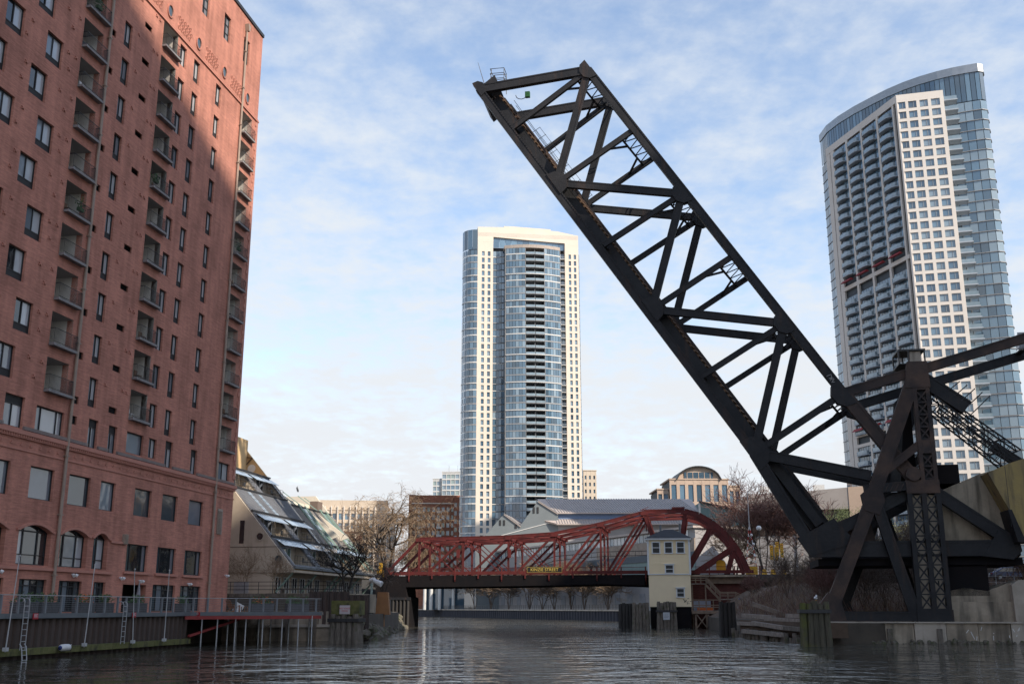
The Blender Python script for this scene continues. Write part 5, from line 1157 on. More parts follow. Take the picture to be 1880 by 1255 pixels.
for i in range(5): mb.tube((4.4 + i * .5, 0, 21.5 - i * .5), (5.7 + i * .6, -.6, 22.5 - i * .35), .05, n=5)
mb.build('catwalk_brackets', m_frame, TW)
# concrete counterweight
CW = thing('counterweight', 'massive concrete counterweight of the black bridge with a yellowed cheek', 'counterweight', (34.5, 93.5, 0), RB)
MB().prism([(3.2, 8.6), (3.3, 12.9), (6.9, 14.4), (9.2, 15.0), (14, 16.0), (14, 8.6)], 1.0, 7.2, 'y').build('concrete_block', mat('tan_concrete', (.36, .30, .225), (.24, .2, .15), .92, .6, .7, 3.0, c3=(.09, .075, .055), c3t=.57, streak=.8), CW)
m_ycon = mat('yellowed_concrete', (.36, .27, .10), (.27, .205, .10), .9, .7, .5, 4, c3=(.10, .085, .06), c3t=.6, streak=.8)
MB().prism([(6.95, 14.2), (8.7, 14.95), (10.5, 15.5), (15, 16.6), (15, 8.75), (9.0, 8.75), (8.35, 11.0)], -1.6, .98, 'y').build('cheek', m_ycon, CW)
MB().box(8.35, 8.39, -1.615, -1.601, 9.6, 14.7).build('joint', m_frame, CW)
MB().prism([(8.2, 11.0), (8.5, 11.0), (9.2, 8.75), (15, 8.75), (15, 8.3), (8.7, 8.3)], -1.8, .9, 'y').build('steel_edge', m_black, CW)
MB().box(3.3, 6.6, .6, 5, 3.9, 6.4).build('vault_wall', m_dark, CW)
# sea wall under the tower and the concrete corner at the right
t = thing('sea_wall', 'stained concrete sea wall under the bridge tower with drips and graffiti', 'river wall', (34.5, 92.0, 0), RB)
for i in range(7):
    MB().box(-8.2 + i * 2.55, -5.7 + i * 2.55, -.45 + (i % 3) * .06, 2.5, -2, 1.62 + (i % 2) * .03).build('wall_block', m_conc if i % 3 else m_conc2, t)
for x in (-6.6, -2.6, 1.4): MB().box(x - .2, x + .2, -.75, -.47, -2, 1.2).build('timber_post', m_wood, t)
MB().box(-8.2, 9.6, -.6, .4, 1.66, 1.76).build('coping', m_conc2, t)
gr = MB(); rnd = random.Random(4)
for i in range(12): x, z = rnd.uniform(3.2, 8.0), rnd.uniform(.5, 1.4); gr.beam((x, -.47, z), (x + rnd.uniform(-.25, .25), -.47, z + rnd.uniform(-.45, .45)), .01, .05)
gr.build('graffiti', m_white, t)
rnd = random.Random(21)
t = thing('wall_rubble', 'broken concrete lumps and debris at the foot of the sea wall', 'rubble', (34.5, 91.2, 0), RB)
for i in range(70):
    sc = rnd.uniform(.12, .42); put('stone', rnd.choice(rocks), t, (rnd.uniform(-8, 9.4), rnd.uniform(-.1, .3), rnd.uniform(-.15, .12)), rot=(rnd.random() * 6, rnd.random() * 6, rnd.random() * 6), sc=(sc, sc, sc))
t = thing('concrete_corner', 'broken concrete bank block right of the laced tower column', 'wall', (34.5, 93.5, 0), RB)
MB().prism([(3.3, 1.7), (3.25, 4.3), (4.5, 4.6), (6.4, 4.3), (8.0, 4.9), (8.6, 5.0), (8.75, 1.7)], .6, 5, 'y').build('upper_block', m_conc, t); MB().prism([(8.3, -1), (8.2, 4.8), (8.8, 5.2), (13, 5.3), (13, -1)], -.3, 3, 'y').build('corner_block', m_conc2, t); MB().box(3.3, 8.6, .3, 1.2, 1.7, 3.4).build('broken_ledge', m_conc, t)
# gull
t = thing('gull', 'white gull resting on the mossy pile cluster', 'bird', (23.75, 84.6, 3.42), R(60))
def blob(c, r, n=10, m=6):
    mb = MB(); v = []
    for j in range(m + 1):
        ph = -math.pi / 2 + math.pi * j / m
        for i in range(n): v.append((c[0] + r[0] * math.cos(ph) * math.cos(2 * math.pi * i / n), c[1] + r[1] * math.cos(ph) * math.sin(2 * math.pi * i / n), c[2] + r[2] * math.sin(ph)))
    return mb.add(v, [(j * n + i, j * n + (i + 1) % n, (j + 1) * n + (i + 1) % n, (j + 1) * n + i) for j in range(m) for i in range(n)])
mb = blob((0, 0, .22), (.26, .12, .12)); b2 = blob((.24, 0, .4), (.085, .07, .075)); mb.add(b2.v, b2.f); mb.tube((.14, 0, .27), (.23, 0, .38), .09, .06, 8); mb.tube((-.2, 0, .24), (-.42, 0, .2), .09, .03, 8); mb.build('body', m_white, t, smooth=True)
MB().tube((.31, 0, .4), (.4, 0, .38), .02, .006, 6).build('beak', m_yel, t); b3 = blob((-.05, 0, .27), (.24, .135, .08)); b3.build('wings', mat('gull_grey', (.4, .41, .43)), t, smooth=True)
for y in (-.05, .05): MB().tube((0, y, 0), (0, y, .14), .012, n=5).build('leg', m_yel, t)
# ================================================================== TOWERS AND BUILDINGS BEHIND
m_cream2 = mat('cream_precast', (.70, .625, .53), (.64, .57, .48), .8, .15)
m_wht = mat('white_precast', (.74, .69, .63), (.67, .62, .56), .8, .15)
m_mull = mat('mullion_grey', (.30, .31, .32), (.25, .26, .27), .5, 1)
m_slabw = mat('white_slab_edge', (.62, .62, .60), (.55, .55, .53), .7, .5)
GT = [glass('tower_glass_a', (.095, .175, .255), .03, .01, .12, 1.0), glass('tower_glass_b', (.15, .255, .35), .05, .01, .12, 1.0), glass('tower_glass_c', (.065, .115, .165), .03, .01, .12, 1.0), glass('tower_glass_d', (.27, .37, .45), .10, .01, .12, .9)]
m_bal = mat('balcony_grey', (.36, .41, .46), (.30, .345, .39), .6, .5)
g_bal = glass('balcony_glass', (.27, .36, .42), .06)
def glass_strip(pts, z0, z1, npane, weights=(4, 3, 3, 1), gap=.12, depth=.14):
    """row of panes along a plan polyline (list of (x,y), outside to the right of travel), materials mixed pane by pane"""
    mb = MB(); tot = sum(math.dist(pts[i], pts[i + 1]) for i in range(len(pts) - 1))
    def at(s):
        s *= tot
        for i in range(len(pts) - 1):
            d = math.dist(pts[i], pts[i + 1])
            if s <= d + 1e-6: f = s / d; return (pts[i][0] + (pts[i + 1][0] - pts[i][0]) * f, pts[i][1] + (pts[i + 1][1] - pts[i][1]) * f)
            s -= d
        return pts[-1]
    g = gap / tot / 2
    for k in range(npane):
        a, b = at(k / npane + g), at((k + 1) / npane - g); mi = random.choices(range(4), weights)[0]
        mb.add([(a[0], a[1], z0), (b[0], b[1], z0), (b[0], b[1], z1), (a[0], a[1], z1)], [(0, 1, 2, 3)], mi)
    return mb
# ---- round-fronted tower in the centre
C = thing('round_front_tower', 'tall cream and glass apartment tower with bulging front in the centre', 'tower', (4.5, 420, 2.25), R(7)); CZ = 2.25
FL = 2.86; ZT = 148.3; NF = 42
def arc(x0, x1, y, bulge, n=8): return [(x0 + (x1 - x0) * i / n, y - bulge * (1 - (2 * i / n - 1) ** 2)) for i in range(n + 1)]
bay = lambda x: -2.6 - 2.6 * (1 - ((x - 4.0) / 11.5) ** 2)      # front of the bulging bay
def bayp(x0, x1, n=5): return [(x0 + (x1 - x0) * i / n, bay(x0 + (x1 - x0) * i / n)) for i in range(n + 1)]
rnd_c = [(-19.0 - 5.9 * math.sin(R(a)), 5.4 - 5.4 * math.cos(R(a))) for a in range(90, -1, -15)]
MB().box(-22.2, 24.3, 5.6, 20, 0, ZT + 3 - CZ).build('core', m_mull, C)
for x0, x1 in ((-19, -12.5), (18, 23.8)):
    # pier with real window openings: mullion strips and spandrels
    mb = MB(); w = x1 - x0; cols = [(x0 + w * .27, x0 + w * .45), (x0 + w * .65, x0 + w * .83)]; ed = [x0] + [c for p in cols for c in p] + [x1]
    for i in range(0, 6, 2): mb.box(ed[i], ed[i + 1], 0, 6, 0, 151.88 - CZ)
    for f in range(NF + 1):
        z = ZT - f * FL - CZ
        for c0, c1 in cols: mb.box(c0, c1, .004, 6, z - .62, z + .25 if f else 151.88 - CZ)
    for c0, c1 in cols: mb.box(c0, c1, .004, 6, 0, ZT - NF * FL - CZ - .6)
    mb.build('pier', m_cream2, C)
    wm = [MB().box(0, cols[0][1] - cols[0][0], .35, .4, 0, FL - .87).mesh('window', g) for g in GT]
    for f in range(NF):
        for c0, c1 in cols: put('window', random.choices(wm, (3, 3, 2, 2))[0], C, (c0, 0, ZT - (f + 1) * FL + .25 - CZ))
for f in range(NF):
    z0, z1 = ZT - (f + 1) * FL - CZ, ZT - f * FL - CZ
    glass_strip(rnd_c, z0 + .55, z1 - .12, 6, (4, 3, 4, 0)).build('curved_glazing', GT, C)
    for (x0, x1, n) in ((-7.3, .4, 6), (8.5, 15.3, 6)): glass_strip(bayp(x0, x1), z0 + .5, z1 - .1, n, (5, 4, 2, 2)).build('bay_glazing', GT, C)
    glass_strip([(-12.4, 1.2), (-9.9, 1.2), (-9.8, .6), (-7.5, .6)], z0 + .4, z1 - .15, 4, (4, 2, 4, 1)).build('recess_glazing', GT, C)
    glass_strip([(15.5, 1.6), (17.9, 1.6)], z0 + .3, z1 - .15, 2, (3, 2, 4, 2)).build('recess_glazing', GT, C)
    # spandrels and floor edges
    for pts, h in ((rnd_c, .5), (bayp(-7.4, .45), .46), (bayp(8.45, 15.4), .46)):
        mb = MB()
        for i in range(len(pts) - 1): a, b = pts[i], pts[i + 1]; mb.add([(a[0], a[1] - .03, z0), (b[0], b[1] - .03, z0), (b[0], b[1] - .03, z0 + h), (a[0], a[1] - .03, z0 + h), (a[0], a[1] + .5, z0 + h), (b[0], b[1] + .5, z0 + h)], [(0, 1, 2, 3), (3, 2, 5, 4)])
        mb.build('spandrel', m_mull if f % 4 else m_slabw, C)
    MB().box(-12.4, -7.6, 1.0, 1.5, z0, z0 + .3).build('spandrel', m_mull if f % 4 else m_slabw, C)
    if f % 4 == 3 or f == NF - 1:
        for pts in (rnd_c, bayp(-7.5, 15.5, 10)):
            wb = MB()
            for i in range(len(pts) - 1): wb.beam((pts[i][0], pts[i][1] - .12, z0 + .05), (pts[i + 1][0], pts[i + 1][1] - .12, z0 + .05), .3, .3, (0, 0, 1), ext=.02)
            wb.build('white_band', m_slabw, C)
    # centre balconies: slab, glass front, dark recess
    for (x0, x1) in ((.6, 4.4), (4.6, 8.4)):
        mb = MB(); mb.prism([(x0, bay(x0)), (x1, bay(x1)), (x1, 2.2), (x0, 2.2)], z0 - .02, z0 + .2)
        b = mb.build('balcony', m_mull, C); MB().prism([(x0 + .05, bay(x0) + .03), (x1 - .05, bay(x1) + .03), (x1 - .05, bay(x1) + .09), (x0 + .05, bay(x0) + .09)], z0 + .25, z0 + 1.15).build('glass_front', g_bal, b)
        glass_strip([(x0 + .1, .4), (x1 - .1, .4)], z0 + .25, z1 - .1, 3, (4, 2, 3, 0)).build('balcony_door', GT, b)
    b = MB().box(15.6, 17.9, -.1, 1.5, z0, z0 + .2).build('balcony', m_slabw, C); r = MB()
    for i in range(8): r.box(15.65 + i * .31, 15.69 + i * .31, -.08, -.04, z0 + .2, z0 + 1.15)
    r.box(15.6, 17.9, -.1, -.02, z0 + 1.1, z0 + 1.2); r.build('railing', m_bal, b)
mb = MB(); mb.box(.42, .58, -4.8, 2, 0, ZT - CZ); mb.box(8.42, 8.58, -4.8, 2, 0, ZT - CZ); mb.box(4.42, 4.58, -4.2, 2, 0, ZT - CZ); mb.build('bay_fin', m_mull, C)
for x in (-7.5, 15.45): MB().box(x - .1, x + .1, bay(x), 2, 0, ZT - CZ).build('bay_cheek', m_mull, C)
MB().box(-12.5, 18, 2.3, 5.5, 0, ZT + .5 - CZ).build('recess_core', mat('recess_dark', (.14, .17, .2)), C)
MB().prism([(-8, bay(-7.5) + .2)] + bayp(-7.5, 15.5, 10) + [(16, 1.6), (-8, 1.6)], ZT - CZ, ZT + 1.4 - CZ).build('bay_cap', mat('tan_cap', (.42, .36, .31)), C)
# crown: cream frame over glazing
MB().prism([(-19, 151.9), (-12.4, 151.9), (-12.4, 154.2), (18, 152.6), (18, 151.9), (23.8, 151.9), (23.8, 156.2), (15, 157.8), (12, 158.0), (12, 158.6), (-4, 159.2), (-8, 159.2), (-8, 158.7), (-19, 158.4)], .0, 6, 'y').build('crown', m_cream2, C, (0, 0, -CZ))
for i in range(4): MB().box(-18.9, 23.7, -.03, -.001, 154.5 + i * .45, 154.56 + i * .45).build('crown_joint', m_mull, C, (0, 0, -CZ))
glass_strip([(-12.4, .8), (18, .8)], ZT + 1.4 - CZ, 154.3 - CZ, 12, (4, 4, 1, 0), .08).build('crown_glazing', GT, C); glass_strip(rnd_c, ZT + .2 - CZ, 157.2 - CZ, 4, (2, 0, 6, 0), .06).build('crown_glazing', GT, C)
rt = [(23.8, .4), (24.8, 3), (25.0, 8), (25, 20)]
for f in range(NF): glass_strip(rt, ZT - (f + 1) * FL + .4 - CZ, ZT - f * FL - CZ, 10, (2, 1, 6, 0)).build('side_glazing', GT, C)
MB().box(-22, 24, 0.1, 19, 0, ZT - NF * FL - CZ - .7).build('podium', m_mull, C)
# ---- curved glass tower on the right
ux, uy = .967, -.256; vx, vy = -.25, .968
T = thing('curved_crown_tower', 'tall white gridded and glass tower with curved crown on the right', 'tower', (109.9, 274.5, 1.66), math.atan2(uy, ux)); TZ0 = 1.66
def tl(x, y): dx, dy = x - 109.9, y - 274.5; return (dx * ux + dy * uy, -dx * uy + dy * ux)       # world -> local (x along the gridded face)
vl = (vx * ux + vy * uy, -vx * uy + vy * ux)                                                       # balcony face direction in local coords
crown = [tl(*p) for p in ((101.7, 320.2), (101.9, 313), (103.7, 306.4), (106.6, 299.6), (109.9, 293.6), (113.0, 288.4), (116.4, 284.0), (119.8, 280.6), (123.7, 277.6), (127.2, 275.5), (130.2, 274.1), (133.3, 272.9), (135.0, 273.4), (136.0, 275.2), (136.8, 279), (136.6, 292))]
FH2 = 3.03; ZC = 154.0 - TZ0; ZG = 145.0 - TZ0
body = crown + [tl(128, 318), tl(108, 328)]
inset = [(x + (8 - x) * .02, y + (14 - y) * .02) for x, y in body]
MB().prism(inset, 0, ZC - .8).build('glass_core', mat('core_dark', (.06, .075, .09)), T)
nfl = 47
for f in range(nfl):
    z1 = ZG - 2.2 - f * FH2; z0 = z1 - FH2
    glass_strip(crown[8:], z0 + .28, z1 - .1, 15, (3, 6, 1, 5), .14).build('curved_glazing', GT, T)
    glass_strip(crown[:3], z0 + .3, z1 - .1, 5, (3, 3, 3, 1), .14).build('curved_glazing', GT, T)
    mb = MB()
    for seq in (crown[8:], crown[:3]):
        for i in range(len(seq) - 1): mb.beam((*seq[i], z0 + .1), (*seq[i + 1], z0 + .1), .22, .34, (0, 0, 1))
    mb.build('floor_edge', m_mull, T)
glass_strip(crown, ZG - 2.0, ZC - 2.4, 60, (5, 2, 5, 0), .16).build('crown_glazing', GT, T)
mb = MB()
for i in range(len(crown) - 1): mb.beam((*crown[i], ZC - 1.1), (*crown[i + 1], ZC - 1.1), 2.5, .5, (0, 0, 1), ext=.05)
mb.build('crown_rim', mat('rim_metal', (.34, .36, .38), (.28, .3, .32), .35, 1, metal=.6), T)
MB().prism(inset, ZC - .78, ZC - .6).build('roof', m_mull, T)
# gridded white block
LB = 38.0
blk = [(0, 0), (12.5, 0), (12.5, 8), (vl[0] * LB + 6, vl[1] * LB), (vl[0] * LB, vl[1] * LB)]
MB().prism([(.6 + .2, .55), (12.0, .55), (12.0, 8), (vl[0] * LB + 5, vl[1] * LB - 1), (vl[0] * LB + 1.2, vl[1] * LB - .3)], 0, ZG - .6).build('block_core', mat('core_dark', (.06, .075, .09)), T)
wx = [(.2, 2.3), (3.05, 5.25), (6.1, 8.3), (9.15, 11.5)]
mb = MB(); ed = [0] + [c for p in wx for c in p] + [12.5]
for i in range(0, 10, 2): mb.box(ed[i], ed[i + 1], 0, .6, 0, ZG)
for f in range(nfl + 1):
    for a, b in wx: mb.box(a, b, .004, .6, ZG - 2.3 - f * FH2 if f else ZG - 2.3, ZG - 4.45 - (f - 1) * FH2 if f else ZG)
mb.build('grid_front', m_wht, T)
GW = []
for a, b in wx:
    w = b - a; p = MB(); p.box(0, w, .3, .34, 0, 1.9); GW.append([MB().box(0, w, .3, .34, .02, 2.15).mesh('pane', g) for g in GT])
for i, (a, b) in enumerate(wx):
    w = b - a; fm = MB(); fm.box(w * .62 - .05, w * .62 + .05, .2, .3, .3, 2.15); fm.box(0, w, .2, .3, .26, .32); fm = fm.mesh('window', m_mull)
    for f in range(nfl):
        z = ZG - 2.3 - f * FH2 - 2.15; o = put('window', fm, T, (a, 0, z)); put('pane', random.choices(GW[i], (3, 6, 1, 5))[0], o)
# balcony face, seen at a slant: local frame along vl
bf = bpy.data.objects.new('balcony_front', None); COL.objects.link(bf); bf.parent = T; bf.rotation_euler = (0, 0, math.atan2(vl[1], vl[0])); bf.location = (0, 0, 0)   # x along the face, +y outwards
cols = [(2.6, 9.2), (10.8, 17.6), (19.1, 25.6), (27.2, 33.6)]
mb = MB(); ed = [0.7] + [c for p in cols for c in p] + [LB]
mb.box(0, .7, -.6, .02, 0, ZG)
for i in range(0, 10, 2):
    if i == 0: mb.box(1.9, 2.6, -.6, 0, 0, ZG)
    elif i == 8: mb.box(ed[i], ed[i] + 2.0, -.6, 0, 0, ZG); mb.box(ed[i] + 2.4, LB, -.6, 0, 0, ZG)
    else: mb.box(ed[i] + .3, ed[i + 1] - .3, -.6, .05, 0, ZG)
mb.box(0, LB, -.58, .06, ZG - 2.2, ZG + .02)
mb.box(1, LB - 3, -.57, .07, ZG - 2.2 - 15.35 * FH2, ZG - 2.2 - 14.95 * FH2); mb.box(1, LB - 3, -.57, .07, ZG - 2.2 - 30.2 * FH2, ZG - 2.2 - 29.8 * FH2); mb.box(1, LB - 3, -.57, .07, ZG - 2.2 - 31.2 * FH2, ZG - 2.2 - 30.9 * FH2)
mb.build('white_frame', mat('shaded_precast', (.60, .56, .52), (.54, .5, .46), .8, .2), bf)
bs = {}
for ci, (a, b) in enumerate(cols):
    w = b - a
    key = round(w, 1)
    if key not in bs:
        s = MB().prism([(.5, -.5), (w - .5, -.5), (w - .6, .8), (w * .75, 1.3), (w * .25, 1.3), (.6, .8)], -.14, .16).mesh('balcony', m_bal)
        r = MB()
        for p, q in (((.6, .78), (w * .25, 1.26)), ((w * .25, 1.26), (w * .75, 1.26)), ((w * .75, 1.26), (w - .6, .78)), ((.6, .78), (.6, 0)), ((w - .6, .78), (w - .6, 0))): r.beam((*p, .7), (*q, .7), .95, .04, (0, 0, 1))
        bs[key] = (s, r.mesh('glass_front', g_bal))
    for f in range(44):
        if f in (14, 15, 30): continue
        z = ZG - 2.2 - (f + 1) * FH2 - .1; o = put('balcony', bs[key][0], bf, (a, 0, z)); 
        if f < 43: put('glass_front', bs[key][1], o)
        o2 = glass_strip([(b, -.35), (a, -.35)], z + .15, z + FH2 - .35, 5, (4, 2, 4, 0), .2)
        o2.build('balcony_glazing', GT, o, (-a, 0, -z))
am = MB(); am.add([(0, 0, 0), (4.8, 0, 0), (4.8, 1.9, -.55), (0, 1.9, -.55), (0, .9, .45), (4.8, .9, .45)], [(0, 1, 5, 4), (4, 5, 2, 3), (0, 4, 3), (1, 2, 5), (0, 3, 2, 1)]); am = am.mesh('red_awning', mat('awning_red', (.28, .025, .03), (.22, .02, .025)))
for a, b in cols:
    for f in (14, 29): put('red_awning', am, bf, (a + 1, .05, ZG - 2.2 - f * FH2 - 1.7))
# recessed balconies between grid and curved glass
bm = MB().box(12.55, 16.2, .2, 3.5, -.25, .1).mesh('balcony', m_bal); gm = MB().box(12.6, 16.0, .22, .28, .1, 1.05).mesh('glass_front', g_bal)
for f in range(nfl): o = put('balcony', bm, T, (0, 0, ZG - 2.6 - f * FH2 - .4)); put('glass_front', gm, o)
MB().box(12.4, 12.55, .1, 6, 0, ZG).build('party_fin', m_wht, T)
# ---- generic gridded building with recessed panes
def grid_building(name, label, loc, rotz, w, d, z0, z1, cols, rows, ww, wh, wall, panes, top=2.0, side=True, left=False, base=0.0, balcony=None, cat='building'):
    t = thing(name, label, cat, (*loc, z0), rotz); h = z1 - z0; cw = w / cols; fh = (h - top - base) / rows
    MB().box(-w / 2 + .5, w / 2 - .5, .5, d, 0, h - .3).build('core', mat('core_dark', (.06, .075, .09)), t)
    def face(L_, nc, tr, nm):
        mb = MB(); c = L_ / nc; a = (c - ww) / 2
        def B_(x0, x1, y0, y1, q0, q1): mb.box(x0, x1, y0, y1, q0, q1)
        B_(0, a, 0, .6, 0, h); B_(L_ - a, L_, 0, .6, 0, h)
        for i in range(nc - 1): B_(c * (i + 1) - a, c * (i + 1) + a, 0, .6, 0, h)
        for i in range(nc):
            zp = 0
            for r in range(rows):
                zz = base + fh * r + (fh - wh) * .5
                B_(c * i + a, c * (i + 1) - a, .05, .55, zp, zz); zp = zz + wh
            B_(c * i + a, c * (i + 1) - a, .05, .55, zp, h)
        o = mb.build(nm, wall, t, tr[0], tr[1])
        ms = [MB().box(0, ww, .34, .38, 0, wh).mesh('window', g) for g in panes]
        for g_, me in zip(panes, ms): pass
        for i in range(nc):
            for r in range(rows): put('window', random.choice(ms), o, (c * i + a, 0, base + fh * r + (fh - wh) * .5))
        if balcony:
            sm = MB().box(-.1, ww * 1.6, -1.2, 0, 0, .18); sm.box(-.1, ww * 1.6, -1.2, -1.15, .18, 1.0)
            sm = sm.mesh('balcony', balcony)
            for i in range(1, nc - 2, 4):
                for r in range(1, rows): put('balcony', sm, o, (c * i + a, 0, base + fh * r))
        return o
    face(w, cols, ((-w / 2, 0, 0), 0), 'front_wall')
    sc = max(1, int(round(d / cw)))
    if side: face(d - .6, sc, ((w / 2, .6, 0), R(90)), 'side_wall')
    if left: face(d - .6, sc, ((-w / 2, d, 0), R(-90)), 'side_wall')
    MB().box(-w / 2 - .2, w / 2 + .2, -.2, d, h, h + .5).build('parapet', wall, t)
    return t
m_beige = mat('beige_office', (.56, .47, .37), (.5, .42, .33), .85, .2); m_rbrick = brick_mat('far_brick', (.30, .125, .075), (.24, .10, .065), (.28, .17, .12), 'xz', 1.2, .4); m_tanw = mat('tan_tower', (.58, .50, .40), (.52, .45, .36), .85, .2)
m_pink = mat('pink_stone', (.47, .36, .28), (.41, .31, .24), .85, .2)
G2 = [GT[0], GT[2], GT[1]]
t = grid_building('beige_office', 'beige office building with white vertical fins, behind the cottages', (-70, 450), R(6), 34, 22, 2.25, 43.0, 13, 10, 1.6, 2.6, m_beige, G2, .6)
MB().box(-17.2, 17.2, .3, 22, 40.8, 45.0).build('attic', m_beige, t)
for i in range(14): MB().box(-17.1 + i * 2.615, -16.8 + i * 2.615, -.7, -.01, 0, 42.5).build('fin', m_wht, t)
t = grid_building('office_annex', 'lower corner block of the beige office, right end', (-51.8, 452), R(6), 4.5, 18, 2.25, 41.5, 2, 10, 1.5, 2.6, m_beige, G2, 1.0)
G3 = [glass('apt_green', (.16, .24, .21), .06), GT[1], GT[2]]
t = grid_building('brick_apartments', 'orange brown brick apartment block with balconies left of the centre tower', (-35.5, 480), R(3), 19.5, 24, 2.25, 49.0, 9, 13, 1.35, 2.0, m_rbrick, G3, 1.2, balcony=m_slabw)
MB().box(-11.3, -8.2, 2, 24, 0, 50.6).build('stair_tower', m_rbrick, t); MB().box(-9, 13.5, 6, 24, 47.2, 50.8).build('roof_storey', m_rbrick, t); MB().box(-9.9, 9.9, -.35, .4, 46.3, 46.7).build('cornice', m_cream2, t)
t = grid_building('brick_apartments_wing', 'narrow brick wing of the apartment block beside the centre tower', (-23.2, 474), R(3), 6, 20, 2.25, 50.5, 3, 13, 1.2, 2.0, m_rbrick, G3, 1.2)
t = grid_building('white_glass_office', 'pale green glass office tower with white edges far behind the brick apartments', (-36.5, 650), R(-4), 13.5, 20, 2.25, 84, 5, 24, 2.4, 2.5, m_slabw, [glass('pale_green_glass', (.32, .42, .42), .08), GT[3], GT[1]], .8)
t2_ = grid_building('white_glass_wing', 'lower stepped wing of the pale glass office', (-45.5, 652), R(-4), 7.0, 20, 2.25, 80, 3, 23, 2.0, 2.5, m_slabw, [glass('pale_green_glass', (.32, .42, .42)), GT[3]], .8)
for x in (-3, 2.5): MB().tube((x, 4, 82), (x, 4, 86.5), .12, n=6).build('mast', m_mull, t)
t = grid_building('tan_tower', 'slim pale tan tower peeking out right of the centre tower', (38.5, 520), R(5), 6.5, 20, 2.25, 68.5, 3, 19, .9, 1.8, m_tanw, [GT[2], GT[0]], 1.5)
# arched roof apartment house
t = grid_building('arched_roof_building', 'pink stone apartment house with a barrel arched roof, right of the centre', (71.0, 400), R(2), 22.5, 20, 2.25, 50.0, 7, 6, 2.0, 6.4, m_pink, G2, 1.2)
n = 14; ap = [(-8.5 + 17 * i / n, 47.8 + 6.0 * math.sqrt(max(0, 1 - (2 * i / n - 1) ** 2 * .97)) - 1.2) for i in range(n + 1)]
MB().prism(ap + [(8.5, 47.7), (-8.5, 47.7)], .6, 16, 'y').build('arched_gable', m_pink, t)
mb = MB()
for i in range(n): mb.beam((ap[i][0], 8, ap[i][1] + .2), (ap[i + 1][0], 8, ap[i + 1][1] + .2), 17.5, .4, (0, 1, 0), ext=.03)
mb.build('arched_roof', m_frame, t); MB().box(-5.5, 5.5, .3, .7, 48.2, 50.6).build('attic_glazing', GT[2], t)
for i in range(5): MB().box(-4.4 + i * 2.2 - .1, -4.4 + i * 2.2 + .1, .2, .75, 48.2, 50.6).build('attic_mullion', m_pink, t)
for x0, hh, lb in ((-13.6, 46.4, 'stepped side wing of the arched roof building, left'), (13.6, 47.6, 'stepped side wing of the arched roof building, right')):
    grid_building('arched_roof_wing', lb, (71.0 + x0, 401.5), R(2), 4.4, 18, 2.25, hh, 2, 6, 1.5, 6.0, m_pink, G2, 1.0, side=True)
# ---- grey saw-tooth warehouse behind the red bridge
m_grn = mat('grey_green_cladding', (.16, .185, .195), (.138, .16, .17), .6, .3); m_tealc = mat('teal_cladding', (.15, .225, .225), (.12, .19, .19), .55, .3, stretch=(6, 1, .2))
m_rfp = mat('ribbed_roof', (.42, .36, .33), (.36, .31, .28), .6, .2); m_blu = mat('blue_panel', (.12, .18, .30), (.10, .155, .27), .5, .3); m_gry = mat('grey_cladding', (.32, .31, .31), (.27, .26, .26), .7, .2, c3=(.2, .19, .18), c3t=.66)
Wh = thing('sawtooth_warehouse', 'grey green saw-tooth roofed hall behind the red bridge', 'hall', (0, 350, 1.95), R(0)); zz = -2.25; Wh.scale = (1.458, 1.458, 1.458)
def ribs(p, q, dz, dx, n, m, nm):
    mb = MB(); p, q = Vector(p), Vector(q)
    for i in range(n + 1): a = p.lerp(q, i / n); mb.beam(a, a + Vector((dx[0], dx[1], dz)), .1, .14, (1, 0, 0))
    mb.build(nm, m, Wh)
MB().prism([(-8.0, 0), (-8.0, 16.5), (-1.8, 23.5), (1.9, 20.8), (5.9, 26.4), (10.4, 23.6), (10.4, 0)], 0, .4, 'y').build('gable_wall', m_grn, Wh, (0, 0, zz))
for (xa, za, xb, zb) in ((-1.8, 23.5, 1.9, 20.8), (5.9, 26.4, 10.4, 23.6)):
    q = [(xa, -.3, za), (xb, -.3, zb), (xb + 7, 40, zb), (xa + 7, 40, za)]
    MB().add(q + [(x, y, z - .3) for x, y, z in q], [(0, 1, 2, 3), (7, 6, 5, 4), (0, 4, 5, 1), (3, 2, 6, 7)]).build('roof_slope', m_rfp, Wh, (0, 0, zz))
    mb = MB()
    for i in range(14): f = i / 13; mb.beam((xa + 7 * f, -.3 + 40 * f, za + .06), (xb + 7 * f, -.3 + 40 * f, zb + .06), .12, .12, (0, 0, 1))
    mb.build('roof_ribs', m_gry, Wh, (0, 0, zz))
for x, z, w, h in ((-2.9, 20.9, .45, 1.2), (-2.0, 20.9, .45, 1.2), (.6, 20.2, .5, .9), (4.7, 23.6, .45, 1.4), (5.6, 23.6, .45, 1.4)): MB().box(x, x + w, -.1, -.004, z, z + h).build('slot_window', m_frame, Wh, (0, 0, zz))
MB().beam((-5, -.06, 18.0), (10.4, -.06, 22.0), .1, .14).build('white_flashing', m_slabw, Wh, (0, 0, zz))
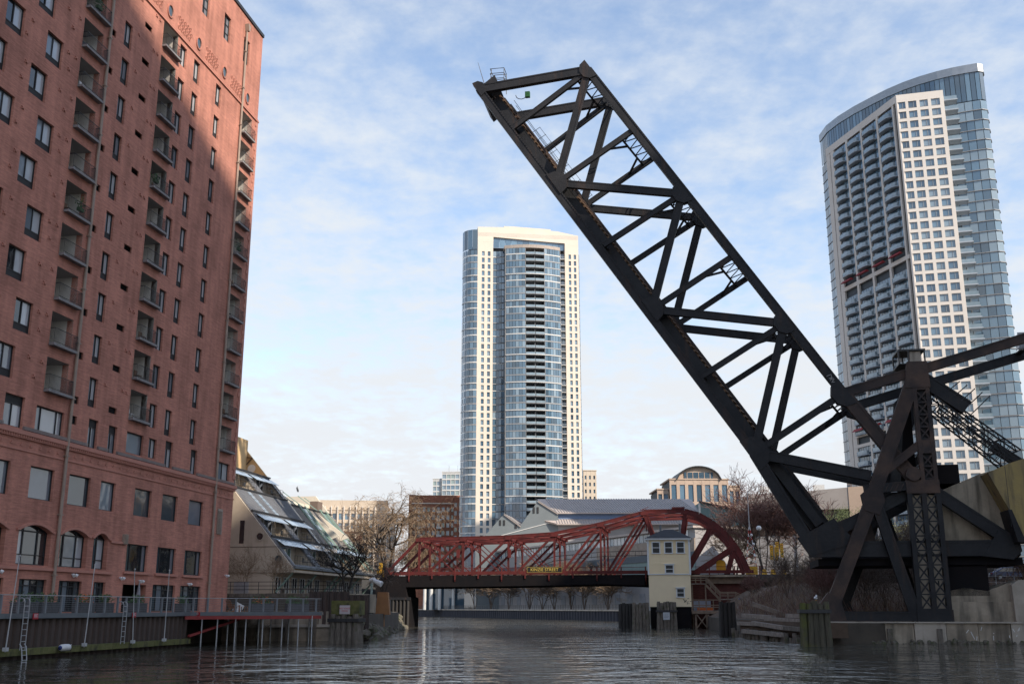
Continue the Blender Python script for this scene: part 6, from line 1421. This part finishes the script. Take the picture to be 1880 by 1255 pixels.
# long hall to the right: two-step ribbed roof over a blue band
MB().box(10.42, 42.6, .02, 30, 0, 21.4).build('hall_wall', m_gry, Wh, (0, 0, zz)); MB().box(10.42, 42.6, .5, 30, 21.4, 24.0).build('blue_band', m_blu, Wh, (0, 0, zz))
for (y0, za, y1, zb, nm) in ((-1.2, 21.2, .6, 22.4, 'lower_roof'), (-.2, 23.75, 12, 28.0, 'upper_roof')):
    q = [(10.0, y0, za), (42.6, y0, za), (42.6, y1, zb), (5.9, y1, zb)]
    MB().add(q + [(x, y, z - .25) for x, y, z in q], [(0, 1, 2, 3), (7, 6, 5, 4), (0, 4, 5, 1), (1, 5, 6, 2)]).build(nm, m_rfp, Wh, (0, 0, zz)); mb = MB()
    for i in range(54): x = 10.2 + i * .6; mb.beam((x, y0, za + .06), (x - (.3 if y1 < 2 else 2.2), y1, zb + .06), .09, .14, (1, 0, 0))
    mb.build('roof_ribs', m_gry, Wh, (0, 0, zz))
MB().prism([(42.6, 0), (42.6, 26.0), (54.8, 23.2), (58, 22.9), (58, 0)], -.5, 25, 'y').build('teal_hall', m_tealc, Wh, (0, 0, zz))
mb = MB()
for i in range(30): x = 42.7 + i * .5; mb.box(x, x + .08, -.56, -.501, 0, 26.0 - max(0, (x - 42.6)) * .235)
mb.build('cladding_ribs', m_tealc, Wh, (0, 0, zz)); MB().beam((42.3, -.8, 26.15), (58.3, -.8, 22.7), .5, .35, (0, 1, 0)).build('roof_edge', m_frame, Wh, (0, 0, zz)); MB().box(42.25, 42.6, -.6, 0, 0, 26).build('corner_strip', m_slabw, Wh, (0, 0, zz))
# low grey office with strip windows at the right
t = thing('strip_window_office', 'low grey office with slanted roof edge and dark strip windows behind the raised bridge', 'building', (47.0, 212, 2.25), R(-16))
MB().box(0, 22, 0, 25, 0, 22.8).build('body', m_gry, t); MB().prism([(-2.2, 19.7), (-.2, 19.2), (23, 19.2), (23, 23.6), (-.5, 22.0)], -1.6, 25, 'y').build('roof_fascia', mat('warm_grey', (.34, .31, .29), (.3, .27, .25), .7, .3), t)
MB().box(.6, 22, -.06, -.002, 14.4, 19.1).build('strip_glazing', mat('brown_glazing', (.10, .085, .075), (.06, .05, .045), .25, .5), t)
for i in range(15): MB().box(.6 + i * 1.5, .75 + i * 1.5, -.2, -.061, 14.4, 19.1).build('mullion', m_frame, t)
MB().box(9.2, 10.0, -.3, -.062, 0, 19.1).build('pilaster', m_gry, t); MB().box(19.5, 23, -1.7, 4, 0, 23.4).build('pink_end', m_pink, t)  # right end block is pink stone, the pilaster grey cladding
for x, w in ((2.5, 1.8), (13, 2.2)): MB().box(x, x + w, 4, 6, 23.1, 24.6).build('roof_unit', m_slabw, t)
# ---- far embankment
t = thing('far_river_wall', 'dark sheet pile river wall with pale coping seen under the red bridge', 'river wall', (24.4, 249.5, 0), math.atan2(124, -52))
n = 150; mb = MB(); L_ = 235.0
pts = []
for i in range(n): x = L_ * i / n; d = L_ / n; pts += [(x, 0), (x + d * .2, .3), (x + d * .5, .3), (x + d * .7, 0)]
mb.prism(pts + [(L_, -.8), (0, -.8)], -2, 2.15); mb.build('sheet_piles', mat('far_sheet', (.05, .05, .06), (.035, .035, .045), .8, .3), t); MB().box(-2, L_, -.9, .45, 2.16, 2.5).build('coping', m_conc2, t)
mb = MB()
for i in range(110): mb.box(i * 1.5 - .03, i * 1.5 + .03, -.3, -.24, 2.5, 3.6)
for z in (3.0, 3.3, 3.58): mb.box(0, 165, -.29, -.25, z, z + .05)
mb.build('railing', m_frame, t)
t = thing('riverside_building', 'long grey riverside building with strip windows behind the far trees', 'building', (24 + .922 * 13, 249 + .387 * 13, 2.25), math.atan2(-124, 52))
# local x runs from the far end towards the near end (negative = far), outside face at y = 0 towards the river (-y)
MB().box(-112, 14, 0, 16, 0, 18.2).build('wall', m_gry, t); MB().box(-112, 14.5, -.8, 16.5, 18.2, 18.7).build('roof_edge', m_rfp, t)
MB().box(-112, 14, -.5, -.01, 11.4, 13.0).build('dark_wall_band', mat('dark_band', (.08, .10, .12)), t); MB().box(-34, 14, -.35, -.012, 13.01, 16.0).build('stone_band', mat('rough_stone', (.34, .28, .23), (.22, .18, .15), .9, 1.2), t); MB().box(-30, 14, -.3, -.014, 6.2, 11.39).build('teal_wall', m_tealc, t)  # dark band stands proud along the full length of the wall
wm = [MB().box(0, 1.5, -.1, -.004, 0, 1.7).mesh('strip_window', g) for g in (GT[0], GT[2], g_cur)]; mu = MB().box(-.12, .12, -.2, -.005, 0, 1.9).mesh('mullion', m_slabw)
for z in (16.2, 8.2):
    for i in range(64):
        x = -110 + i * 1.9
        if z < 10 and x > -31: continue
        put('strip_window', random.choice(wm), t, (x, 0, z)); put('mullion', mu, t, (x - .2, 0, z - .1))
for i in range(18): MB().box(-108 + i * 6.4, -105.4 + i * 6.4, -.12, -.006, 1.4, 4.0).build('window', mat('far_pane', (.26, .27, .29)), t)
t = thing('column_pavilion', 'dark glazed pavilion with white round columns on the far bank', 'pavilion', (-23, 362, 2.25), R(-20))
MB().box(-7, 7, 1.5, 10, 0, 8).build('glazed_wall', GT[2], t); MB().box(-7.6, 7.6, 0, 10, 8, 9.2).build('roof', m_fascia, t)
for x in (-7, -4.6, -1.5, 3.5): MB().tube((x, .4, 0), (x, .4, 8), .55, n=12).build('column', m_slabw, t)
t = thing('distant_bridge', 'distant dark steel road bridge seen under the left end of the red bridge', 'bridge', (-49, 440, 0), R(0))
MB().box(-20, 15, 0, 12, 8.5, 10.5).build('girder', mat('blue_steel', (.06, .08, .13)), t); MB().box(9, 22, -1, 12, 0, 11).build('brick_pier', m_rbrick, t)
for i in range(8): MB().beam((-18 + 4 * i, 0, 10.5), (-14 + 4 * i, 0, 16), .5, .5).build('diagonal', m_red, t)
MB().beam((-18, 0, 16), (14, 0, 16), .5, .6).build('top_chord', m_red, t)
t = thing('red_gantry', 'dark red steel gantry behind the sloping cottages', 'gantry', (-31, 205, 7.6), 0)
for x in (-2.2, 0, 2.0): MB().box(x - .3, x + .3, -.3, .3, 0, 9.5).build('leg', m_red, t)
for z in (6.5, 8, 9.3): MB().beam((-2.4, 0, z), (2.3, 0, z), .5, .5, (0, 0, 1)).build('beam', m_red, t)
MB().beam((-2.2, 0, 5), (2.0, 0, 9), .3, .4).build('brace', m_red, t)
# ================================================================== TREES AND BRUSH (winter, bare)
def grow(seed, h, spread, levels, n_main, up=.55, droop=0.0, r0=.16, twig=.011, trunk_h=.28, kids=(5, 5, 4, 4), sub=.62):
    rnd = random.Random(seed); T_, C_ = MB(), MB()
    def branch(p, d, ln, r, lev):
        segs = 4 if lev < 2 else 3; q = p; pts = [p]
        for s in range(segs):
            w = .22 if lev else .07
            d = (d + Vector((rnd.gauss(0, w), rnd.gauss(0, w), rnd.gauss(0, w) + (.06 if lev < 2 else 0) - droop * lev * .09))).normalized()
            q2 = q + d * (ln / segs); ra, rb = r * (1 - .75 * s / segs), r * (1 - .75 * (s + 1) / segs)
            (T_ if lev < 2 else C_).tube(q, q2, max(ra, twig), max(rb, twig * .8), 6 if lev == 0 else (5 if lev == 1 else 3), cap=False); q = q2; pts.append(q)
        if lev < levels:
            k = kids[min(lev, len(kids) - 1)]
            for i in range(k):
                f = rnd.uniform(.3, 1.0) if lev else rnd.uniform(.5, 1.0); j = min(segs - 1, int(f * segs)); b = pts[j].lerp(pts[j + 1], f * segs - j)
                a = rnd.uniform(0, 2 * math.pi); side = Vector((math.cos(a), math.sin(a), rnd.uniform(-.1, .7))); nd = (d * (.75 if lev else .5) + side * spread).normalized()
                branch(b, nd, ln * rnd.uniform(sub - .14, sub + .16), r * .5, lev + 1)
    for m in range(n_main):
        a = 2 * math.pi * m / max(1, n_main) + rnd.random(); tilt = 0 if n_main == 1 else .28
        branch(Vector((0, 0, 0)), Vector((tilt * math.cos(a), tilt * math.sin(a), 1)).normalized(), h * .52, r0, 0)
    return T_, C_
def tree(name, label, loc, seed, h, mats, cat='tree', group=None, rotz=0.0, **kw):
    t = thing(name, label, cat, loc, rotz, group); a, b = grow(seed, h, kw.pop('spread', .75), kw.pop('levels', 4), kw.pop('n_main', 1), **kw)
    a.build('trunk', mats[0], t); b.build('crown', mats[1], t); return t
tree('bare_tree', 'dark leafless tree on the left bank in front of the cottages', (-15.9, 103.6, 3.9), 4, 6.6, (m_bark, m_bark), n_main=2, levels=4, r0=.17, twig=.016, kids=(6, 5, 4, 3))
tree('bare_tree', 'low leafless tree hanging over the lamp post by the left bridge end', (-15.2, 128, 3.9), 8, 5.6, (m_bark, m_twig), n_main=3, levels=4, r0=.10, twig=.014, droop=.9, kids=(5, 5, 4, 3))
tree('willow_tree', 'tall tan leafless willow behind the left end of the red bridge', (-23.0, 197, 7.0), 12, 21, (m_bark, m_twigw), n_main=3, levels=5, r0=.34, twig=.02, droop=.7, spread=.8, kids=(6, 5, 4, 3, 3))
tree('willow_tree', 'second tan leafless willow left of the tall one, partly behind the cottages', (-28.5, 190, 6.0), 21, 11, (m_bark, m_twigw), n_main=3, levels=4, r0=.25, twig=.022, droop=.8, kids=(6, 5, 5, 4))
tree('willow_tree', 'low tan leafless willow tangle between the tall willow and the red truss', (-17.5, 194, 6.0), 22, 11, (m_bark, m_twigw), n_main=4, levels=4, r0=.18, twig=.02, droop=.8, kids=(6, 5, 5, 4))
for i, (x, y, s, h, lb) in enumerate(((-29, 105.3, 31, 4.2, 'orange brown leafless shrub at the cottage wall by the brick corner'), (-26.2, 105.4, 32, 4.6, 'orange brown leafless shrub in the middle of the cottage wall'), (-23.2, 105.6, 33, 4.0, 'orange brown leafless shrub under the cottage overhang'))):
    tree('garden_shrub', lb, (x, y, 4.2), s, h, (m_twigw, m_twigw), 'shrub', 'bare shrubs on the cottage terrace', n_main=5, levels=3, r0=.035, twig=.012, kids=(5, 4, 3), spread=.6)
# riverside row on the far bank
far = [(15, 274), (8, 291), (1.5, 306), (-4.5, 320), (-10, 333), (-15.5, 347), (20, 262), (-21, 361), (12, 282), (5, 299)]
fl_ = ['nearest to the tender house', 'second from the tender house', 'third from the tender house', 'in the middle of the row', 'left of the middle of the row', 'third from the white columns', 'right beside the timber piles', 'beside the white columns', 'slim one near the right end', 'slim one near the middle']
for i, (x, y) in enumerate(far):
    tree('riverside_tree', 'leafless tree on the far embankment, ' + fl_[i], (x + 3.5, y + 3, 2.25), 50 + i, 10.5 + (i % 3) * 1.5, (m_twig, m_twig if i % 2 else m_twigw), 'tree', 'bare trees on the far embankment', n_main=3 if i % 2 else 5, levels=4, r0=.15, twig=.03, kids=(8, 5, 4, 3), spread=.7)
# trees and brush on the right bank
rb = [(43, 183, 7.0, 61, 19, m_twigr, 'tall reddish leafless tree behind the crossing gate'), (48.5, 186, 7.0, 62, 16, m_twigr, 'reddish leafless tree just left of the raised bridge foot'), (54.5, 178, 7.0, 63, 9, m_twigr, 'small reddish leafless tree behind the raised bridge foot'), (39.5, 190, 7.0, 64, 12, m_twigw, 'tan leafless tree beside the teal hall'),
      (41, 122, 4.6, 65, 7, m_twig, 'spreading dark leafless tree inside the tower A-frame'), (46.5, 126, 5.4, 66, 8, m_twig, 'dark leafless tree seen between the tower legs'), (36, 125, 3.6, 67, 6.5, m_twig, 'grey leafless sapling thicket tree left of the tower')]
for x, y, z, s, h, m, lb in rb: tree('bare_tree', lb, (x, y, z), s, h, (m_bark, m), 'tree', n_main=3, levels=4, r0=.13, twig=.017 if y < 150 else .034, kids=(6, 5, 5, 4), spread=.75)
bk = [(33, 148, 'left of the shed'), (37, 152, 'right above the shed door'), (41, 149, 'below the traffic signals'), (45, 152, 'left of the main tower leg'), (49, 148, 'below the heel of the raised bridge'), (42, 140, 'low in front of the retaining wall'), (47, 138, 'low behind the main tower leg'), (52, 143, 'between the tower legs, higher up'), (57, 146, 'behind the laced tower column')]
for i, (x, y, w_) in enumerate(bk): tree('bare_shrub', 'tall brown leafless brush before the retaining wall, ' + w_, (x, y, 4.0), 140 + i, (3.4 if x < 46 else 6.0) + (i % 3) * .5, (m_bark, (m_twigr, m_twig, m_twigw)[i % 3]), 'shrub', 'tall brush before the retaining wall', n_main=6, levels=4, r0=.06, twig=.018, kids=(5, 5, 4, 3), spread=.7)
sl = [(31.5, 108), (34.5, 106), (37.5, 109), (33, 114), (40, 107), (36, 113), (43, 109), (30, 118), (39, 114), (45, 112), (34, 120), (49, 113)]
sw = ['at the river side', 'second from the river', 'under the main tower leg', 'above the river side', 'between the tower legs', 'behind the main tower leg', 'behind the laced column', 'highest at the river side', 'in the middle of the slope', 'right of the laced column', 'near the top of the slope', 'at the right end of the slope']
for i, (x, y) in enumerate(sl):
    tree('bare_shrub', 'grey brown leafless shrub on the slope, ' + sw[i], (x, y, 1.5 + max(0, min(1, (y - 100) / 24)) * 3.2), 80 + i, 4.6 + (i % 3) * .8, (m_twig, m_twig if i % 3 else m_twigr), 'shrub', 'bare shrubs on the brushy slope', n_main=6, levels=3, r0=.04, twig=.013, kids=(6, 5, 4), spread=.7)
tree('hanging_vine', 'dry brown vine hanging over the concrete corner at the right edge', (46.0, 96.6, 5.0), 97, 3.6, (m_twigw, m_twigr), 'vine', n_main=7, levels=3, r0=.03, twig=.012, droop=2.4, kids=(6, 4, 3), spread=1.1)
# fine thicket and dead grass, one mass
mb = MB(); rnd = random.Random(77)
for i in range(9000):
    x = rnd.uniform(26, 62); y = rnd.uniform(99, 132); t_ = max(0, min(1, (y - 100) / 24)); z = 1.4 + t_ * t_ * (3 - 2 * t_) * 4.0 * min(1, (x - 25) / 8)
    h = rnd.uniform(.5, 2.2); d = Vector((rnd.gauss(0, .35), rnd.gauss(0, .3), 1)).normalized(); p = Vector((x, y, z)); q = p + d * h * .6; mb.tube(p, q, .018, .014, 3, rnd.randint(0, 2), False); mb.tube(q, q + (d + Vector((rnd.gauss(0, .5), rnd.gauss(0, .4), -.1))).normalized() * h * .5, .014, .009, 3, rnd.randint(0, 2), False)
tag(mb.build('dry_thicket', [m_twig, m_twigr, m_twigw]), 'mass of dry brown thicket stems covering the slope behind the tower', 'thicket', kind='stuff')
# olive bushes with leaves
def bush(name, label, loc, rx, rz_, n, seed, m):
    t = thing(name, label, 'bush', loc); rnd = random.Random(seed); mb = MB(); st = MB()
    for i in range(9): a = rnd.uniform(0, 6.28); st.tube((0, 0, 0), (rx * .6 * math.cos(a), rx * .6 * math.sin(a), rz_ * rnd.uniform(.8, 1.5)), .06, .02, 4)
    cl = [(rnd.uniform(-rx, rx) * .75, rnd.uniform(-rx, rx) * .75, rnd.uniform(.25, 1.7) * rz_, rnd.uniform(.3, .55) * rx) for _ in range(16)]
    for i in range(n):
        c = rnd.choice(cl); p = Vector((c[0] + rnd.gauss(0, c[3] * .5), c[1] + rnd.gauss(0, c[3] * .5), max(.1, c[2] + rnd.gauss(0, c[3] * .45)))); d = Vector((rnd.gauss(0, 1), rnd.gauss(0, 1), rnd.gauss(0.3, 1))).normalized(); k = d.orthogonal().normalized() * .08; L_ = rnd.uniform(.14, .3)
        mb.add([p, p + d * L_ * .5 + k, p + d * L_, p + d * L_ * .5 - k], [(0, 1, 2, 3)])
    st.build('stems', m_bark, t); mb.build('foliage', m, t)
bush('olive_bush', 'olive green evergreen tree left of the tower, below the strip window office', (57.5, 196, 7.7), 3.6, 6.6, 5200, 1, m_leaf); bush('olive_bush', 'larger olive green evergreen tree beside the tower leg', (63.5, 198, 7.7), 4.2, 7.6, 6000, 2, m_leaf); bush('olive_bush', 'yellow green bush seen between the tower legs', (67.5, 186, 7.7), 3.6, 5.2, 4200, 3, mat('yellow_leaf', (.17, .17, .06), (.11, .11, .04)))
MB().prism([(40, 4), (40.5, 7.9), (75, 7.9), (75, 4)], 127, 135, 'y').build('service_road', m_asph); struct(bpy.data.objects['service_road'])
# ================================================================== SMALL THINGS
def person():
    t = thing('person', 'person in dark coat and red trousers walking across the red bridge', 'person', (24 - 11.8 * ex - 2.2 * -ey * 0, 166 + 11.8 * ey, 7.87), RZ + R(90))
    me = bpy.data.meshes.new('body')
    J = {'pel': ((0, 0, .88), .15), 'chest': ((.02, 0, 1.25), .17), 'neck': ((.03, 0, 1.45), .06), 'head': ((.05, 0, 1.6), .105), 'top': ((.04, 0, 1.68), .08), 'shl': ((.02, .19, 1.38), .075), 'shr': ((.02, -.19, 1.38), .075), 'ell': ((-.06, .24, 1.12), .055), 'elr': ((.08, -.24, 1.12), .055), 'hal': ((.02, .25, .88), .04), 'har': ((.22, -.22, .95), .04),
         'hil': ((0, .09, .84), .11), 'hir': ((0, -.09, .84), .11), 'knl': ((.16, .09, .48), .075), 'knr': ((-.06, -.09, .47), .075), 'anl': ((.22, .09, .08), .05), 'anr': ((-.3, -.09, .12), .05), 'tol': ((.38, .09, .04), .04), 'tor': ((-.18, -.09, .03), .04)}
    E_ = [('pel', 'chest'), ('chest', 'neck'), ('neck', 'head'), ('head', 'top'), ('chest', 'shl'), ('chest', 'shr'), ('shl', 'ell'), ('ell', 'hal'), ('shr', 'elr'), ('elr', 'har'), ('pel', 'hil'), ('pel', 'hir'), ('hil', 'knl'), ('knl', 'anl'), ('anl', 'tol'), ('hir', 'knr'), ('knr', 'anr'), ('anr', 'tor')]
    ks = list(J); me.from_pydata([J[k][0] for k in ks], [(ks.index(a), ks.index(b)) for a, b in E_], []); o = put('body', me, t)
    md = o.modifiers.new('skin', 'SKIN'); o.modifiers.new('sub', 'SUBSURF').levels = 1
    for i, k in enumerate(ks): me.skin_vertices[0].data[i].radius = (J[k][1], J[k][1])
    me.skin_vertices[0].data[0].use_root = True
    m = bpy.data.materials.new('walker_clothes'); m.use_nodes = True; tt = m.node_tree; b = tt.nodes['Principled BSDF']; co = tt.nodes.new('ShaderNodeTexCoord'); s = tt.nodes.new('ShaderNodeSeparateXYZ'); tt.links.new(co.outputs['Object'], s.inputs[0])
    rp = tt.nodes.new('ShaderNodeValToRGB'); rp.color_ramp.interpolation = 'CONSTANT'; e = rp.color_ramp.elements; e[0].position = 0; e[0].color = (.02, .02, .02, 1); e[1].position = .06; e[1].color = (.4, .02, .02, 1)
    for p, c in ((.47, (.015, .015, .018, 1)), (.855, (.42, .26, .19, 1))): q = e.new(p); q.color = c
    mu = tt.nodes.new('ShaderNodeMath'); mu.operation = 'DIVIDE'; mu.inputs[1].default_value = 1.72; tt.links.new(s.outputs[2], mu.inputs[0]); tt.links.new(mu.outputs[0], rp.inputs[0]); tt.links.new(rp.outputs[0], b.inputs['Base Color']); me.materials.append(m)
    hb = blob((.02, 0, 1.64), (.115, .11, .11)); hb.build('hair', m_frame, t, smooth=True); MB().box(-.24, -.1, -.12, .12, 1.0, 1.4).build('backpack', m_frame, t)
person()
t = thing('crossing_gate', 'red and white lattice bridge gate standing upright on a yellow base', 'gate', (37.9, 170, 7.72), RZ)
MB().box(-.9, .9, -.5, .5, 0, 1.5).build('base', m_yel, t)
rw = [mat('gate_red', (.5, .04, .03)), m_white]
for s in (-1, 1):
    mb = MB()
    for i in range(12): a, b = i / 12, (i + 1) / 12; mb.beam((s * .8 * (1 - a * .9), 0, 1.5 + 6.2 * a), (s * .8 * (1 - b * .9), 0, 1.5 + 6.2 * b), .1, .1, (0, 1, 0), i % 2)
    mb.build('gate_arm', rw, t)
mb = MB()
for i in range(10): a, b = i / 10, (i + 1) / 10; s = 1 if i % 2 else -1; mb.beam((s * .8 * (1 - a * .9), 0, 1.5 + 6.2 * a), (-s * .8 * (1 - b * .9), 0, 1.5 + 6.2 * b), .06, .06, (0, 1, 0), i % 2)
mb.build('lacing', rw, t); MB().tube((0, 0, 7.6), (0, 0, 13.5), .09, .05, 6).build('mast', mat('pale_grey_paint', (.42, .42, .42)), t)
for i, (dx, z) in enumerate(((.5, 5.0), (.25, 6.4), (.6, 3.2))): b = blob((dx, -.1, z), (.2, .2, .2)); b.build('lamp', m_white, t, smooth=True)
t = thing('street_lamp', 'white globe street lamp right of the lattice gate', 'lamp', (39.4, 170, 7.72), RZ)
MB().tube((0, 0, 0), (0, 0, 7.2), .08, .06, 8).build('post', m_frame, t); blob((0, 0, 7.5), (.42, .42, .4)).build('globe', m_white, t, smooth=True)
def signal(x, y, label):
    t = thing('traffic_signal', label, 'traffic light', (x, y, 7.72), RZ); MB().tube((0, 0, 0), (0, 0, 5.2), .08, n=8).build('pole', m_galv, t)
    for dx in (-.35, .55):
        h = MB().box(dx - .25, dx + .25, -.25, .15, 2.7 + dx * .6, 4.9 + dx * .6).build('signal_head', m_yel, t)
        for i, c in enumerate(((.25, .02, .02), (.3, .18, .02), (.02, .12, .05))): MB().tube((dx, -.25, 4.55 + dx * .6 - i * .72), (dx, -.42, 4.6 + dx * .6 - i * .72), .2, .2, 10).build('lens_hood', m_yel if i < 3 else m_frame, h); MB().tube((dx, -.425, 4.6 + dx * .6 - i * .72), (dx, -.43, 4.6 + dx * .6 - i * .72), .17, n=10).build('lens', mat('lens%d' % i, c), h)
signal(41.2, 168.5, 'yellow traffic signal with two heads, nearer one on the right approach'); signal(42.9, 172.5, 'yellow traffic signal partly hidden behind the nearer one')
t = thing('warning_board', 'orange yellow round-topped board behind the bridge railing', 'sign', (32.2, 165.5, 7.75), RZ); MB().prism([(-.72, .6), (.72, .6), (.72, 1.75)] + [(.72 * math.cos(R(a)), 1.75 + .55 * math.sin(R(a))) for a in range(15, 180, 15)] + [(-.72, 1.75)], -.05, .05, 'y').build('board', mat('amber_board', (.80, .38, .02), (.72, .33, .02)), t)
for x in (-.45, .45): MB().box(x - .04, x + .04, -.04, .04, 0, .6).build('leg', m_frame, t)
for i, (x, y, lb) in enumerate(((39.0, 166.2, 'yellow barrier block at the gate base'), (40.3, 166.0, 'yellow barrier block between the gate and the signal'), (41.9, 165.8, 'yellow barrier block under the traffic signal'))):
    mb = MB().prism([(-.5, 0), (.5, 0), (.35, .4), (.3, .9), (-.3, .9), (-.35, .4)], -.25, .25, 'y'); mb.box(-.2, .2, -.28, .28, .9, 1.0); tag(mb.build('barrier_block', m_yel, None, (x, y, 7.72), RZ), lb, 'barrier', 'yellow barrier blocks')
t = thing('hydrant_post', 'yellow sign post at the left end of the red bridge', 'post', (-20.6, 168.5, 7.62), RZ); MB().box(-.5, .5, -.3, .3, 0, .9).build('base', m_yel, t); MB().box(-.25, .25, -.12, .12, .9, 2.1).build('post', m_yel, t)
# vehicles up on the street
def car(label, loc, rotz, col, van=False):
    t = thing('parked_van' if van else 'parked_car', label, 'van' if van else 'car', loc, rotz); m = mat('car_paint_%d' % int(sum(col) * 1000), col, col, .25, 1, spec=.6)
    if van: pr = [(-2.4, .35), (2.5, .35), (2.55, 1.0), (2.2, 1.2), (1.5, 2.1), (-2.35, 2.2), (-2.45, 1.0)]; gl = [(1.0, 1.25), (2.0, 1.25), (1.4, 1.95), (1.0, 1.95)]
    else: pr = [(-2.2, .35), (2.25, .35), (2.3, .75), (1.3, .95), (.6, 1.42), (-1.0, 1.45), (-1.8, 1.0), (-2.25, .9)]; gl = [(-1.55, .98), (1.1, .98), (.5, 1.36), (-.95, 1.38)]
    b = MB().prism(pr, -.88, .88, 'y').build('body', m, t); bv = b.modifiers.new('bevel', 'BEVEL'); bv.width = .08; bv.segments = 2
    for s in (-.885, .885): MB().prism(gl, min(s, s * 1.01), max(s, s * 1.01), 'y').build('side_window', g_drk, t)
    for x in (-1.45, 1.5):
        for s in (-.8, .8):
            w = MB().prism([(.33 * math.cos(2 * math.pi * i / 16), .33 * math.sin(2 * math.pi * i / 16)) for i in range(16)], -.11, .11, 'y').build('wheel', m_frame, t, (x, s, .33)); MB().prism([(.19 * math.cos(2 * math.pi * i / 12), .19 * math.sin(2 * math.pi * i / 12)) for i in range(12)], -.13, .13, 'y').build('rim', m_galv, w)
    for s in (-.6, .6): MB().box(2.2, 2.34, s - .2, s + .2, .6, .78).build('headlight', m_white, t); MB().box(-2.46 if van else -2.28, -2.2, s - .2, s + .2, .7, .85).build('tail_light', m_signred, t)
car('white van parked on the street behind the tower legs', (44.4, 130, 7.9), RZ, (.7, .7, .7), True)
car('silver car parked on the street below the counterweight', (51.5, 122, 5.9), RZ, (.45, .46, .48)); car('dark blue car parked at the right picture edge', (56.6, 122, 5.9), RZ, (.03, .05, .12))
t = thing('street_fence', 'thin grey wire fence along the street under the counterweight', 'fence', (52, 112, 5.2), RZ)
for i in range(9): MB().tube((-7 + 1.8 * i, 0, 0), (-7 + 1.8 * i, 0, 1.7), .035, n=5).build('post', m_galv, t)
for z in (.3, .9, 1.65): MB().tube((-7, 0, z), (7.4, 0, z), .02, n=4).build('rail', m_galv, t)
